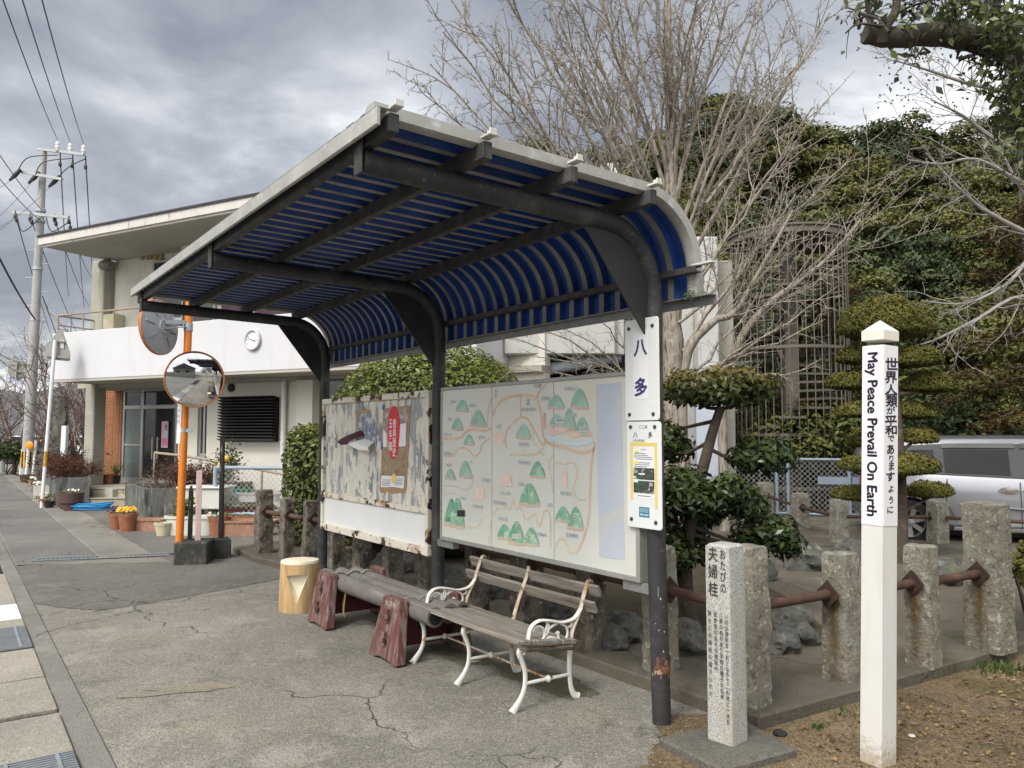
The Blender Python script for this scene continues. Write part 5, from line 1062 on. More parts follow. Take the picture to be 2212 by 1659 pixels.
# louvred window
l0, l1 = ha(472, WB-.25), ha(587, WB-.25); lz0, lz1 = HB(530, 955, WB-.25)[1], HB(530, 856, WB-.25)[1]
mb = MB(); n = 15
for i in range(n): zc_ = lz0+(lz1-lz0)*(i+.5)/n; mb.box(((l0+l1)/2, WB-.18, zc_), (l1-l0+.06, .16, .016), M=Matrix.Rotation(-.35, 4, 'X'))
for a in (l0+.1, (l0+l1)/2, l1-.05): hbox(mb, a, a+.03, WB-.12, WB-.10, lz0, lz1)
lv = mb.build('louvre_screen', K['louvre'], hall)
mb = MB(); hbox(mb, l0+.1, l1-.03, WB-.03, WB-.005, lz0+.02, lz1-.02); mb.build('dark_window', K['dark_void'], lv)
mb = MB(); a_, z_ = HB(501, 838, WB); mb.lathe([(.09, 0), (.085, .05), (.04, .07), (.0001, .07)], 14, (a_, WB, z_), Matrix.Rotation(PI/2, 4, 'X')); mb.build('vent_cap', K['louvre'], hall, smooth=40)
# drainpipe and wall piers to the right
a_ = ha(611, WB-.1); mb = MB(); mb.tube([(a_, WB-.08, .05), (a_, WB-.08, SZ-.12)], .055, 12); mb.tube([(a_, WB-.08, 1.35), (a_, WB-.08, 1.42)], .062, 12); mb.build('drainpipe', K['pvc'], hall, smooth=50)
a_ = ha(640, WB-.2); mb = MB(); hbox(mb, a_, a_+.42, WB-.22, WB-.003, 0, SZ-.12); mb.build('pier', K['render_wall'], hall)
a_, z_ = HB(737, 890, WB); mb = MB(); hbox(mb, a_-.35, a_+.5, WB-.03, WB-.004, z_-.4, z_+.75); w_ = mb.build('window', K['alu_frame'], hall); mb = MB(); hbox(mb, a_-.30, a_+.45, WB-.036, WB-.031, z_-.35, z_+.70); mb.build('pane', K['glass'], w_)
# balcony: parapet, slab
mb = MB(); hbox(mb, -.0, 10.9, 0, .16, SZ, PZ); hbox(mb, 0, .16, .16, 2.0, SZ+.003, PZ-.003); hbox(mb, 10.74, 10.9, .16, 1.2, SZ+.003, PZ-.003); mb.build('balcony_parapet', K['white_wall'], hall, bevel=.012)
mb = MB(); hbox(mb, .02, 10.88, .03, 2.2, SZ-.035, SZ-.0015); hbox(mb, -.0, 10.9, .0, .06, SZ-.05, SZ-.004); mb.build('balcony_slab', K['soffit'], hall)
# upper wall, windows with mauve curtains, roof
mb = MB(); hbox(mb, .42, aR, WB+.02, WB+.27, SZ, EZ-.002); mb.build('upper_wall', K['render_wall'], hall)
u0 = ha(323, WB); uz1 = HB(330, 566, WB)[1]; uz0 = HB(450, 688, WB)[1]-.15
for i in range(3):
    a = u0+i*2.15
    mb = MB(); hbox(mb, a, a+2.0, WB-.04, WB+.015, uz0, uz0+.05); hbox(mb, a, a+2.0, WB-.04, WB+.015, uz1-.05, uz1)
    for q in (0, .97, 1.95): hbox(mb, a+q, a+q+.05, WB-.042, WB+.015, uz0+.05, uz1-.05)
    w_ = mb.build('window', K['alu_frame'], hall); mb = MB(); hbox(mb, a+.04, a+1.96, WB-.02, WB-.012, uz0+.04, uz1-.04); mb.build('pane', K['curtain'] if i else K['glass'], w_)
mb = MB(); a_, z_ = HB(398, 527, WB-.3); hbox(mb, a_, a_+.62, WB-.38, WB-.003, 5.05, EZ-.004); mb.build('beam_end', K['render_wall'], hall)
mb = MB()
for px, w in ((305, .10), (318, .16), (333, .14), (345, .12)): a_, z_ = HB(px, 556, WB); hbox(mb, a_, a_+w, WB-.03, WB+.015, z_-.06, z_+.08)
mb.build('vent_block', mat('ochre vent block', (.30, .24, .10), .7), hall)
mb = MB(); mb.add([(.22, -.42, EZ), (9.2, -.72, EZ), (9.2, 4.8, EZ), (1.4, 4.8, EZ), (.5, 1.55, EZ), (.22, .7, EZ), (.22, -.42, EZ+.19), (9.2, -.72, EZ+.19), (9.2, 4.8, EZ+.19), (1.4, 4.8, EZ+.19), (.5, 1.55, EZ+.19), (.22, .7, EZ+.19)], [(0, 5, 4, 3, 2, 1), (6, 7, 8, 9, 10, 11), (0, 1, 7, 6), (1, 2, 8, 7), (2, 3, 9, 8), (3, 4, 10, 9), (4, 5, 11, 10), (5, 0, 6, 11)])
rf = mb.build('roof', K['soffit'], hall)
mb = MB(); mb.bar((.16, -.46, EZ+.12), (9.2, -.765, EZ+.12), .075, .17); mb.bar((.19, -.43, EZ+.02), (9.2, -.73, EZ+.02), .05, .06); mb.bar((.175, -.50, EZ+.12), (.175, .72, EZ+.12), .07, .165); mb.bar((.18, .7, EZ+.118), (.46, 1.58, EZ+.118), .07, .16); mb.build('fascia', K['fascia'], rf)
mb = MB(); mb.bar((.13, -.47, EZ+.225), (9.2, -.775, EZ+.225), .11, .045); mb.bar((.165, -.52, EZ+.222), (.165, .72, EZ+.222), .10, .04); mb.add([(.19, -.4, EZ+.235), (9.2, -.7, EZ+.235), (9.2, 4.8, EZ+.5), (1.4, 4.8, EZ+.5), (.5, 1.55, EZ+.3), (.19, .7, EZ+.25)], [(0, 1, 2, 3, 4, 5)]); mb.build('roof_edging', K['roof_edge'], rf)
mb = MB(); a_, z_ = HB(350, 520, 1.0); mb.lathe([(.10, -.16), (.12, -.1), (.12, .1), (.08, .16), (.0001, .16)], 14, (.38, 1.0, EZ-.14), Matrix.Rotation(PI/2, 4, 'Y')); mb.build('lamp', mat('dim lamp', (.2, .19, .17), .5, .3), hall, smooth=40)
# balcony rail at the left end and meter box
mb = MB(); P_ = [(.05, 2.3), (.03, .10), (3.1, .10)]
for z_ in (PZ+.42, ): mb.tube([(p[0], p[1], z_) for p in P_], .022, 8)
mb.tube([(.05, 2.3, PZ+.2), (.03, .10, PZ+.2)], .016, 6)
for a, b_ in ((.03, .1), (.05, 1.0), (.9, .1), (1.9, .1), (2.9, .1), (.05, 1.9)): mb.tube([(a, b_, PZ-.3), (a, b_, PZ+.42)], .018, 6)
mb.build('balcony_rail', K['beige_rail'], hall, smooth=50)
a_, z_ = HB(247, 700, WB-.1); mb = MB(); hbox(mb, a_-.2, a_+.2, WB-.25, WB+.005, z_-.22, z_+.22); mb.build('meter_box', mat('cream box', (.52, .49, .34), .6), hall, bevel=.01)
# right-hand wing in raw concrete behind the garden
wing = thing('hall_wing', 'pale concrete wing of the hall behind the garden with a dark slot window', 'building', (0, 0, 0), 0)
def wb(mb, x0, x1, y0, y1, z0, z1): return mb.box(((x0+x1)/2, (y0+y1)/2, (z0+z1)/2), (x1-x0, y1-y0, z1-z0))
YW = 13.6
def wx(px, Y=YW): return AT(px, 800, Y).x
def wz(py, Y=YW): return AT(1200, py, Y).z
mb = MB(); wb(mb, wx(1090), wx(1330), YW, YW+1.5, wz(765), 4.5); wb(mb, wx(1330), wx(1352), YW+.12, YW+1.5, wz(765), 4.5); mb.build('upper_wall', K['concrete_pale'], wing, bevel=.02)
mb = MB(); wb(mb, wx(1015), wx(1090)-.002, YW+.3, YW+1.5, wz(806), 4.5); mb.build('end_wall', mat('grey side wall', (.42, .42, .43), .85, .06, 1.5), wing)
mb = MB(); wb(mb, wx(1060), wx(1420), YW+1.52, YW+4, 0, 4.4); wb(mb, wx(1092), wx(1360), YW+.6, YW+1.2, .0, wz(770)-.02); mb.build('dark_recess', K['dark_void'], wing)
mb = MB(); mb.tube([AT(1085, 815, YW+.3), AT(1200, 795, YW+.3), AT(1340, 770, YW+.3)], .11, 10); mb.build('grey_duct', K['mirror_back'], wing, smooth=50)
YT = 15.6
mb = MB(); wb(mb, wx(1370, YT), wx(1500, YT), YT, YT+2.2, 0, wz(500, YT)); wb(mb, wx(1500, YT), wx(1545, YT), YT-.35, YT+2.2, 0, wz(520, YT)); mb.build('tower_wall', K['concrete_pale'], wing, bevel=.02)
mb = MB(); wb(mb, wx(1545, YT)+.003, wx(1590, YT), YT+.1, YT+2.4, 0, wz(560, YT)); mb.build('tower_side', K['concrete'], wing, bevel=.02)
mb = MB(); wb(mb, wx(1500, YT-.5), wx(1558, YT-.5), YT-.6, YT-.42, 0, wz(795, YT-.5)); mb.build('white_panel', K['panel_blue'], wing)
mb = MB(); wb(mb, wx(1395, YT), wx(1435, YT), YT-.02, YT+.1, wz(760, YT), wz(560, YT)); mb.build('tower_window', K['glass'], wing)
mb = MB(); wb(mb, wx(1315, 16), wx(1355, 16), 17, 18, 5.4, wz(352, 17)); mb.build('roof_vent', K['concrete_pale'], wing)
# clock on the parapet
a_, z_ = HB(547, 735, -.02); ck = thing('wall_clock', 'round white wall clock with black numerals on the balcony parapet', 'clock', BO_+BU*a_+Vector((0, 0, z_))-BV*.002, -BA)
CR = .195; CX = Matrix.Rotation(PI/2, 4, 'X')
mb = MB(); mb.lathe([(CR, 0), (CR, .05), (CR-.012, .058), (CR-.03, .05), (CR-.03, .035)], 40, (0, 0, 0), CX, cap=False); mb.build('rim', mat('clock rim', (.42, .42, .42), .4, .05, metal=.3), ck, smooth=40)
mb = MB(); mb.lathe([(CR-.028, .036), (.0001, .036)], 40, (0, 0, 0), CX, cap=False); mb.build('dial', K['clock_white'], ck)
mb = MB()
for h in range(1, 13): t = PI/2-h*PI/6; text(mb, str(h), .050, (.133*math.cos(t), -.038, .133*math.sin(t)), (1, 0, 0), (0, 0, 1))
for q in range(60): t = q*PI/30; mb.add([(r*math.cos(t+d), -.038, r*math.sin(t+d)) for r, d in ((.158, -.008), (.165, -.008), (.165, .008), (.158, .008))], [(0, 1, 2, 3)])
mb.build('numerals', K['ink'], ck)
for nm, h, L_, w in (('hour_hand', 3.8, .085, .014), ('minute_hand', 9.6, .13, .010), ('second_hand', 3.1, .13, .004)):
    t = PI/2-h*PI/6; mb = MB(); mb.bar((-.04*math.cos(t), -.041, -.04*math.sin(t)), (L_*math.cos(t), -.041, L_*math.sin(t)), w, .003, up=(0, 1, 0)); mb.build(nm, K['ink'], ck)
# steps between the two concrete planters
stp = thing('entrance_steps', 'two cream tiled entrance steps between two concrete planters', 'steps', G(230, 1094), 0)
s0, s1 = G(192, 1094.7), G(272, 1094.7); u = (s1-s0).normalized(); n_ = Vector((-u.y, u.x, 0))
def quad_block(mb, o, u, n_, x0, x1, y0, y1, z0, z1): mb.prism(ccw([tuple((o+u*x+n_*y)[:2]) for x, y in ((x0, y0), (x1, y0), (x1, y1), (x0, y1))]), z0, z1)
L_ = (s1-s0).length
mb = MB(); quad_block(mb, s0, u, n_, -.1, L_+.15, 0, .32, -.02, .165); mb.build('tread', K['step_tile'], stp, world=True, bevel=.012)
mb = MB(); quad_block(mb, s0, u, n_, -.1, L_+.15, .322, 1.7, -.02, .355); mb.build('tread', K['step_tile'], stp, world=True, bevel=.012)
mb = MB(); quad_block(mb, s0, u, n_, -.1, L_+.15, -.018, .33, .17, .185); quad_block(mb, s0, u, n_, -.1, L_+.15, .306, 1.7, .358, .372); mb.build('nosing', K['concrete'], stp, world=True)
# concrete planters
def planter(label, pts, h, z0=0):
    o = thing('concrete_planter', label, 'planter', pts[0], 0, 'concrete planters by the entrance'); P = [Vector((p[0], p[1], 0)) for p in pts]; c = sum(P, Vector())/len(P); k = len(P)
    mb = MB()
    for i in range(k):
        a, b = P[i], P[(i+1) % k]; ai, bi = a+(c-a)*.10, b+(c-b)*.10
        mb.add([(a.x, a.y, z0), (b.x, b.y, z0), (b.x, b.y, h), (a.x, a.y, h), (ai.x, ai.y, h), (bi.x, bi.y, h), (bi.x, bi.y, h-.1), (ai.x, ai.y, h-.1)], [(0, 1, 2, 3), (3, 2, 5, 4), (4, 5, 6, 7)])
    o2 = mb.build('walls', K['planter_concrete'], o, world=True)
    mb = MB(); mb.add([(p.x+(c-p).x*.08, p.y+(c-p).y*.08, h-.05) for p in P], [tuple(range(k))]); mb.build('soil', K['soil'], o, world=True); return o, c
p1 = [G(123, 1097), G(192, 1095)]; n1 = DD; pl1, c_pl1 = planter('long mossy concrete planter at the left of the entrance steps', [p1[0], p1[1], p1[1]+DD*3.2, p1[0]+DD*3.6], .63)
p2 = [G(268.5, 1105.5), G(312, 1124), G(450, 1118)]; pl2, c_pl2 = planter('wide stained concrete planter at the right of the entrance steps', [p2[0], p2[1], p2[2], p2[2]+Vector((.25, 1.7, 0))], .57)
# ramp handrail and kerb
rp = thing('ramp_handrail', 'beige handrail sloping down the ramp along the hall wall', 'handrail', AT(335, 1040, 16.6), 0)
ra = [AT(334, 978, 16.4), AT(400, 985, 16.2), AT(480, 999, 15.6), AT(560, 1014, 15.0), AT(640, 1030, 14.5)]
mb = MB(); mb.tube(ra, .028, 10); mb.build('rail', K['beige_rail'], rp, world=True, smooth=50)
for p in [ra[0]]+[ra[0]+(ra[1]-ra[0])*1.9]+[AT(503, 1003, 15.4), AT(566, 1015, 14.95)]: mb = MB(); mb.tube([p, Vector((p.x, p.y, 0))], .024, 8); mb.build('baluster', K['beige_rail'], rp, world=True, smooth=50)
rk = thing('ramp', 'low concrete ramp kerb below the beige handrail', 'ramp', AT(520, 1060, 15.2), 0)
mb = MB(); a, b = Vector((AT(470, 1060, 15.6).x, 15.6, 0)), Vector((AT(660, 1060, 14.3).x, 14.3, 0)); u = (b-a).normalized(); n_ = Vector((-u.y, u.x, 0)); vs = []
for p, h in ((a, .48), (b, .12)):
    for w_ in (0, .12): vs += [tuple(p+n_*w_), tuple(p+n_*w_+Vector((0, 0, h)))]
mb.add(vs, [(0, 4, 5, 1), (2, 3, 7, 6), (1, 5, 7, 3), (0, 1, 3, 2), (4, 6, 7, 5)]); mb.build('kerb_wall', K['concrete'], rk, world=True)
# chain-link fence in front of the hall
def chainlink(name, label, cat, o, e, z0, z1, posts, mesh_m, frame_m, cell=.075, r=.0035, fr=.024, diag='part', mid=None):
    root = thing(name, label, cat, (o.x, o.y, 0), 0); u = (e-o); L_ = u.length; u.normalize()
    mb = MB()
    def P(s, z): return (o.x+u.x*s, o.y+u.y*s, z)
    H = z1-z0; k = -H
    while k < L_:
        s0, s1 = max(k, 0), min(k+H, L_)
        if s1 > s0: mb.tube([P(s0, z0+s0-k), P(s1, z0+s1-k)], r, 3, caps=False); mb.tube([P(s0, z1-(s0-k)), P(s1, z1-(s1-k))], r, 3, caps=False)
        k += cell
    mb.build('wire_mesh', mesh_m, root, world=True)
    for z in (z0, z1): mb = MB(); mb.tube([P(0, z), P(L_, z)], fr*.8, 8); mb.build('rail', frame_m, root, world=True, smooth=50)
    for s in posts: mb = MB(); mb.tube([P(s, 0), P(s, z1+.02)], fr, 10); mb.build('fence_post', frame_m, root, world=True, smooth=50)
    return root
o_, e_ = G(463, 1131), AT(640, 1100, 13.3); e_.z = 0; o_.z = 0
chainlink('wire_fence', 'low chain-link fence with pale blue end post before the hall wall', 'wire fence', o_, Vector((e_.x, 13.5, 0)), .18, .98, (0, 1.6), K['wire_mesh'], K['pale_blue'], .1, .004, .04)
# ---------------------------------------------------------------- spiral stair in its round cage
sc_ = AT(1706, 800, 16.4); R_ = 1.17
sp = thing('spiral_stair', 'tall brown spiral staircase inside a round cage of thin vertical bars', 'staircase', (sc_.x, sc_.y, 0), 0)
ztop = AT(1706, 505, 15.3).z
mb = MB()
for i in range(46): a = 2*PI*i/46; mb.tube([(R_*math.cos(a), R_*math.sin(a), .15), (R_*math.cos(a), R_*math.sin(a), ztop+.1)], .012, 5, caps=False)
mb.build('bar_cage', K['brown_steel'], sp)
mb = MB(); mb.lathe([(R_+.03, .04), (R_+.03, .17), (R_-.03, .17), (R_-.03, .04), (R_+.03, .04)], 56, (0, 0, ztop), cap=False); mb.lathe([(R_+.07, .17), (R_+.07, .21), (.0001, .26)], 56, (0, 0, ztop), cap=False); mb.build('top_ring', K['brown_steel'], sp, smooth=30)
for z in (.5, 1.55, 3.3): mb = MB(); mb.lathe([(R_+.02, -.03), (R_+.02, .03), (R_-.02, .03), (R_-.02, -.03), (R_+.02, -.03)], 48, (0, 0, z), cap=False); mb.build('hoop', K['brown_steel'], sp, smooth=30)
mb = MB(); mb.box((0, 0, ztop/2), (.27, .27, ztop)); mb.build('centre_column', K['brown_steel'], sp, bevel=.02)
for i in range(28):
    a = i*2*PI/14+.6; z = .35+i*.19
    if z > ztop-.3: break
    mb = MB(); vs = []
    for zz in (z, z+.05):
        for q, rr in ((a-.02, .12), (a-.02, R_-.03), (a+.45, R_-.03), (a+.45, .12)): vs.append((rr*math.cos(q), rr*math.sin(q), zz))
    mb.add(vs, [(0, 3, 2, 1), (4, 5, 6, 7), (0, 1, 5, 4), (1, 2, 6, 5), (2, 3, 7, 6), (3, 0, 4, 7)]); mb.build('tread', K['brown_steel'], sp)
# chain-link gate at the back
def flat(v): return Vector((v.x, v.y, 0))
o_, e_ = flat(AT(1565, 1100, 14.9)), flat(AT(1905, 1100, 14.0))
gt_ = chainlink('wire_gate', 'pale blue framed chain-link gate and fence below the spiral staircase', 'wire fence', o_, e_, .10, 1.10, (0, .95, 1.15, 2.2, 2.34), K['wire_mesh'], K['pale_blue'], .095, .0045, .032)
u = (e_-o_).normalized(); mb = MB(); p = o_+u*1.95+Vector((0, 0, .72)); mb.bar(p-u*.28, p+u*.28, .02, .14); mb.build('latch_plate', K['pale_blue'], gt_, world=True)
# ---------------------------------------------------------------- utility pole and its lines
UP = AT(66, 900, 27.); up_b = AT(58, 1019, 27.); up_t = AT(95, 322, 27.)
ut = thing('utility_pole', 'tall grey concrete utility pole with three crossarms of insulators', 'utility pole', (up_b.x, up_b.y, 0), 0)
pb_ = Vector((up_b.x, up_b.y, 0)); mb = MB(); mb.tube([pb_, pb_+(up_t-pb_)*.5, up_t], [.19, .15, .105], 20); mb.build('pole', K['pole_concrete'], ut, world=True, smooth=50)
def PO(py): s = (AT(66, py, 27.).z)/up_t.z; return pb_+(up_t-pb_)*s
arms = [((83, 322), (182, 334), 27.0), ((38, 370), (134, 387), 26.9), ((28, 458), (149, 470), 26.9)]
ins = []
for (a, b, Y) in arms:
    A, B = AT(*a, Y), AT(*b, Y-.6); mb = MB(); mb.bar(A, B, .09, .09); mb.build('crossarm', K['steel_grey'], ut, world=True)
for px, py in ((124, 311), (151, 315), (180, 319)):
    p = AT(px, py+14, 26.7); mb = MB(); mb.lathe([(.03, 0), (.075, .04), (.075, .08), (.045, .10), (.08, .14), (.08, .19), (.05, .22), (.07, .26), (.065, .33), (.02, .37), (.0001, .38)], 14, p-Vector((0, 0, .05))); mb.build('insulator', K['porcelain'], ut, world=True, smooth=50); ins.append(p+Vector((0, 0, .38)))
for px, py in ((33, 378), (74, 384), (118, 392)):
    p = AT(px, py, 26.7); mb = MB(); mb.tube([p+Vector((.18, 0, .2)), p, p+Vector((-.2, 0, -.2))], [.06, .08, .04], 10); mb.build('strain_insulator', K['bolt'], ut, world=True, smooth=50)
for px, py in ((33, 465), (36, 472), (65, 470), (69, 477), (118, 472), (121, 480), (149, 476), (152, 490), (130, 352), (156, 355), (185, 358)):
    p = AT(px, py, 26.6); mb = MB(); mb.lathe([(.02, -.14), (.055, -.10), (.055, .0), (.02, .05), (.02, .16)], 8, p); mb.build('cable_clamp', K['bolt'], ut, world=True, smooth=50)
for py in (455, 478, 580, 690): mb = MB(); p = PO(py); mb.lathe([(.165, -.05), (.165, .05)], 16, p); mb.build('band', K['steel_grey'], ut, world=True)
mb = MB()
for k in range(12): p = PO(480+k*30); s = 1 if k % 2 else -1; mb.tube([p, p+Vector((s*.42, 0, 0))], .014, 5)
mb.build('step_bolts', K['steel_grey'], ut, world=True)
# hazard band and reflective guard near the base
mb = MB(); p = AT(63, 980, 27.); mb.lathe([(.205, -.55), (.205, .0)], 20, (PO(985).x, PO(985).y, AT(63, 975, 27.).z)); mb.build('hazard_band', mat('hazard yellow', (.70, .38, .02), .5), ut, world=True, smooth=50)
mb = MB()
for k in range(10):
    a = 2*PI*k/10; c_ = Vector((PO(985).x, PO(985).y, 0)); z1_ = AT(63, 975, 27.).z; vs = [(c_.x+.209*math.cos(a+d), c_.y+.209*math.sin(a+d), z) for z in (z1_-.55, z1_) for d in (-.16, 0, .16)]; mb.add(vs, [(0, 1, 4, 3), (1, 2, 5, 4)])
mb.build('hazard_stripe', K['black'], ut, world=True)
def cable(pts3, r, name, label, sag=0.):
    P = [Vector(p) for p in pts3]; out = []
    for i in range(len(P)-1):
        for k in range(10):
            s = k/10; q = P[i].lerp(P[i+1], s); q.z -= sag*4*s*(1-s); out.append(q)
    out.append(P[-1]); mb = MB(); mb.tube(out, r, 5, caps=False); o = mb.build(name, K['wire'], None, origin=tuple(P[0])); return tag(o, label, 'power line', 'power lines on the utility pole')
near = [(18, -40), (62, -40), (106, -40)]
lbl = ['leftmost of the three power lines climbing steeply from the top crossarm', 'middle of the three power lines climbing steeply from the top crossarm', 'rightmost of the three power lines climbing steeply from the top crossarm']
for i in range(3): cable([ins[i], AT(near[i][0]-26, near[i][1], 9.)], .010, 'power_line', lbl[i], .1)
far = [((130, 330), (148, 640), 'line running down past the clamp below the first porcelain insulator'), ((157, 335), (182, 665), 'line running down past the clamp below the second porcelain insulator'), ((185, 338), (205, 655), 'line running down past the clamp below the third porcelain insulator')]
for (a, b, l_) in far: cable([AT(*a, 26.6), AT(*b, 75.)], .022, 'power_line', l_, .3)
for (a, b, l_) in (((36, 475), (128, 770), 'thin line dropping to the right from the left end of the lowest crossarm'), ((69, 480), (180, 745), 'thin line dropping to the right from beside the pole on the lowest crossarm'), ((121, 482), (192, 660), 'thin line dropping to the right from the right half of the lowest crossarm'), ((152, 492), (200, 600), 'thin line dropping to the right from the right end of the lowest crossarm'), ((92, 640), (160, 800), 'service line dropping right from the pole at mid height')): cable([AT(*a, 26.6), AT(*b, 70.)], .018, 'power_line', l_, .3)
for (a, b, l_, r) in (((92, 455), (-30, 290), 'thick black cable rising to the left, upper of two', .016), ((94, 482), (-30, 350), 'thick black cable rising to the left, lower of two', .016), ((76, 690), (-20, 520), 'spiral-wrapped cable rising to the left edge from mid pole', .035), ((33, 380), (-40, 420), 'thin line running left from the middle crossarm end', .008), ((74, 386), (-40, 500), 'thin line running left and down from beside the pole on the middle crossarm', .008), ((118, 394), (-40, 525), 'thin line running left and down from the right of the middle crossarm', .008), ((33, 468), (-40, 500), 'thin line running left from the lowest crossarm end', .008)): cable([AT(*a, 26.7), AT(*b, 18.)], r*.75, 'power_line', l_, .1)
mb = MB()
for a, m_, b in (((40, 366), (62, 340), (124, 335)), ((76, 378), (95, 350), (157, 342)), ((120, 388), (150, 360), (185, 343)), ((38, 472), (50, 500), (88, 470)), ((100, 470), (112, 500), (148, 480))): mb.tube(smoothpath([AT(*a, 26.6), AT(*m_, 26.5), AT(*b, 26.6)], 6), .018, 5, caps=False)
mb.build('jumper_cables', K['wire'], ut, world=True)
# ---------------------------------------------------------------- road signs seen from behind
sg = thing('triangle_sign', 'triangular road sign seen from behind on a white pole with an ochre band', 'road sign', flat(AT(91, 1070, 16.6)), 0)
b_, t_ = AT(91, 1072, 16.6), AT(119, 735, 16.6); b_.z = 0; mb = MB(); mb.tube([b_, t_], .037, 14); mb.build('pole', K['white_paint'], sg, world=True, smooth=50)
mb = MB(); q0, q1 = b_.lerp(t_, .245), b_.lerp(t_, .335); mb.tube([q0, q1], .0395, 14); mb.build('ochre_band', K['yellow_paint'], sg, world=True, smooth=50)
def plate_px(mb, pts, Y, thick, skew=0.):
    P = [AT(x, y, Y+skew*(x-pts[0][0])) for x, y in pts]; k = len(P); off = Vector((0, thick, 0)); mb.add([tuple(p) for p in P]+[tuple(p+off) for p in P], [tuple(range(k-1, -1, -1)), tuple(range(k, 2*k))]+[(i, (i+1) % k, k+(i+1) % k, k+i) for i in range(k)])
mb = MB(); plate_px(mb, [(129, 711), (134, 714), (151, 763), (150, 779), (146, 780), (99, 776), (96, 772), (97, 757), (124, 714)], 16.68, .02); mb.build('sign_plate', K['sign_back'], sg, world=True)
mb = MB(); mb.bar(AT(99, 768, 16.64), AT(149, 773, 16.64), .03, .03); mb.bar(AT(112, 735, 16.64), AT(142, 738, 16.64), .03, .03); mb.build('stiffener', K['sign_back'], sg, world=True)
mb = MB(); plate_px(mb, [(130, 733), (138, 734), (138, 753), (130, 752)], 16.66, .004); mb.build('label', K['concrete_pale'], sg, world=True)
rs2 = thing('round_sign', 'round road sign seen from behind on a bracket of the utility pole', 'road sign', flat(AT(37, 800, 27.5)), 0)
c = AT(37, 800, 27.); mb = MB(); mb.lathe([(.335, 0), (.335, .02)], 36, c, Matrix.Rotation(-PI/2+.1, 4, 'X')); mb.build('sign_plate', K['sign_back'], rs2, world=True)
mb = MB(); mb.bar(c+Vector((0, -.05, -.33)), c+Vector((.02, -.05, .33)), .07, .05); mb.bar(c+Vector((.0, -.05, -.03)), c+Vector((.55, .1, -.05)), .05, .05); mb.bar(c+Vector((-.28, -.03, .2)), c+Vector((.28, -.03, .2)), .03, .02); mb.bar(c+Vector((-.28, -.03, -.2)), c+Vector((.28, -.03, -.2)), .03, .02); mb.build('bracket', K['sign_back'], rs2, world=True)
# far direction sign
ds = thing('direction_sign', 'far white direction sign with blue Japanese lettering behind bare shrubs', 'sign', flat(AT(36, 840, 46.)), 0)
mb = MB(); P = [AT(17, 842, 46), AT(56, 842, 46), AT(57, 800, 46), AT(22, 797, 46)]; off = Vector((0, .05, 0)); mb.add([tuple(p) for p in P]+[tuple(p+off) for p in P], [(0, 1, 2, 3), (7, 6, 5, 4), (0, 4, 5, 1), (1, 5, 6, 2), (2, 6, 7, 3), (3, 7, 4, 0)]); mb.build('board', mat('pale blue-white board', (.62, .66, .74), .5, .03), ds, world=True)
mb = MB(); text(mb, '犬飼農村舞台', .20, AT(40, 804, 45.9)+Vector((.05, -.03, 0)), (1, 0, .03), (0, 0, 1), bold=.01); text(mb, '↑', .42, AT(22, 820, 45.9), (1, 0, 0), (0, 0, 1), bold=.02); text(mb, '八多五滝', .23, AT(40, 820, 45.9), (1, 0, .03), (0, 0, 1), bold=.01); mb.build('lettering', mat('blue lettering', (.05, .12, .42), .5), ds, world=True)
for px in (24, 52): p = AT(px, 842, 46.1); mb = MB(); mb.tube([p, (p.x, p.y, 0)], .05, 8); mb.build('post', K['steel_grey'], ds, world=True)
# delineators, guard, bollard, memorial stone, white post
dl = thing('delineator', 'white road delineator post with an orange reflector disc', 'delineator', flat(AT(57, 1029, 25.9)), 0)
p = flat(AT(56, 1029, 25.9)); mb = MB(); mb.tube([p, p+Vector((.06, 0, 1.12))], .05, 10); mb.tube([p+Vector((.16, .1, 0)), p+Vector((.24, .1, 1.34))], .05, 10); mb.build('post', K['white_paint'], dl, world=True, smooth=50)
mb = MB(); mb.lathe([(.0001, 0), (.13, 0), (.13, .03), (.10, .05), (.0001, .055)], 20, p+Vector((.14, -.08, 1.17)), Matrix.Rotation(PI/2, 4, 'X')); mb.build('reflector', K['orange_lens'], dl, world=True, smooth=40)
gw = thing('guy_guard', 'thin guy wire guard striped yellow and black beside the utility pole', 'wire guard', G(44, 1040), 0)
a, b = AT(44, 1016, 27.5), AT(50, 957, 27.4); mb = MB(); mb.tube([(a.x, a.y, 0), b], .045, 8); mb.build('sleeve', K['white_paint'], gw, world=True, smooth=50)
mb = MB(); mb.tube([a.lerp(b, .78), b+(b-a)*.01], .05, 8); mb.build('stripe', K['black'], gw, world=True)
bo_ = thing('bollard', 'short pale bollard with a wide yellow top at the left edge', 'bollard', flat(AT(2, 1010, 31)), 0)
a, b, c = AT(2, 1014, 31.), AT(3, 985, 31.), AT(4, 960, 31.); mb = MB(); mb.tube([(a.x, a.y, 0), b], .14, 14); mb.build('post', K['concrete_pale'], bo_, world=True, smooth=50); mb = MB(); mb.tube([b, c], .19, 14); mb.build('cap', mat('yellow cap', (.55, .45, .05), .5), bo_, world=True, smooth=40)
ms = thing('memorial_stone', 'tall dark slab-like memorial stone on a rock base behind the planter', 'stone monument', flat(AT(124, 990, 25.)), 0)
mb = MB(); a = AT(124, 966, 25.); rough_post(mb, (a.x, a.y, AT(124, 966, 25.).z-.05), .55, .3, AT(124, 855, 25.).z-AT(124, 966, 25.).z+.05, .25, 17, .05, .82); mb.build('slab', mat('old dark stone', (.10, .095, .08), .9, .3, 3, [((.26, .25, .2), 1.8, .52, .62, (1, 1, .4)), ((.03, .03, .028), 3, .58, .68)], .3), ms, world=True, smooth=40)
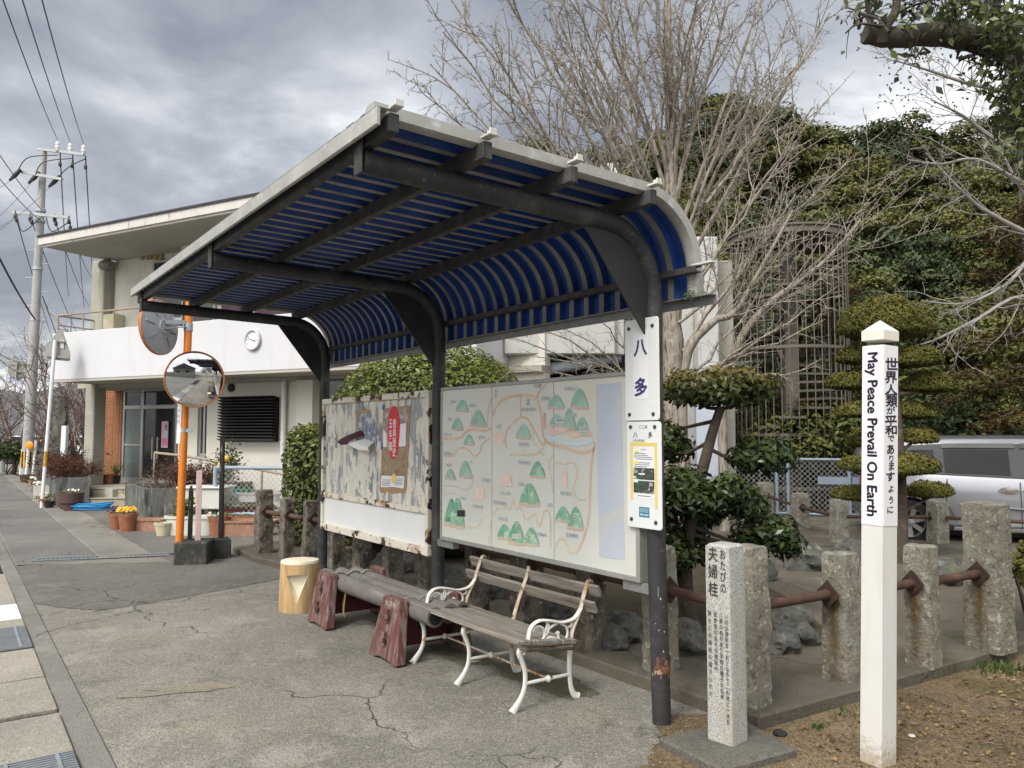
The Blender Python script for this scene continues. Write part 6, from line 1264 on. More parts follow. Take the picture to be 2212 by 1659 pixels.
mb = MB(); rough_post(mb, (a.x, a.y, 0), 1.1, .7, AT(124, 962, 25.).z, .2, 19, .08, .8); mb.build('base', K['rock'], ms, world=True, smooth=40)
wp = thing('white_post', 'plain square white wooden post behind the red-brown planter shrub', 'post', flat(AT(140, 1000, 22.)), 0)
a, b = AT(137, 985, 22.), AT(141, 920, 22.); mb = MB(); mb.bar((a.x, a.y, .3), b, .14, .14, up=(0, 1, 0)); mb.build('shaft', K['white_paint'], wp, world=True, bevel=.01)
# distant parked cars glimpsed through the shrubs
def far_car(label, px, col, sc2=1.):
    c = flat(AT(px, 985, 40.)); o = thing('parked_car', label, 'car', c, .1, 'far parked cars behind the shrubs'); mb = MB()
    prof = [(-2.1, .3), (2.1, .3), (2.15, .75), (1.2, .9), (.6, 1.42), (-1.2, 1.45), (-1.95, .95), (-2.1, .8)]
    mb.prism(prof, -.8, .8, Matrix(((1, 0, 0, 0), (0, 0, 1, 0), (0, 1, 0, 0), (0, 0, 0, 1)))); mb.build('body', mat('far car paint', col, .3, .02, coat=.5), o, bevel=.08)
    mb = MB(); mb.prism([(-1.55, .95), (1.0, .95), (.55, 1.36), (-1.2, 1.38)], -.81, .81, Matrix(((1, 0, 0, 0), (0, 0, 1, 0), (0, 1, 0, 0), (0, 0, 0, 1)))); mb.build('window', K['car_glass'], o)
    for x in (-1.35, 1.35): mb = MB(); mb.lathe([(.0001, 0), (.31, 0), (.31, .2), (.0001, .2)], 18, (x, -.62, .31), Matrix.Rotation(PI/2, 4, 'X'), cap=False); mb.build('wheel', K['rubber'], o, smooth=40)
far_car('far white car glimpsed between bare shrubs near the white wooden post', 165, (.7, .7, .71)); far_car('far silver car glimpsed behind the utility pole shrubs', 95, (.5, .52, .55))
# ---------------------------------------------------------------- vegetation builders
def leaf_object(name, pts, nrm, size, m, parent=None, seed=0, origin=(0, 0, 0), aspect=.45, spread=.6, fold=.12, tint=None, size_var=.35, link=True, droop=0.):
    """one mesh of many small folded leaves; pts/nrm are arrays, each leaf is a four-cornered blade"""
    rng = np.random.default_rng(seed); pts = np.asarray(pts, float)-np.asarray(origin, float); n = len(pts)
    nr = np.asarray(nrm, float)+rng.normal(0, spread, (n, 3)); nr /= np.linalg.norm(nr, axis=1)[:, None]+1e-9
    t = rng.normal(0, 1, (n, 3)); t[:, 2] -= droop; t -= nr*(t*nr).sum(1)[:, None]; t /= np.linalg.norm(t, axis=1)[:, None]+1e-9
    b = np.cross(nr, t); s = size*(1+rng.uniform(-size_var, size_var, n))[:, None]
    v = np.empty((n, 4, 3)); v[:, 0] = pts-t*s*.5; v[:, 1] = pts+b*s*aspect*.5+nr*s*fold; v[:, 2] = pts+t*s*.5; v[:, 3] = pts-b*s*aspect*.5+nr*s*fold
    me = bpy.data.meshes.new(name); me.vertices.add(4*n); me.vertices.foreach_set('co', v.reshape(-1)); me.loops.add(4*n); me.loops.foreach_set('vertex_index', np.arange(4*n, dtype=np.int32)); me.polygons.add(n); me.polygons.foreach_set('loop_start', np.arange(0, 4*n, 4, dtype=np.int32))
    me.update(calc_edges=True); at = me.attributes.new('tint', 'FLOAT', 'FACE'); tv = rng.random(n) if tint is None else np.clip(np.asarray(tint)+rng.normal(0, .18, n), 0, 1); at.data.foreach_set('value', tv.astype(np.float32))
    me.materials.append(m); o = bpy.data.objects.new(name, me)
    if link: COL.objects.link(o)
    if parent is not None: o.parent = parent
    return o
def ellipsoid_shell(n, c, r, rng, lo=.82, zmin=-1.):
    d = rng.normal(0, 1, (n*3, 3)); d /= np.linalg.norm(d, axis=1)[:, None]; d = d[d[:, 2] > zmin][:n]
    k = rng.uniform(lo, 1.03, len(d))[:, None]; r = np.asarray(r, float); return np.asarray(c)+d*r*k, d/r/np.linalg.norm(d/r, axis=1)[:, None]
def noise_bump(p, f, a, s): return np.array([mnoise.noise(Vector(q)*f+Vector((s, s*2, s*3))) for q in p])*a
class Br:
    """branch builder: collects tapered tubes"""
    def __init__(s, seed): s.mb = MB(); s.r = random.Random(seed); s.tips = []; s.n = 0
    def line(s, pts, r0, r1, sides=5):
        k = len(pts); s.mb.tube(pts, [r0+(r1-r0)*i/(k-1) for i in range(k)], sides, caps=False); s.n += 1
    def limb(s, p, d, L, r0, r1, seg=6, wander=.12, lift=.0, sides=5):
        P = [Vector(p)]; d = Vector(d).normalized(); st = L/seg
        for i in range(seg):
            d = (d+Vector((s.r.gauss(0, wander), s.r.gauss(0, wander), s.r.gauss(0, wander)+lift))).normalized(); P.append(P[-1]+d*st)
        s.line(P, r0, r1, sides); return P
    def along(s, P, t):
        k = len(P)-1; q = t*k; i = min(int(q), k-1); a = P[i].lerp(P[i+1], q-i); return a, (P[i+1]-P[i]).normalized()
    def side(s, d, ang):
        ax = d.cross(Vector((s.r.gauss(0, 1), s.r.gauss(0, 1), s.r.gauss(0, 1)))).normalized(); return (Matrix.Rotation(ang, 3, ax) @ d)
    def twigs(s, P, n, L, r, ang=(.5, 1.1), t0=.15, sub=0, spur=0, lift=.05):
        for i in range(n):
            t = t0+(1-t0)*(i+s.r.random())/n; p, d = s.along(P, t); q = s.side(d, s.r.uniform(*ang)); l = L*s.r.uniform(.4, 1.15)*(1-.35*t)
            Q = s.limb(p, q, l, r, r*.45, 4, .16, lift, 3)
            for k in range(sub):
                p2, d2 = s.along(Q, s.r.uniform(.2, 1)); s.limb(p2, s.side(d2, s.r.uniform(.5, 1.2)), l*s.r.uniform(.2, .5), r*.6, r*.3, 3, .2, lift, 3)
            for k in range(spur):
                p2, d2 = s.along(Q, s.r.uniform(.1, 1)); s.limb(p2, s.side(d2, 1.2), .035, r*.8, r*.7, 1, 0, 0, 3)
            s.tips.append(Q[-1])
    def build(s, name, m, parent, world=True): return s.mb.build(name, m, parent, world=world, smooth=60)

# ---------------------------------------------------------------- clipped bushes behind the boards
def clipped(name, label, c, r, n, size, seed, zmin=-.6, box=False, core=True, m='leaf_bush'):
    root = thing(name, label, 'shrub', (c[0], c[1], 0), 0); rng = np.random.default_rng(seed)
    if box:
        d = rng.uniform(-1, 1, (n, 3)); ax = rng.integers(0, 3, n); sg = rng.choice([-1, 1], n); d[np.arange(n), ax] = sg; d = d[~((ax == 2) & (sg < 0))]
        nn = np.zeros_like(d); k = np.abs(d).argmax(1); nn[np.arange(len(d)), k] = np.sign(d[np.arange(len(d)), k]); q = d.copy(); L_ = (np.abs(q)**5).sum(1)**(1/5); q = q/L_[:, None]
        pts = np.asarray(c)+q*np.asarray(r)*rng.uniform(.90, 1.03, len(d))[:, None]
    else: pts, nn = ellipsoid_shell(n, c, r, rng, .90, zmin)
    pts = pts+nn*noise_bump(pts, 2.2, .045, seed)[:, None]+nn*noise_bump(pts, 6., .028, seed+3)[:, None]
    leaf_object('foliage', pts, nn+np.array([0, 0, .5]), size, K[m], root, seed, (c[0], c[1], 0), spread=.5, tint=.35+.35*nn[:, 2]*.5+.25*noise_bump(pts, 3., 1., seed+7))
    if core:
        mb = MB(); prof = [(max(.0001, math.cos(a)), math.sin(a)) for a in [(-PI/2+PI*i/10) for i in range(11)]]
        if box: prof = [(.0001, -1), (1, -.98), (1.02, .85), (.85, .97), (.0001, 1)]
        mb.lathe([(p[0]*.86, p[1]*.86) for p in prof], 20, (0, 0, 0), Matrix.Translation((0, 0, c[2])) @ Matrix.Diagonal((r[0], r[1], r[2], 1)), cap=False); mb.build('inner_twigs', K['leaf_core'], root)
    return root
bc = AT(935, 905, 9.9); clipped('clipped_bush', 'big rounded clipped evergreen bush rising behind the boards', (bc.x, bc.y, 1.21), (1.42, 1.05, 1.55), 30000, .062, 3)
hc = AT(672, 1010, 10.6); clipped('clipped_bush', 'tall clipped evergreen bush left of the far shelter post', (hc.x+.1, hc.y+.35, .72), (.50, .5, .98), 6500, .08, 5, box=True)
hb2 = AT(1215, 885, 10.0); clipped('clipped_bush', 'low clipped evergreen hedge just above the map board edge', (hb2.x-.3, hb2.y, .9), (1.0, .5, .60), 4200, .08, 6)

# ---------------------------------------------------------------- cloud-pruned conifer
cp = AT(1945, 1180, 9.2); cp.z = .08
ct = thing('cloud_pruned_tree', 'conifer pruned into stacked flat cloud pads behind the white peace pole', 'tree', (cp.x, cp.y, .08), 0)
YP = 9.2
pads = [(1909, 686, 99, 60, 0), (1845, 765, 42, 26, .15), (1975, 768, 58, 30, -.1), (1835, 820, 50, 26, .2), (2005, 826, 62, 27, .1), (1850, 885, 45, 20, -.2), (1970, 885, 55, 24, .2), (1862, 945, 36, 24, .3), (1985, 940, 40, 20, .1), (1850, 1000, 38, 20, -.2), (1960, 1002, 68, 28, -.25), (1838, 1062, 42, 20, .2), (2007, 1056, 52, 21, .3)]
tb_ = Br(7); tr_top = AT(1916, 700, YP); trunk = [cp, AT(1946, 1090, YP), AT(1940, 950, YP), AT(1930, 820, YP), tr_top]; tb_.line(smoothpath(trunk, 4), .085, .04, 9)
rngp = np.random.default_rng(4); PP, NP_, TT = [], [], []
for (x, y, hw, hh, dy) in pads:
    c = AT(x, y, YP+dy); k_ = (YP+dy)/FPX; rx, rz = hw*k_, hh*k_
    n = int(7000*(rx/.45)**1.6)
    d = rngp.normal(0, 1, (n, 3)); d /= np.linalg.norm(d, axis=1)[:, None]; d[:, 2] = np.where(d[:, 2] < 0, d[:, 2]*.35, d[:, 2])
    p = np.array(c)+np.array([0, 0, -rz*.40])+d*np.array([rx, rx*.85, rz*1.22])*rngp.uniform(.72, 1.02, n)[:, None]
    p += d*noise_bump(p, 5., .05, x)[:, None]
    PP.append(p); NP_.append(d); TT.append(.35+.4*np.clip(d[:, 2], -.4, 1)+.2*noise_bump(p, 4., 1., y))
    s, dd_ = tb_.along([Vector(q) for q in trunk], max(.05, min(.95, (1180-y-25)/480))); tb_.limb(s, Vector(c)+Vector((0, 0, -rz*.5))-s, (Vector(c)-s).length*.95, .026, .012, 5, .05, 0, 6)
    for q in range(9): e = Vector(c)+Vector((rngp.uniform(-.7, .7)*rx, rngp.uniform(-.6, .6)*rx, -rz*.25)); o_ = Vector(c)+Vector((0, 0, -rz*.6)); tb_.line([o_.lerp(Vector(s), .25), (o_+e)/2+Vector((0, 0, -.03)), e], .009, .004, 4)
tb_.build('trunk', K['bark_brown'], ct)
P_, N_, T_ = np.concatenate(PP), np.concatenate(NP_), np.concatenate(TT)
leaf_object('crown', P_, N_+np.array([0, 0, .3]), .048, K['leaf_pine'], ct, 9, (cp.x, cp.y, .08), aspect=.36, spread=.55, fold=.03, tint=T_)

# ---------------------------------------------------------------- clipped broadleaf topiary in the garden
tp_ = AT(1493, 1345, 6.25); tp_.z = .085
tt = thing('topiary_tree', 'small pad-pruned broadleaf tree with glossy leaves behind the corner stone post', 'tree', (tp_.x, tp_.y, .085), 0)
YT2 = 6.25; bt = Br(11)
tk = [tp_, AT(1480, 1230, YT2), AT(1497, 1090, YT2), AT(1520, 1005, YT2), AT(1540, 930, YT2), AT(1557, 880, YT2)]; bt.line(smoothpath(tk, 4), .06, .035, 9)
bt.line([Vector((AT(1460, 1340, 6.5).x, 6.5, .085)), AT(1463, 1250, 6.5), AT(1470, 1150, 6.4), AT(1440, 1060, 6.4)], .03, .015, 7)
pd = [(1552, 838, 122, 44, 0, 1), (1500, 838, 80, 40, .25, 1), (1610, 835, 70, 36, -.1, 1), (1645, 985, 75, 38, .1, 0), (1440, 960, 58, 46, .35, 0), (1405, 900, 30, 40, .5, 0), (1470, 1045, 62, 42, -.05, 0), (1400, 1050, 34, 60, .25, 0), (1568, 1062, 60, 36, -.1, 0), (1612, 1090, 52, 32, 0, 0), (1655, 1152, 76, 42, .15, 0), (1700, 1170, 35, 34, .1, 0), (1440, 1165, 55, 38, 0, 0), (1492, 1150, 40, 36, .2, 0), (1400, 1185, 34, 34, .2, 0), (1530, 1110, 34, 26, .3, 0), (1495, 1085, 55, 36, -.2, 0), (1465, 1205, 46, 34, -.15, 0), (1420, 1110, 40, 34, -.1, 0), (1535, 1195, 36, 26, -.1, 0)]
PP, NP_, TT, PR, NR, TR = [], [], [], [], [], []
for (x, y, hw, hh, dy, red) in pd:
    c = AT(x, y, YT2+dy); k_ = (YT2+dy)/FPX; rx, rz = hw*k_, hh*k_; n = int(760*(rx/.25)**1.5)
    d = rngp.normal(0, 1, (n, 3)); d /= np.linalg.norm(d, axis=1)[:, None]
    p = np.array(c)+d*np.array([rx, rx*.9, rz])*rngp.uniform(.45, 1.05, n)[:, None]; p += d*noise_bump(p, 7., .05, x)[:, None]
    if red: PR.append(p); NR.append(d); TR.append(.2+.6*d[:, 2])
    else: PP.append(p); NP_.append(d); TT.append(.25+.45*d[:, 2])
    f_ = max(.08, min(.98, (1345-y-hh*.9)/470)); s, _d = bt.along(smoothpath(tk, 4), f_)
    e0 = Vector(c)+Vector((0, 0, -rz*.5)); mid = (Vector(s)+e0)/2+Vector((0, 0, -.04)); bt.line([Vector(s), mid, e0], .018, .009, 5)
    for q in range(16): e = Vector(c)+Vector((rngp.uniform(-.8, .8)*rx, rngp.uniform(-.8, .8)*rx, rngp.uniform(-.5, .3)*rz)); bt.line([mid.lerp(e0, rngp.random()), (e0+e)/2+Vector((rngp.normal(0, .015), rngp.normal(0, .015), -.02)), e], .006, .003, 4)
bt.build('trunk', K['bark_brown'], tt)
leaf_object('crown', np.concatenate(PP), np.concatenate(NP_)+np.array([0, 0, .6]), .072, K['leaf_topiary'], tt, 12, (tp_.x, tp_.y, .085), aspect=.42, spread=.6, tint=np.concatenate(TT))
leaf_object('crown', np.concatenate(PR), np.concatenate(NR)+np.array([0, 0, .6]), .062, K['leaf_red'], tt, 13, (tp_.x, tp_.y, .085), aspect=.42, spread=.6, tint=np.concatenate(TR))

# ---------------------------------------------------------------- big bare ginkgo
gk = Vector((2.10, 9.9, .08)); GT_ = thing('bare_tree', 'big leafless tree with many pale upright branches behind the shelter', 'tree', gk, 0)
b = Br(21); rg = b.r
tr = [gk, AT(1456, 900, 9.9), AT(1452, 700, 9.9), AT(1447, 500, 9.9), AT(1450, 330, 9.95), AT(1445, 150, 9.9), AT(1440, -60, 9.9), AT(1438, -330, 9.9)]
trk = smoothpath(tr, 5); k = len(trk); b.mb.tube(trk, [.20+.015*math.sin(3*i)+.11*max(0, 1-i/4)-.178*(i/(k-1))**.7 for i in range(k)], 14, caps=False)
def ginkgo_limb(px0, py0, px1, py1, Y0, Y1, r0, nsub=11, wand=.045, curve=.0):
    A, B_ = AT(px0, py0, Y0), AT(px1, py1, Y1); n = 8; P = []
    for i in range(n+1):
        s = i/n; q = A.lerp(B_, s); q += Vector((rg.gauss(0, wand*.4), rg.gauss(0, wand*.4), -curve*4*s*(1-s)+rg.gauss(0, wand*.3))); P.append(q)
    b.line(P, r0, r0*.28, 6); L_ = (B_-A).length
    for i in range(nsub):
        t = .12+.86*(i+rg.random())/nsub; p, d = b.along(P, t); q = b.side(d, rg.uniform(.45, 1.0)); q = (q+Vector((0, 0, .25))).normalized()
        l = rg.uniform(.5, 1.5)*(1-.45*t)*min(1.2, L_/3); Q = b.limb(p, q, l, r0*.28*(1-.5*t)+.005, .004, 6, .10, .05, 4)
        b.twigs(Q, 6, .34, .005, (.5, 1.2), .1, 1, 2, .03)
    b.twigs(P, 15, .36, .005, (.6, 1.3), .1, 1, 2, .03)
    return P
LB = [(1430, 640, 962, -20, 9.8, 9.0, .05), (1436, 560, 1060, -60, 9.8, 8.7, .055), (1425, 700, 935, 140, 9.8, 9.3, .045), (1440, 520, 1150, -70, 9.9, 9.6, .055), (1440, 480, 1210, -80, 9.9, 8.8, .05), (1440, 420, 1265, -80, 9.9, 10.4, .05), (1446, 380, 1330, -90, 9.9, 9.3, .05), (1450, 300, 1400, -120, 9.9, 9.7, .05), (1455, 360, 1520, -90, 9.9, 9.4, .055), (1455, 430, 1600, -80, 9.9, 9.9, .055), (1460, 520, 1660, -40, 9.9, 9.2, .05), (1462, 560, 1700, 60, 9.9, 10.2, .05), (1465, 600, 1790, 30, 9.9, 9.5, .05), (1440, 600, 1120, 120, 9.8, 10.6, .045), (1430, 740, 900, 330, 9.8, 9.4, .04), (1430, 660, 1010, 60, 9.8, 10.4, .045), (1470, 660, 1760, 230, 9.9, 9.0, .045), (1470, 700, 1830, 350, 9.8, 9.6, .042), (1445, 450, 1180, 90, 9.9, 11., .04), (1455, 420, 1560, 60, 9.9, 11., .045), (1440, 560, 1230, 150, 9.9, 8.4, .04), (1450, 330, 1480, -120, 9.9, 9.2, .045), (1470, 760, 1720, 420, 9.7, 9.2, .05)]
for i, q in enumerate(LB): ginkgo_limb(*q[:6], q[6]*.64, 13 if i < 16 else 10)
LBs = sorted(LB, key=lambda q: q[2]-q[3]*.5)
for i in range(22):
    a_, c_ = LBs[i % (len(LBs)-1)], LBs[i % (len(LBs)-1)+1]; t = rg.uniform(.1, .9); q = [u_+(v_-u_)*t for u_, v_ in zip(a_, c_)]
    s_ = rg.uniform(.0, .45); q[0] += (q[2]-q[0])*s_; q[1] += (q[3]-q[1])*s_; q[4] += (q[5]-q[4])*s_+rg.uniform(-.3, .3); q[5] += rg.uniform(-.9, .9); q[2] += rg.uniform(-50, 50); q[3] += rg.uniform(-20, 90)
    ginkgo_limb(*q[:6], rg.uniform(.016, .028), 7)
# low limbs that leave the trunk near the ground and sweep to the right, and drooping shoots to the left
for P in ([AT(1478, 800, 9.7), AT(1538, 698, 9.5), AT(1585, 677, 9.4), AT(1639, 588, 9.3), AT(1713, 454, 9.2)], [AT(1560, 830, 9.6), AT(1576, 784, 9.5), AT(1615, 707, 9.4), AT(1672, 647, 9.3), AT(1713, 618, 9.2), AT(1788, 558, 9.1), AT(1859, 475, 9.0)]):
    PQ = smoothpath([Vector((P[0].x, P[0].y, .4))]+P, 4); b.line(PQ, .065, .016, 8)
    for i in range(14):
        t = .35+.63*(i+rg.random())/14; p, d = b.along(PQ, t); Q = b.limb(p, (b.side(d, rg.uniform(.3, .9))+Vector((.25, 0, .25))), rg.uniform(.6, 1.7), .014*(1.2-t), .004, 6, .12, .02, 4); b.twigs(Q, 9, .36, .0055, (.5, 1.2), .1, 2, 1, .02)
for (x1, y1, Y1) in ((1060, 720, 9.2), (1120, 690, 8.9), (1150, 770, 9.0), (1200, 700, 9.4), (1240, 780, 8.8), (1290, 690, 9.0), (1180, 830, 9.0), (1100, 800, 9.2)):
    A, B_ = AT(1415, 880, 9.8), AT(x1, y1, Y1); P = [A.lerp(B_, i/6)+Vector((rg.gauss(0, .03), rg.gauss(0, .03), .18*math.sin(PI*i/6)-.10*(1-i/6))) for i in range(7)]; b.line(P, .018, .005, 5); b.twigs(P, 11, .5, .0045, (.4, 1.1), .25, 2, 1, .0)
for (x1, y1, Y1) in ((1620, 760, 8.9), (1700, 700, 8.8), (1780, 690, 8.7), (1640, 640, 9.2), (1820, 620, 8.7), (1740, 800, 8.9)):
    A, B_ = AT(1490, 830, 9.6), AT(x1, y1, Y1); P = [A.lerp(B_, i/6)+Vector((rg.gauss(0, .04), rg.gauss(0, .04), rg.gauss(0, .03))) for i in range(7)]; b.line(P, .022, .006, 5); b.twigs(P, 13, .5, .0045, (.4, 1.1), .2, 2, 1, .0)
b.build('trunk_and_branches', K['bark_grey'], GT_)

# ---------------------------------------------------------------- silvery bare tree entering from the right
sv = thing('bare_tree', 'silver-grey leafless tree reaching in from the right edge', 'tree', (9.6, 10.5, 0), 0); b2 = Br(33)
b2.line(smoothpath([Vector((9.6, 10.5, 0)), Vector((9.4, 10.4, 2.4)), AT(2330, 520, 10.2), AT(2300, 300, 10.2)], 4), .22, .12, 10)
for P in ([AT(2330, 460, 10.2), AT(2212, 398, 10.0), AT(2110, 345, 9.9), AT(2030, 355, 9.8), AT(1960, 345, 9.7)], [AT(2330, 560, 10.2), AT(2212, 500, 10.0), AT(2120, 450, 9.9), AT(2060, 395, 9.8), AT(2000, 330, 9.8)], [AT(2330, 330, 10.2), AT(2212, 215, 10.), AT(2090, 180, 9.9), AT(2000, 150, 9.8), AT(1930, 130, 9.7)], [AT(2330, 690, 10.2), AT(2212, 640, 9.9), AT(2110, 690, 9.7), AT(2030, 730, 9.6), AT(1970, 750, 9.5)], [AT(2330, 700, 10.2), AT(2240, 560, 10.), AT(2180, 610, 9.8), AT(2090, 655, 9.6), AT(1990, 650, 9.5)], [AT(2330, 400, 10.2), AT(2150, 300, 10.1), AT(2080, 250, 10.), AT(2010, 215, 9.9)], [AT(2330, 620, 10.2), AT(2230, 450, 10.1), AT(2190, 380, 10), AT(2150, 300, 10)]):
    PQ = smoothpath(P, 4); b2.line(PQ, .038, .008, 6)
    for i in range(12):
        t = .2+.78*(i+b2.r.random())/12; p, d = b2.along(PQ, t); Q = b2.limb(p, b2.side(d, b2.r.uniform(.3, 1.0)), b2.r.uniform(.4, 1.1), .012*(1.2-t), .0035, 6, .16, .02, 4); b2.twigs(Q, 6, .32, .004, (.5, 1.2), .1, 2, 0, .02)
b2.build('trunk_and_branches', K['twig_silver'], sv)
mb = MB(); r_ = random.Random(3)
for i in range(150):
    p = AT(r_.gauss(1975, 55), r_.gauss(150, 75) if r_.random() < .6 else r_.gauss(320, 45), 9.8+r_.uniform(-.4, .4)); r = .016; mb.add([p+Vector(v)*r for v in ((1, 0, 0), (-1, 0, 0), (0, 1, 0), (0, -1, 0), (0, 0, 1), (0, 0, -1))], [(0, 2, 4), (2, 1, 4), (1, 3, 4), (3, 0, 4), (2, 0, 5), (1, 2, 5), (3, 1, 5), (0, 3, 5)])
tag(mb.build('berries', K['berry'], sv, world=True), kind='stuff')

# ---------------------------------------------------------------- near overhanging broadleaf branch, upper right
nb_ = thing('overhanging_tree', 'near broadleaf evergreen with a thick sawn-off branch across the upper right corner', 'tree', (4.6, 3.4, 0), 0); b3 = Br(44); YN = 3.6
lim = [AT(1868, 72, YN), AT(1925, 80, YN), AT(2020, 74, YN), AT(2120, 88, YN), AT(2230, 128, YN), AT(2420, 260, YN+.1), Vector((4.5, 3.6, 1.2)), Vector((4.6, 3.4, 0))]
PQ = smoothpath(lim, 5); k = len(PQ); b3.mb.tube(PQ, [.046+.06*(i/(k-1))**1.5+.003*math.sin(i*2.1) for i in range(k)], 12, caps=True)
b3.line(smoothpath([AT(1905, 92, YN-.03), AT(1912, 60, YN-.05), AT(1935, 20, YN-.04), AT(1940, -60, YN)], 4), .027, .016, 8); b3.line([AT(1885, 70, YN), AT(1878, 40, YN), AT(1868, -30, YN)], .018, .008, 6)
PP = []
def spray(a, b_, r, nleaf, drop=.05):
    P = [Vector(a).lerp(Vector(b_), i/5)+Vector((b3.r.gauss(0, .02), b3.r.gauss(0, .02), b3.r.gauss(0, .015))) for i in range(6)]; b3.line(P, r, r*.4, 4)
    for i in range(nleaf):
        p, d = b3.along(P, b3.r.uniform(.15, 1)); q = b3.limb(p, b3.side(d, b3.r.uniform(.6, 1.3)), b3.r.uniform(.04, .13), .0025, .0015, 2, .2, -.15, 3)
        for _ in range(2): PP.append(tuple(q[-1]+Vector((b3.r.gauss(0, .025), b3.r.gauss(0, .03), b3.r.gauss(-.015, .025)))))
for (x0, y0, x1, y1, n) in ((1935, 10, 2080, -20, 22), (1990, 75, 2140, 10, 26), (2060, 76, 2230, 40, 30), (2100, 85, 2215, 70, 26), (1900, 50, 1850, 18, 6), (2120, 95, 2240, 180, 30), (2180, 110, 2250, 240, 34), (2230, 130, 2215, 330, 36), (2150, 100, 2200, 270, 20), (2260, 150, 2235, 400, 34), (2040, 78, 2070, 10, 20), (2000, 90, 1985, 130, 7), (2075, 95, 2090, 140, 10), (2250, 60, 2230, -10, 40), (2170, 40, 2160, -40, 36), (2090, 20, 2060, -50, 30), (2000, 20, 1980, -40, 18), (2250, 200, 2180, 210, 24), (2270, 300, 2200, 320, 26), (1890, 10, 1880, -40, 10), (1890, 40, 1835, 45, 4)):
    for kk in range(2): spray(AT(x0+b3.r.gauss(0, 12), y0+b3.r.gauss(0, 10), YN+b3.r.uniform(-.3, .35)), AT(x1+b3.r.gauss(0, 18), y1+b3.r.gauss(0, 14), YN+b3.r.uniform(-.4, .45)), .008, n)
b3.build('branches', K['bark_dark'], nb_); PP = np.array(PP); NNv = np.tile([0, -.6, .5], (len(PP), 1))
leaf_object('leaves', PP, NNv, .050, K['leaf_near'], nb_, 45, (4.6, 3.4, 0), aspect=.46, spread=.75, fold=.10, droop=1.1)

# ---------------------------------------------------------------- bronzed cedar on the right
def cedar(label, c, h, w, seed, m, mlab='tree', n=9000, x0=-1.):
    o = thing('conifer_tree', label, mlab, c, 0); rng = np.random.default_rng(seed); bb_ = Br(seed); c = Vector(c); bb_.line([c, c+Vector((.1, 0, h*.6)), c+Vector((0, 0, h))], .16, .03, 8); P, N_ = [], []
    for i in range(34):
        z = h*(.10+.88*i/34); a = rng.uniform(0, 2*PI); L_ = w*(1-.75*i/34)*rng.uniform(.7, 1.1); d = Vector((math.cos(a), math.sin(a), rng.uniform(-.25, .12))); Q = bb_.limb(c+Vector((0, 0, z)), d, L_, .035, .01, 5, .1, -.02, 5)
        m_ = int(n/34); t = rng.beta(1.6, 1, m_); base = np.array([bb_.along(Q, tt_)[0] for tt_ in t]); off = rng.normal(0, 1, (m_, 3))*np.array([.22, .22, .08])*w*.32; P.append(base+off); N_.append(np.tile([0, 0, 1.], (m_, 1)))
    bb_.build('trunk', K['bark_brown'], o); P = np.concatenate(P); leaf_object('crown', P, np.concatenate(N_), .12, K[m], o, seed, tuple(c), aspect=.3, spread=.5, fold=.03, tint=.4+.5*noise_bump(P, 1.6, 1., seed)); return o
cedar('bronze-tinged conifer with drooping sprays at the right edge above the van', (9.3, 14.0, 0), 6.0, 2.7, 51, 'leaf_cedar', n=13000)
cedar('dark bronze conifer behind the van, left of the right-edge conifer', (7.2, 17.5, 0), 5.2, 2.4, 52, 'leaf_cedar', n=9000)

# ---------------------------------------------------------------- hillside with evergreen trees
def height(x, y): 
    d = max(0., (y-19)+.35*(x-6)); return min(30., .42*d*(1/(1+math.exp(-(x-2)/7)))) 
hx = np.linspace(-30, 130, 81); hy = np.linspace(18, 120, 52); mb = MB(); mb.v = [(x, y, height(x, y)-.3) for y in hy for x in hx]; nx_ = len(hx)
for j in range(len(hy)-1):
    for i in range(nx_-1): mb.f.append((j*nx_+i, j*nx_+i+1, (j+1)*nx_+i+1, (j+1)*nx_+i)); mb.m.append(0)
tag(mb.build('hill', GH, smooth=180), kind='structure')
def crown_tree(seed, m, nleaf=7800, rx=2.6, rz=2.6, leaf=.21):
    rng = np.random.default_rng(seed); root = thing('evergreen_tree', 'proto', 'tree', (0, 0, 0)); P, N_, T = [], [], []
    for i in range(26):
        d = rng.normal(0, 1, 3); d /= np.linalg.norm(d); d[2] = abs(d[2])*1.1-.25; cc = d*np.array([rx, rx, rz])*rng.uniform(.45, .95)+np.array([0, 0, 4.3]); r = rng.uniform(.6, 1.15); n = nleaf//26
        q = rng.normal(0, 1, (n, 3)); q /= np.linalg.norm(q, axis=1)[:, None]; q[:, 2] = np.where(q[:, 2] < -.2, -q[:, 2]*.5, q[:, 2])
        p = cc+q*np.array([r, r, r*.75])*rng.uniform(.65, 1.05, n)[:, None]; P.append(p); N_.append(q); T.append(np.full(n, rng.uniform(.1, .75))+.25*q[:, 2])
    bb_ = Br(seed); bb_.line([Vector((0, 0, -.5)), Vector((.15, 0, 2)), Vector((0, .1, 5))], .2, .06, 7)
    for i in range(9): bb_.limb((0, 0, 2+i*.35), (math.cos(i*2.4), math.sin(i*2.4), .8), 2.2, .07, .02, 5, .1, 0, 5)
    bb_.build('trunk', K['bark_dark'], root, world=False); leaf_object('crown', np.concatenate(P), np.concatenate(N_)+np.array([0, 0, .5]), leaf, K[m], root, seed, aspect=.55, spread=.6, tint=np.concatenate(T)); return root
prot = [crown_tree(61, 'leaf_hill'), crown_tree(62, 'leaf_hill2'), crown_tree(63, 'leaf_hill3'), crown_tree(64, 'leaf_hill', rx=2.2, rz=3.2), crown_tree(65, 'leaf_hill2', rx=3.0, rz=2.2)]
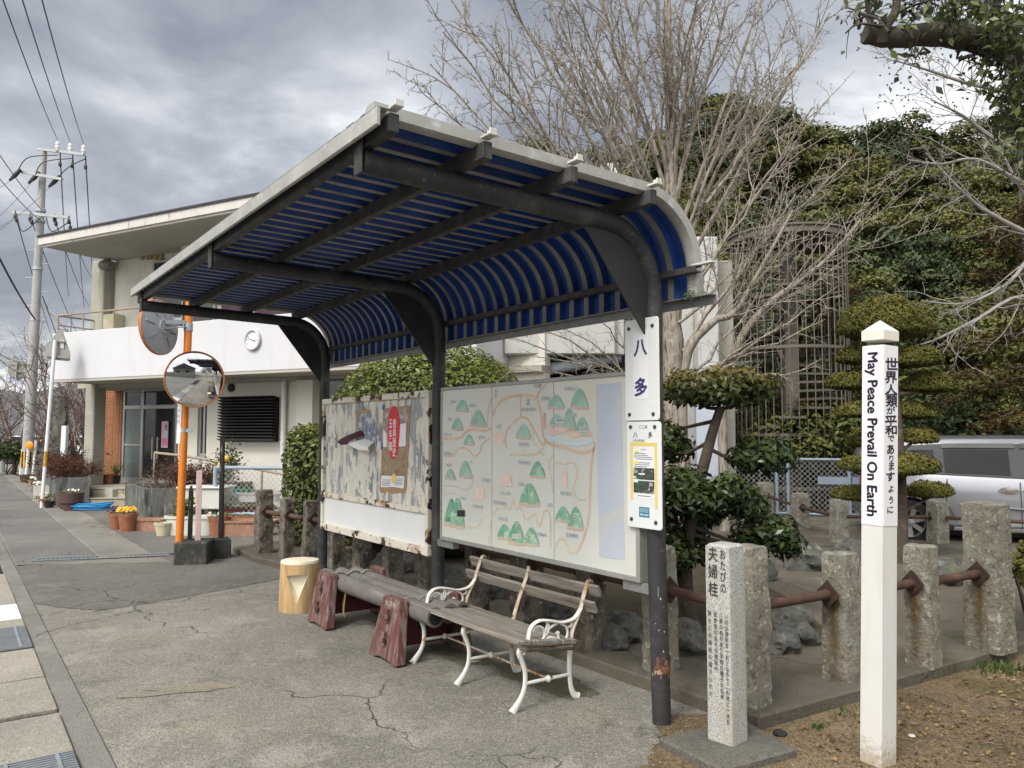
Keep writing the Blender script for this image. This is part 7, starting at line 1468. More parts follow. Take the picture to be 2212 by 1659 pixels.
HL = {0: 'mid green evergreen tree in the wood on the hillside', 1: 'olive-yellow evergreen tree in the wood on the hillside', 2: 'very dark green evergreen tree in the wood on the hillside', 3: 'tall narrow green evergreen tree in the wood on the hillside', 4: 'broad olive evergreen tree in the wood on the hillside'}
rh = random.Random(9); spots = []
# crests surveyed along the skyline, then rows in front of them
for px, py, Y in ((1135, 345, 40), (1180, 335, 42), (1245, 335, 42), (1320, 350, 43), (1385, 340, 44), (1430, 300, 46), (1500, 240, 46), (1560, 195, 46), (1620, 220, 47), (1690, 235, 47), (1750, 255, 47), (1820, 285, 44), (1890, 255, 46), (1960, 270, 46), (2040, 255, 46), (2110, 245, 44), (2190, 235, 44), (2270, 250, 44), (1600, 245, 42), (1480, 300, 42), (1700, 290, 42)):
    p = AT(px, py, Y); spots.append((p.x, Y, p.z, rh.uniform(1.0, 1.35)))
for Y, n, ytop in ((40, 16, 330), (34, 15, 420), (29, 14, 520), (25, 13, 620), (22, 12, 720), (20, 10, 830)):
    for i in range(n):
        px = 1120+(2330-1120)*(i+rh.uniform(.1, .9))/n
        if px < 1500 and Y < 33: 
            if ytop < 500 or px < 1330: continue
        p = AT(px, ytop+rh.uniform(-40, 40), Y+rh.uniform(-1.5, 1.5)); spots.append((p.x, p.y, p.z, rh.uniform(.75, 1.1)*(.62+.38*Y/46)))
for i, (x, y, zt, s) in enumerate(spots):
    k = rh.choice([0, 0, 1, 2, 3, 4, 1, 2]) ; src = prot[k]
    o = dup(src, (x, y, zt-6.9*s), rh.uniform(0, 6.28), HL[k], 'evergreen trees on the wooded hillside', (s, s, s*rh.uniform(.9, 1.1)))
for x, y, k in ((9, -4, 0), (13, -1.5, 3), (15, -6, 1)): dup(prot[k], (x, y, 0), k*1.1, ['evergreen tree beside the hedge across the road', '', '', ''][k] or ['', 'olive evergreen tree farthest across the road', '', 'tall narrow evergreen tree across the road'][k], 'evergreen trees across the road')
for p in prot:
    for ch in list(p.children): bpy.data.objects.remove(ch)
    bpy.data.objects.remove(p)
# shrubs behind the van and gate
def leafy_shrub(label, c, r, n, size, m, seed, name='evergreen_shrub'):
    o = thing(name, label, 'shrub', (c[0], c[1], 0), 0); rng = np.random.default_rng(seed); P, N_ = [], []
    for i in range(14):
        d = rng.normal(0, 1, 3); d /= np.linalg.norm(d); d[2] = abs(d[2]); cc = np.array(c)+d*np.array(r)*.65; q = rng.normal(0, 1, (n//14, 3)); q /= np.linalg.norm(q, axis=1)[:, None]; P.append(cc+q*np.array(r)*.42*rng.uniform(.5, 1.05, n//14)[:, None]); N_.append(q)
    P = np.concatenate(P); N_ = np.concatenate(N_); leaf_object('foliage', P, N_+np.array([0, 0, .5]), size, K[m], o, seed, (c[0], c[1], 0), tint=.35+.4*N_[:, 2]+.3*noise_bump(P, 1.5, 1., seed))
    bb_ = Br(seed); [bb_.limb((c[0]+rng.normal(0, .1), c[1], 0), (rng.normal(0, .4), rng.normal(0, .4), 1), c[2]+r[2]*.5, .03, .01, 5, .1) for _ in range(5)]; bb_.build('stems', K['bark_brown'], o); return o
leafy_shrub('dark evergreen shrub behind the silver van roof', (8.2, 15.2, 1.2), (1.8, 1.2, 1.3), 6000, .13, 'leaf_hill3', 71)
leafy_shrub('green evergreen shrub directly behind the van, right of the peace pole', (6.3, 15.8, 1.1), (1.6, 1.1, 1.1), 5000, .13, 'leaf_hill', 72)
leafy_shrub('dark shrub inside the chain-link gate under the spiral stair', (4.9, 16.9, .7), (1.2, .8, .9), 3500, .11, 'leaf_hill3', 73)
leafy_shrub('broad dark shrub behind the gate, right of the staircase cage', (7.0, 17.6, 1.3), (1.5, 1., 1.5), 5000, .13, 'leaf_hill', 74)
leafy_shrub('small golden conifer shrub at the right edge beside the tall stone post', (4.15, 6.15, .45), (.22, .22, .36), 1600, .05, 'leaf_pine', 75)
# bare thickets on the far left and behind the hall
def thicket(label, c, h, w, seed, n=16, m='twig_red', name='bare_shrub'):
    o = thing(name, label, 'shrub', c, 0); bb_ = Br(seed)
    for i in range(n):
        p = Vector(c)+Vector((bb_.r.uniform(-w, w)*.5, bb_.r.uniform(-.6, .6), 0)); Q = bb_.limb(p, (bb_.r.gauss(0, .35), bb_.r.gauss(0, .3), 1), h*bb_.r.uniform(.6, 1.1), .05, .012, 7, .14, .03, 5)
        for k in range(7): p2, d2 = bb_.along(Q, bb_.r.uniform(.2, 1)); R_2 = bb_.limb(p2, bb_.side(d2, bb_.r.uniform(.4, 1.)), h*bb_.r.uniform(.2, .45), .018, .006, 6, .16, .02, 4); bb_.twigs(R_2, 6, h*.16, .007, (.4, 1.1), .1, 2, 0, .02)
    bb_.build('branches', K[m], o); return o
thicket('bare tangled shrub at the far left edge behind the yellow bollard', (-20.5, 31, 0), 4.6, 5.5, 81, 18); thicket('bare grey-brown shrub directly behind the utility pole', (-16.4, 29.5, 0), 5.2, 4.5, 82, 18); thicket('tall bare tree rising left of the hall behind the triangle sign', (-14.2, 27, 0), 6.0, 3.0, 83, 12, 'twig'); thicket('bare shrub seen between the memorial stone and the hall column', (-12.6, 25.5, 0), 4.0, 3., 84, 12)
leafy_shrub('low dark green shrub by the road under the utility pole', (-18.6, 29.0, .6), (1.3, .8, .8), 2500, .14, 'leaf_hill3', 85)
rl_ = random.Random(6)
mb = MB(); mb.add([(-150, 140, 0), (-60, 150, 0), (-20, 150, 0), (-20, 152, 9), (-45, 152, 13), (-75, 152, 11), (-105, 146, 15), (-150, 142, 12)], [(0, 1, 2, 3, 4, 5, 6, 7)])
gx = np.linspace(-170, -20, 60); hh_ = [7+5*math.sin(x*.06)+2.5*math.sin(x*.17+1)+1.2*math.sin(x*.5) for x in gx]; mb = MB(); 
for j, (y, k_) in enumerate(((120, 0.), (135, .75), (150, 1.), (175, .6))): mb.v += [(x, y, h*k_) for x, h in zip(gx, hh_)]
for j in range(3):
    for i in range(59): mb.f.append((j*60+i, j*60+i+1, (j+1)*60+i+1, (j+1)*60+i)); mb.m.append(0)
tag(mb.build('far_hill', mat('haze-tinted far hill', (.11, .12, .13), .95, .3, .2), smooth=180), kind='structure')  # bluish distance haze is mixed into the hill colour
# ---------------------------------------------------------------- pots and flowers
rp_ = random.Random(12)
def flowers(root, c, w, d, n, cols, seed, h=.10, leaves=60, lsize=.05):
    rng = np.random.default_rng(seed); P = np.array(c)+rng.uniform(-1, 1, (leaves, 3))*np.array([w/2, d/2, h*.45])+np.array([0, 0, h*.4]); leaf_object('leaves', P, np.tile([0, -.3, 1.], (leaves, 1)), lsize, K['leaf_green'], root, seed, tuple(root.location), spread=.6)
    for m in cols:
        mb = MB()
        for i in range(n):
            p = Vector((c[0]+rng.uniform(-.5, .5)*w, c[1]+rng.uniform(-.5, .5)*d, c[2]+h*rng.uniform(.6, 1.2))); f = Vector((rng.normal(0, .4), -1, .9)).normalized(); q = f.to_track_quat('Z', 'Y').to_matrix(); r = rng.uniform(.020, .03)
            for k in range(5): a = 2*PI*k/5; e = [q @ Vector((0, 0, 0)), q @ Vector((r*math.cos(a-.6), r*math.sin(a-.6), .006)), q @ Vector((r*1.35*math.cos(a), r*1.35*math.sin(a), .012)), q @ Vector((r*math.cos(a+.6), r*math.sin(a+.6), .006))]; mb.add([p+v for v in e], [(0, 1, 2, 3)])
        mb.build('blooms', K[m], root, world=True)
def round_pot(label, px, py, r, h, m, fl=None, seed=0, rim=.02, two=False, flute=False, grp='flower pots before the hall', n=10, z0=0.):
    g = G(px, py, z0); o = thing('flower_pot', label, 'flower pot', (g.x, g.y, z0), 0, grp); mb = MB()
    prof = [(r*.72, 0), (r*.95, h*.8), (r, h*.8), (r+rim*.4, h), (r-rim, h), (r-rim-.01, h*.82)]
    if two: prof = [(r*.80, 0), (r*.86, h*.42), (r, h*.44), (r*1.02, h*.60), (r*1.07, h), (r*1.0, h), (r*.97, h*.85)]
    mb.lathe(prof, 28, cap=False, wob=(lambda a, z: .035*math.sin(12*a+z*14)) if flute else None); mb.lathe([(r*.72 if not two else r*.8, .002), (.0001, .002)], 28, cap=False); mb.build('pot', K[m], o, smooth=35)
    mb = MB(); mb.lathe([(r-rim*.8, h*.84), (.0001, h*.86)], 20, cap=False); mb.build('soil', K['soil'], o)
    if fl: flowers(o, (g.x, g.y, z0+h*.9), r*1.7, r*1.7, n, fl, seed)
    return o
def trough(label, px, py, L_, d, h, m, rz, fl=None, seed=0, grp='flower pots before the hall', n=8, z0=0.):
    g = G(px, py, z0); o = thing('planter_trough', label, 'planter trough', (g.x, g.y, z0), rz, grp); mb = MB(); rings = [(.86, .80, 0), (.97, .95, h*.86), (1.03, 1.08, h*.87), (1.04, 1.1, h), (.96, .92, h), (.94, .88, h*.82)]; k = 24; vs = []
    for a_, b_, z in rings:
        for i in range(k):
            t = 2*PI*i/k; cx, sx = math.cos(t), math.sin(t); e = 5; q = (abs(cx)**e+abs(sx)**e)**(-1/e); vs.append((cx*q*L_/2*a_, sx*q*d/2*b_, z))
    fs = [(i*k+j, i*k+(j+1) % k, (i+1)*k+(j+1) % k, (i+1)*k+j) for i in range(len(rings)-1) for j in range(k)]+[tuple(range(k-1, -1, -1))]; mb.add(vs, fs); mb.build('trough', K[m], o, smooth=35)
    mb = MB(); mb.add(vs[-k:], [tuple(range(k))]); mb.v = [(v[0], v[1], h*.83) for v in mb.v]; mb.build('soil', K['soil'], o)
    if fl:
        c_, s_ = math.cos(rz), math.sin(rz); rng = np.random.default_rng(seed); P = []
        root = o
        for q in np.linspace(-.38, .38, 5): 
            p = (g.x+c_*q*L_, g.y+s_*q*L_, z0+h*.9); flowers(o, p, L_*.18, d*.7, max(1, n//4), fl, seed+40+int(q*100), leaves=24)
    return o
Q = lambda x, y: (x*.26451, 768.04+y*.26451)
def FX(o, *a): return o
round_pot('wide two-tier brown plastic pot before the left planter', *Q(575, 1262), .235, .36, 'brown_pot', ['petal_white'], 1, two=True, n=4)
round_pot('small empty black plastic pot at the roadside edge', *Q(400, 1254), .10, .17, 'black_pot')
trough('pale terracotta trough with yellow-green plants nearest the black pot', *Q(360, 1238), .50, .22, .20, 'terracotta_pale', YAW+PI/2, ['petal_white'], 2)
trough('pale trough behind the sign pole, second in the roadside row', *Q(335, 1165), .50, .22, .18, 'terracotta_pale', YAW+PI/2, ['petal_white'], 3)
trough('white-rimmed trough with white flowers, third in the roadside row', *Q(308, 1118), .55, .22, .18, 'white_pot', YAW+PI/2, ['petal_white'], 4, n=14)
trough('pale trough with bright green plants, fourth in the roadside row', *Q(268, 1075), .6, .24, .20, 'terracotta_pale', YAW+PI/2, ['petal_white'], 5)
round_pot('brown round pot at the far end of the roadside row', *Q(240, 1040), .30, .26, 'brown_pot')
round_pot('terracotta pot of purple pansies', *Q(952, 1420), .125, .27, 'terracotta', ['petal_purple'], 7, n=16)
round_pot('terracotta pot of yellow pansies', *Q(1040, 1434), .15, .29, 'terracotta', ['petal_yellow', 'petal_yellow'], 8, n=12)
trough('empty pale terracotta trough in front of the right planter', *Q(1200, 1425), .70, .28, .19, 'terracotta_pale', -.12)
round_pot('cream fluted bowl pot beside the empty terracotta trough', *Q(1335, 1470), .135, .20, 'cream_pot', flute=True)
trough('white plastic trough behind the orange mirror post', *Q(1560, 1465), .78, .28, .30, 'white_pot', -.05, None)
g = G(*Q(1510, 1455)); yf = thing('flower_clump', 'tall green clump with two yellow flowers in the white trough', 'plant', (g.x, g.y, .28), 0); flowers(yf, (g.x, g.y, .26), .3, .2, 2, ['petal_yellow'], 9, h=.34, leaves=110, lsize=.13)
round_pot('terracotta pot with a small white flower at the tall black stake', *Q(1790, 1472), .17, .30, 'terracotta', ['petal_white'], 10, n=3)
trough('long pale terracotta trough behind the first dark fence post', *Q(2000, 1468), .95, .32, .24, 'terracotta_pale', 0., None)
trough('terracotta trough of dry grass on the entrance floor', *Q(850, 1047), .62, .26, .23, 'terracotta', -.3, None, z0=.36)
g = G(*Q(948, 1045), .36); o = round_pot('small black pot of arching yellow-green grass on the entrance floor', *Q(948, 1047), .10, .20, 'black_pot', z0=.36)
mb = MB(); r_ = random.Random(5)
for i in range(46):
    a = r_.uniform(0, 6.28); L_ = r_.uniform(.3, .6); d = Vector((math.cos(a), math.sin(a), 0)); p = Vector((g.x, g.y, .52)); P = [p, p+d*L_*.25+Vector((0, 0, L_*.45)), p+d*L_*.65+Vector((0, 0, L_*.55)), p+d*L_+Vector((0, 0, L_*.3))]; w_ = d.cross(Vector((0, 0, 1)))*.011; vs = []
    for k, q in enumerate(P): s = 1-k/3.2; vs += [q+w_*s, q-w_*s]
    mb.add(vs, [(2*k, 2*k+1, 2*k+3, 2*k+2) for k in range(3)])
mb.build('grass_blades', mat('striped grass', (.17, .19, .05), .6, .3, 8, translucent=.2), o, world=True)
# blue hose coil
g = G(*Q(752, 1262)); hs_ = thing('garden_hose', 'bright blue garden hose coiled flat by the entrance steps', 'hose', (g.x, g.y, 0), .1); mb = MB(); pts = []
for i in range(160): a = 2*PI*i/26; rr = .30+.035*math.sin(i*.21); pts.append((rr*1.25*math.cos(a)+.02*math.sin(i*.6), rr*.62*math.sin(a)+.03*math.cos(i*.17), .012+.0009*i+.01*math.sin(i*.5)))
mb.tube(pts, .011, 7); mb.build('coil', K['blue_hose'], hs_, smooth=60); bpy.data.objects.remove(hs_.children[0]) if False else None
# shelf stand of troughs behind the wire fence, white tub on legs, citrus
def stand_trough(label, px, py, Y, L_, m, d=.24, h=.16): p = AT(px, py, Y); o = trough(label, px, 1100, L_, d, h, m, -.08, None, grp='troughs behind the wire fence'); o.location = p; return o
for lab, px, py, Y, L_, m in (('white trough of white flowers, left on the stand behind the wire fence', 505, 1090, 14.2, .9, 'white_pot'), ('white trough, right on the stand behind the wire fence', 560, 1084, 14.0, .8, 'white_pot'), ('teal trough behind the wire fence', 517, 1075, 14.6, .45, 'teal_pot'), ('maroon trough, left behind the wire fence', 506, 1116, 13.8, .55, 'maroon_pot'), ('maroon trough, right behind the wire fence', 560, 1113, 13.8, .55, 'maroon_pot'), ('long low terracotta trough behind the wire fence', 530, 1136, 13.3, 1.0, 'terracotta')):
    o = stand_trough(lab, px, py, Y, L_, m)
    rng_ = np.random.default_rng(int(px*7)); lp = o.location; P = np.array(lp)+rng_.uniform(-1, 1, (60, 3))*np.array([L_*.45, .08, .04])+np.array([0, 0, .18]); leaf_object('leaves', P, np.tile([0, -.3, 1.], (60, 1)), .06, K['leaf_green'], o, int(px), tuple(lp)).rotation_euler = (0, 0, .08)
ps_ = thing('plant_stand', 'low stepped plant stand of pale planks behind the wire fence', 'stand', G(530, 1120), 0)
for py, Y, w in ((1093, 14.3, 1.9), (1118, 13.85, 1.9), (1139, 13.4, 1.9)): p = AT(535, py, Y); mb = MB(); mb.box((p.x, p.y, p.z-.03), (w, .3, .03)); mb.box((p.x-w*.45, p.y, (p.z-.045)/2), (.05, .25, p.z-.045)); mb.box((p.x+w*.45, p.y, (p.z-.045)/2), (.05, .25, p.z-.045)); mb.build('shelf', mat('pale plank', (.42, .40, .38), .8, .15, 5), ps_, world=True)
p = AT(440, 1056, 13.9); wt = thing('wash_tub', 'old white tub on dark legs beside the right concrete planter', 'tub', (p.x, p.y, 0), 0); mb = MB(); mb.box((p.x+.05, p.y, p.z-.16), (.75, .5, .36), taper=1.05); mb.box((p.x+.05, p.y, p.z+.035), (.86, .6, .035)); mb.build('basin', K['white_pot'], wt, world=True, bevel=.03)
mb = MB()
for sx in (-.25, .35):
    for sy in (-.18, .18): mb.bar((p.x+sx, p.y+sy, 0), (p.x+sx*.7, p.y+sy, p.z-.33), .05, .05)
mb.build('legs', K['black'], wt, world=True)
p = AT(490, 1032, 14.6); cs_ = thing('citrus_bush', 'potted citrus with large yellow fruit behind the wire fence', 'plant', (p.x, p.y, 0), 0); rng = np.random.default_rng(3); P = np.array((p.x, p.y, 1.0))+rng.normal(0, 1, (420, 3))*np.array([.13, .1, .17]); leaf_object('foliage', P, np.tile([0, -.3, .8], (420, 1)), .085, K['leaf_topiary'], cs_, 4, (p.x, p.y, 0))
mb = MB(); mb.tube([(p.x, p.y, 0), (p.x+.02, p.y, .6), (p.x, p.y, 1.1)], [.02, .015, .008], 6); mb.build('stem', K['bark_brown'], cs_, world=True)
for dx, dz in ((-.05, .02), (.06, .14)): mb = MB(); q = AT(488+dx*200, 1026, 14.35); mb.lathe([(.0001, -.055), (.035, -.045), (.056, 0), (.035, .045), (.0001, .055)], 14, (p.x+dx, p.y-.2, .98+dz)); mb.build('fruit', K['fruit'], cs_, world=True, smooth=60)
# dead azaleas filling the two concrete planters
def azalea(label, c, rx, ry, h, seed, nst=26, nleaf=1500):
    o = thing('planter_shrub', label, 'shrub', c, 0, 'red-brown shrubs in the concrete planters'); bb_ = Br(seed); tips = []
    for i in range(nst):
        p = Vector(c)+Vector((bb_.r.uniform(-.8, .8)*rx, bb_.r.uniform(-.8, .8)*ry, 0)); Qp = bb_.limb(p, (bb_.r.gauss(0, .5), bb_.r.gauss(0, .5), 1), h*bb_.r.uniform(.6, 1.), .012, .005, 5, .2, 0, 4); bb_.twigs(Qp, 7, h*.5, .005, (.4, 1.1), .2, 2, 0, .05); 
    tips = [tuple(t) for t in bb_.tips]; bb_.build('branches', K['twig_red'], o); rng = np.random.default_rng(seed); T = np.array(tips); P = T[rng.integers(0, len(T), nleaf)]+rng.normal(0, .05, (nleaf, 3)); leaf_object('leaves', P, np.tile([0, 0, 1.], (nleaf, 1)), .05, K['leaf_dead'], o, seed, tuple(c), spread=.9); return o
for k, f in enumerate((.6, 1.5, 2.5)):
    q = (p1[0]+p1[1])/2+DD*f; azalea(['red-brown dry shrub at the front of the left planter', 'red-brown dry shrub in the middle of the left planter', 'red-brown dry shrub at the back of the left planter'][k], (q.x, q.y, .58), .36, .55, .42+.08*k, 90+k, 22, 2200)
q = p2[1]+(p2[2]-p2[1])*.10+Vector((0, .75, 0)); azalea('sparse twiggy dry shrub at the left end of the right planter', (q.x, q.y, .52), .36, .4, .50, 95, 22, 650)
q = p2[1]+(p2[2]-p2[1])*.48+Vector((0, .8, 0)); azalea('fuller red-brown dry shrub behind the orange post', (q.x, q.y, .52), .42, .4, .55, 96, 26, 1500)
q = p2[1]+(p2[2]-p2[1])*.85+Vector((0, .8, 0)); azalea('low red-brown dry shrub at the right end of the right planter', (q.x, q.y, .52), .3, .35, .28, 97, 14, 500)
# ---------------------------------------------------------------- silver van behind the garden
vr = flat(AT(1852, 1180, 12.2)); VA = rad(-20)
van = thing('silver_van', 'silver people carrier parked behind the stone posts at the right', 'van', vr, VA)
# body lofted along its length: x from the rear (0) to the nose (4.75); y negative is the side we see
ST = [(0.0, .38, .80, .95, 1.28, .62, .74), (.08, .30, .86, 1.02, 1.42, .66, .86), (.35, .24, .89, 1.03, 1.50, .68, .92), (1.2, .22, .90, .99, 1.545, .70, .93), (2.2, .22, .90, .95, 1.55, .70, .93), (3.0, .22, .90, .92, 1.50, .69, .92), (3.45, .22, .90, .91, 1.30, .66, .92), (3.9, .24, .88, .90, 1.02, .64, .9), (4.35, .26, .84, .80, .88, .6, .84), (4.7, .32, .70, .62, .70, .5, .7), (4.78, .40, .58, .55, .6, .4, .6)]
mb = MB(); n = 0
def ring(x, zb, yw, belt, roof, yr, ym):
    h = [( -ym*.90, zb), (-ym*1.0, zb+.10), (-ym*.985, zb+(belt-zb)*.38), (-ym*1.0, zb+(belt-zb)*.46), (-ym*.985, zb+(belt-zb)*.72), (-ym*.965, belt-.03), (-ym*.945, belt), (-(yr+.02), roof-.10), (-yr+.04, roof-.045), (-yr*.55, roof-.005), (0, roof+.01)]
    h2 = [(-y, z) for y, z in h[-2::-1]]; return [(x, y, z) for y, z in h+h2]
rings_ = [ring(*s) for s in ST]; k = len(rings_[0])
for r in rings_: mb.v += r
for i in range(len(rings_)-1):
    for j in range(k-1): mb.f.append((i*k+j, (i+1)*k+j, (i+1)*k+j+1, i*k+j+1)); mb.m.append(0)
    mb.f.append((i*k+k-1, (i+1)*k+k-1, (i+1)*k, i*k)); mb.m.append(0)
mb.f.append(tuple(range(k))); mb.f.append(tuple((len(rings_)-1)*k+j for j in range(k-1, -1, -1))); mb.m += [0, 0]
body = mb.build('body', K['car_paint'], van)
cut = MB()
for x in (.63, 3.62): cut.lathe([(.0001, -.35), (.36, -.35), (.36, .35), (.0001, .35)], 32, (x, -.92, .325), Matrix.Rotation(PI/2, 4, 'X'), cap=False)
cu_ = cut.build('cutter', K['car_black']); cu_.matrix_world = XF[van.name]
for ob in (body, cu_):
    bmx = bmesh.new(); bmx.from_mesh(ob.data); bmesh.ops.remove_doubles(bmx, verts=bmx.verts, dist=1e-4); bmesh.ops.recalc_face_normals(bmx, faces=bmx.faces); bmx.to_mesh(ob.data); bmx.free()
bo = body.modifiers.new('b', 'BOOLEAN'); bo.object = cu_; bo.operation = 'DIFFERENCE'; bo.solver = 'EXACT'; bo.material_mode = 'TRANSFER'; bpy.context.view_layer.update()
nm_ = bpy.data.meshes.new_from_object(body.evaluated_get(bpy.context.evaluated_depsgraph_get())); body.modifiers.clear(); body.data = nm_; bpy.data.objects.remove(cu_)
nm_.polygons.foreach_set('use_smooth', [True]*len(nm_.polygons)); nm_.set_sharp_from_angle(angle=rad(28))
def vside(x, t, out=.004):                     # point on the near side between belt (t=0) and roof edge (t=1)
    xs = [s[0] for s in ST]; i = max(0, min(len(ST)-2, next((q for q in range(len(xs)-1) if xs[q+1] >= x), len(xs)-2))); s = (x-xs[i])/(xs[i+1]-xs[i]); A = [a+(b-a)*s for a, b in zip(ST[i], ST[i+1])]
    y0_, z0_ = -A[6]*.945, A[3]; y1_, z1_ = -(A[5]+.02), A[4]-.10; return Vector((x, y0_+(y1_-y0_)*t-out, z0_+(z1_-z0_)*t+out*.3))
def vpanel(x0, x1, t0, t1, out, n=6, xs0=0., xs1=0.):
    mb = MB(); vs = []
    for i in range(n+1):
        s = i/n
        for t in (t0, t1):
            sh_ = xs0*(t-t0)*(1-s)+xs1*(t-t0)*s; vs.append(vside(x0+(x1-x0)*s+sh_, t, out))
    mb.add(vs, [(2*i, 2*i+2, 2*i+3, 2*i+1) for i in range(n)]); return mb
vpanel(.16, 3.35, .02, .98, .012, 20, .05, -.35).build('window_band', K['car_black'], van, smooth=60)
for x0, x1, a, b_ in ((.28, .98, .12, 0), (1.10, 1.90, 0, 0), (2.12, 3.02, 0, -.15)):
    vpanel(x0, x1, .08, .80, .018, 8, a, b_).build('side_window', K['car_glass'], van, smooth=60)
vpanel(1.08, 1.98, .84, .98, .03, 8).build('rain_visor', mat('smoked visor', (.08, .08, .085), .2, .1), van, smooth=60); vpanel(2.04, 3.1, .84, .98, .03, 8).build('rain_visor', K['car_black'], van, smooth=60)
def seam(x0, z0, x1, z1):
    y_ = -.937; mb = MB(); mb.bar((x0, y_+.012 if z0 > .8 else y_, z0), (x1, y_, z1), .008, .01, up=(0, 1, 0)); mb.build('door_seam', K['car_black'], van)
seam(2.0, .92, 2.0, .30); seam(1.12, .95, 1.10, .62); seam(1.10, .62, 1.22, .36)
mb = MB(); mb.bar((1.25, -.925, .60), (2.9, -.93, .50), .02, .05, up=(0, 1, 0)); mb.build('side_crease', K['car_paint'], van, bevel=.008)
mb = MB(); mb.box((2.3, -.915, .265), (2.25, .03, .05)); mb.build('sill_trim', K['car_chrome'], van, bevel=.008)
for x in (1.86, 2.15):
    mb = MB(); mb.lathe([(.0001, 0), (.075, 0), (.085, .006), (.0001, .008)], 22, (x, -.915, .80), Matrix.Rotation(PI/2, 4, 'X') @ Matrix.Diagonal((1.35, .6, 1, 1))); mb.build('handle_cup', K['car_chrome'], van, smooth=50)
    mb = MB(); mb.bar((x-.13, -.945, .805), (x+.13, -.945, .80), .022, .02, up=(0, 1, 0)); mb.build('door_handle', K['car_chrome'], van, bevel=.006)
for x in (.63, 3.62):
    mb = MB(); mb.lathe([(.205, -.10), (.30, -.10), (.325, -.06), (.325, .06), (.30, .10), (.205, .10), (.20, .0), (.205, -.10)], 36, (x, -.80, .325), Matrix.Rotation(PI/2, 4, 'X'), cap=False); ty = mb.build('wheel', K['rubber'], van, smooth=45)
    mb = MB(); mb.lathe([(.205, .085), (.218, .10), (.20, .098), (.195, .02), (.195, -.05)], 36, (x, -.80, .325), Matrix.Rotation(PI/2, 4, 'X'), cap=False)
    for q in range(7):
        a = 2*PI*q/7+.3; M_ = Matrix.Translation((x, -.80, .325)) @ Matrix.Rotation(PI/2, 4, 'X') @ Matrix.Rotation(a, 4, 'Z'); mb.add([M_ @ Vector(v) for v in ((.03, -.026, .078), (.20, -.034, .088), (.20, .034, .088), (.03, .026, .078), (.03, -.02, .04), (.20, -.026, .05), (.20, .026, .05), (.03, .02, .04))], [(0, 1, 2, 3), (0, 4, 5, 1), (2, 6, 7, 3), (1, 5, 6, 2)])
    mb.lathe([(.065, .05), (.065, .082), (.03, .09), (.0001, .09)], 20, (x, -.80, .325), Matrix.Rotation(PI/2, 4, 'X'), cap=False); mb.build('rim', K['alloy'], ty, smooth=40)
    mb = MB(); mb.lathe([(.196, -.02), (.0001, -.02)], 28, (x, -.80, .325), Matrix.Rotation(PI/2, 4, 'X'), cap=False); mb.build('brake_disc', K['car_black'], ty)
mb = MB(); mb.box((.05, -.72, .92), (.07, .2, .34)); mb.build('tail_lamp', mat('red lamp', (.3, .01, .012), .15, .1, coat=.5), van, bevel=.02)
mb = MB(); mb.box((2.35, 0, .17), (4.2, 1.3, .06)); mb.build('underbody', K['black'], van)
# ---------------------------------------------------------------- rocks in the garden
def rock(label, c, s, seed, moss=False, sq=(1, 1, .8)):
    bm = bmesh.new(); bmesh.ops.create_icosphere(bm, subdivisions=4, radius=1); off = Vector((seed*5.1, seed, -seed*2.2))
    for v in bm.verts:
        p = v.co.copy(); q = p*(1+.42*mnoise.noise(p*1.1+off)+.20*mnoise.noise(p*2.7+off)); ce = mnoise.noise_vector(p*1.2+off); q = Vector([round(a*1.6)/1.6*.22+a*.78 for a in q])+ce*.05+mnoise.noise_vector(p*4+off)*.018; v.co = Vector((q.x*s*sq[0], q.y*s*sq[1], max(q.z*s*sq[2], -.35*s)))
    me = bpy.data.meshes.new('garden_rock'); bm.to_mesh(me); bm.free(); me.materials.append(K['rock']); me.polygons.foreach_set('use_smooth', [True]*len(me.polygons)); me.set_sharp_from_angle(angle=rad(32)); o = bpy.data.objects.new('garden_rock', me); COL.objects.link(o); o.location = (c[0], c[1], .08+.33*s*sq[2]); return tag(o, label, 'rock', 'rocks in the garden')
for lab, px, py, Y, s in (('flat dark angular rock just left of the marker stone', 1487, 1410, 5.55, .17), ('smaller dark rock beside the flat rock left of the marker stone', 1537, 1415, 5.7, .12), ('green-grey boulder between the two fence posts right of the bench', 1348, 1350, 5.9, .17), ('pale boulder low between fence posts right of the bench back', 1325, 1400, 5.65, .13), ('rock under the map board left of the bench back', 985, 1305, 7.2, .24), ('dark rock beneath the middle of the map board', 1180, 1330, 6.6, .17), ('mossy rock cluster top just right of the corner stone post', 1685, 1330, 6.2, .20), ('grey-green rock at the foot of the corner stone post', 1680, 1385, 5.55, .14), ('grey-green rock, rightmost of the cluster beside the corner stone post', 1720, 1380, 5.75, .16), ('grey rock at the edge of the garden bed beyond the lowest leaf pad', 1745, 1205, 8.8, .24), ('pale rounded rock directly left of the peace pole', 1855, 1195, 9.2, .24), ('grey rock at the foot of the second front fence post', 2040, 1235, 8.0, .22), ('small flat rock in the garden soil', 1450, 1345, 6.9, .10), ('rock half hidden behind the corner stone post', 1600, 1215, 8.2, .3), ('mossy rock under the notice board', 845, 1260, 8.6, .22), ('round rock behind the dark fence post under the map board', 1040, 1300, 7.3, .2)):
    p = AT(px, py, Y); rock(lab, (p.x, p.y), s, px*.01+py*.003)
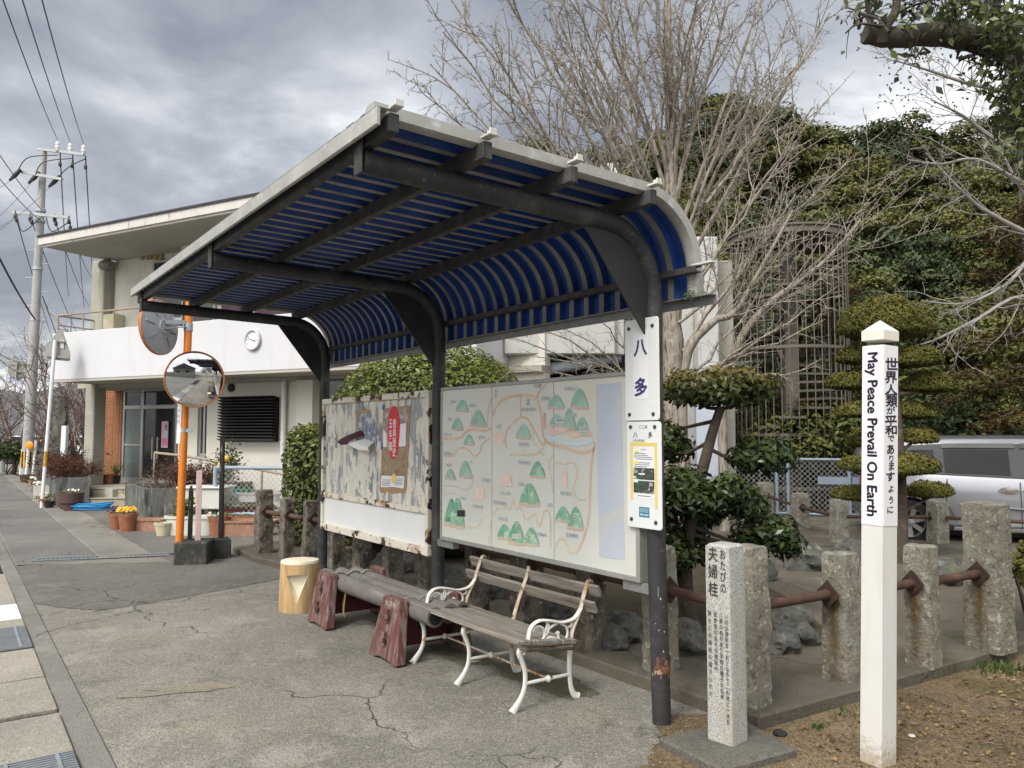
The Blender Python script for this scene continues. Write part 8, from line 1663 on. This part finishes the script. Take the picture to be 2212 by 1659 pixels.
# ---------------------------------------------------------------- leaf litter, twigs, chips, grass on the dirt
rng = np.random.default_rng(77); N0 = 15000; X = rng.uniform(.8, 6.5, N0); Y = rng.uniform(2.6, 6.2, N0); dd = np.array([DD.x, DD.y]); nn = np.array([NN.x, NN.y]); S_t = (X-P1.x)*dd[0]+(Y-P1.y)*dd[1]; S_l = (X-P1.x)*nn[0]+(Y-P1.y)*nn[1]
dens = np.array([mnoise.noise(Vector((x*1.7, y*1.7, 3))) for x, y in zip(X, Y)]); ok = (S_t < -.5-.08*np.maximum(0, -S_l-.4)) & (dens+rng.uniform(-.5, .5, N0) > -.12) & ((X-1.2)**2+(Y-4.05)**2 > .12) ; ok &= ~((X < 1.5) & (Y > 3.55))
P = np.stack([X, Y, np.full(N0, .010)+rng.uniform(0, .012, N0)], 1)[ok]
o = leaf_object('leaf_litter', P, np.tile([0, 0, 1.], (len(P), 1)), .026, K['litter'], None, 78, aspect=.55, spread=.35, fold=.15, size_var=.7); tag(o, kind='stuff')
mb = MB(); r_ = random.Random(15)
for i in range(110):
    x, y = r_.uniform(1.3, 5.5), r_.uniform(2.7, 5.0); s = (Vector((x, y, 0))-P1).dot(DD)
    if s > -.55: continue
    a = r_.uniform(0, 6.28); L_ = r_.uniform(.05, .22); mb.tube([(x, y, .012), (x+math.cos(a)*L_*.5, y+math.sin(a)*L_*.5, .02), (x+math.cos(a+.3)*L_, y+math.sin(a+.3)*L_, .012)], .0028, 4)
tag(mb.build('fallen_twigs', K['bark_brown']), kind='stuff')
mb = MB()
for i in range(420):
    px = r_.uniform(200, 1500); py = r_.uniform(1330, 1655); p = G(px, py)
    if r_.random() < .45: p = G(r_.gauss(1200, 260), r_.uniform(1500, 1658))
    if (p-P1).dot(NN) > 2.45: continue
    r = r_.uniform(.0025, .006); mb.add([p+Vector((0, 0, .006))+Vector(v)*r for v in ((1, 0, 0), (-.8, .6, 0), (-.5, -.9, 0), (0, 0, .8))], [(0, 1, 3), (1, 2, 3), (2, 0, 3)])
tag(mb.build('gravel_chips', K['pebble']), kind='stuff')
for lab, px, py in (('small bright green weed rosette on the dirt below the front fence', 1775, 1568),):
    pass
def tuft(label, px, py, n, h, seed, w=.05, grp=None):
    g = G(px, py); o = thing('weed', label, 'weed', (g.x, g.y, .006), 0, grp); r_ = random.Random(seed); mb = MB()
    for i in range(n):
        a = r_.uniform(0, 6.28); p = Vector((g.x+r_.gauss(0, w), g.y+r_.gauss(0, w), .006)); d = Vector((math.cos(a), math.sin(a), 0)); L_ = h*r_.uniform(.5, 1.1); q = d.cross(Vector((0, 0, 1)))*.004; e = p+d*L_*.6+Vector((0, 0, L_*.7)); mb.add([p+q, p-q, (p+e)/2-q+Vector((0, 0, .01)), e, (p+e)/2+q+Vector((0, 0, .01))], [(0, 1, 2, 4), (4, 2, 3)])
    mb.build('blades', K['leaf_green'] if True else None, o, world=True); return o
tuft('small bright green weed beside the dark chip of stone on the dirt', 1765, 1575, 16, .06, 1, .015); tuft('grass patch at the foot of the tall stone post, larger of two', 2145, 1448, 130, .07, 2, .09); tuft('grass patch at the right edge on the dirt', 2200, 1452, 90, .07, 3, .08); tuft('sparse weeds left of the peace pole foot', 1820, 1545, 26, .05, 4, .05); tuft('weed tuft at the kerb right of the marker stone', 1660, 1518, 18, .06, 5, .03); tuft('tiny weed under the front of the park bench', 1010, 1395, 8, .06, 6, .01)
def chip(label, px, py, s, m, name='stone_chip'):
    g = G(px, py); bm = bmesh.new(); bmesh.ops.create_icosphere(bm, subdivisions=2, radius=s)
    for v in bm.verts: v.co += mnoise.noise_vector(v.co*20+Vector((px, 0, 0)))*s*.5; v.co.z = max(-.2*s, v.co.z*.5)
    me = bpy.data.meshes.new(name); bm.to_mesh(me); bm.free(); me.materials.append(K[m]); o = bpy.data.objects.new(name, me); COL.objects.link(o); o.location = (g.x, g.y, .01+.2*s); return tag(o, label, 'stone')
chip('flat dark chip of stone lying on the dirt beside the marker base', 1685, 1590, .035, 'rubber'); chip('small white pebble on the dirt near the peace pole foot', 1970, 1595, .016, 'petal_white')
g = G(1025, 1432); cg = thing('cigarette_end', 'white cigarette end on the paving under the bench', 'litter', (g.x, g.y, .006), .3); mb = MB(); mb.tube([(-.04, 0, .004), (.02, 0, .004)], .004, 7); mb.build('paper_tube', K['petal_white'], cg); mb = MB(); mb.tube([(.02, 0, .004), (.04, 0, .004)], .0041, 7); mb.build('filter_tip', mat('filter', (.5, .3, .14), .8), cg)
# sprig caught under the shelter's lower rail
sp_ = thing('leaf_sprig', 'green conifer sprig caught behind the near end of the shelter roof edge', 'sprig', W(-.20, -.10, ZC-.12), 0); rng = np.random.default_rng(5); P = np.array(W(-.20, -.10, ZC-.12))+rng.normal(0, 1, (90, 3))*np.array([.035, .03, .022]); leaf_object('needles', P, np.tile([0, 0, 1.], (90, 1)), .045, K['leaf_topiary'], sp_, 5, tuple(W(-.20, -.10, ZC-.12)), aspect=.14, spread=1.)
# ---------------------------------------------------------------- across the road, behind the viewer: seen only in the round mirrors and the van glass
bh = thing('roadside_house', 'low grey tiled house behind a block wall across the road', 'house', (-2, -12, 0), .2)
mb = MB(); mb.box((0, 0, 1.5), (9, 6, 3)); mb.build('wall', mat('house wall', (.34, .33, .31), .8), bh); mb = MB(); mb.prism([(-5, 3), (5, 3), (0, 5.2)], -3.8, 3.8, Matrix(((1, 0, 0, 0), (0, 0, 1, 0), (0, 1, 0, 0), (0, 0, 0, 1)))); mb.build('roof', mat('grey tiles', (.09, .095, .105), .6), bh)
for x in (-2.5, 1.5): mb = MB(); mb.box((x, 3.01, 1.5), (1.6, .06, 1.2)); mb.build('window', K['glass'], bh)
bw_ = thing('block_wall', 'grey concrete block wall across the road', 'wall', (-6, -6.5, 0), .5); mb = MB(); mb.box((0, 0, .75), (14, .15, 1.5)); mb.build('blocks', K['concrete'], bw_, bevel=.02)
leafy_shrub('dense green hedge across the road', (6.0, -6.5, 1.9), (3.2, 1.4, 2.4), 6000, .14, 'leaf_hill', 99)
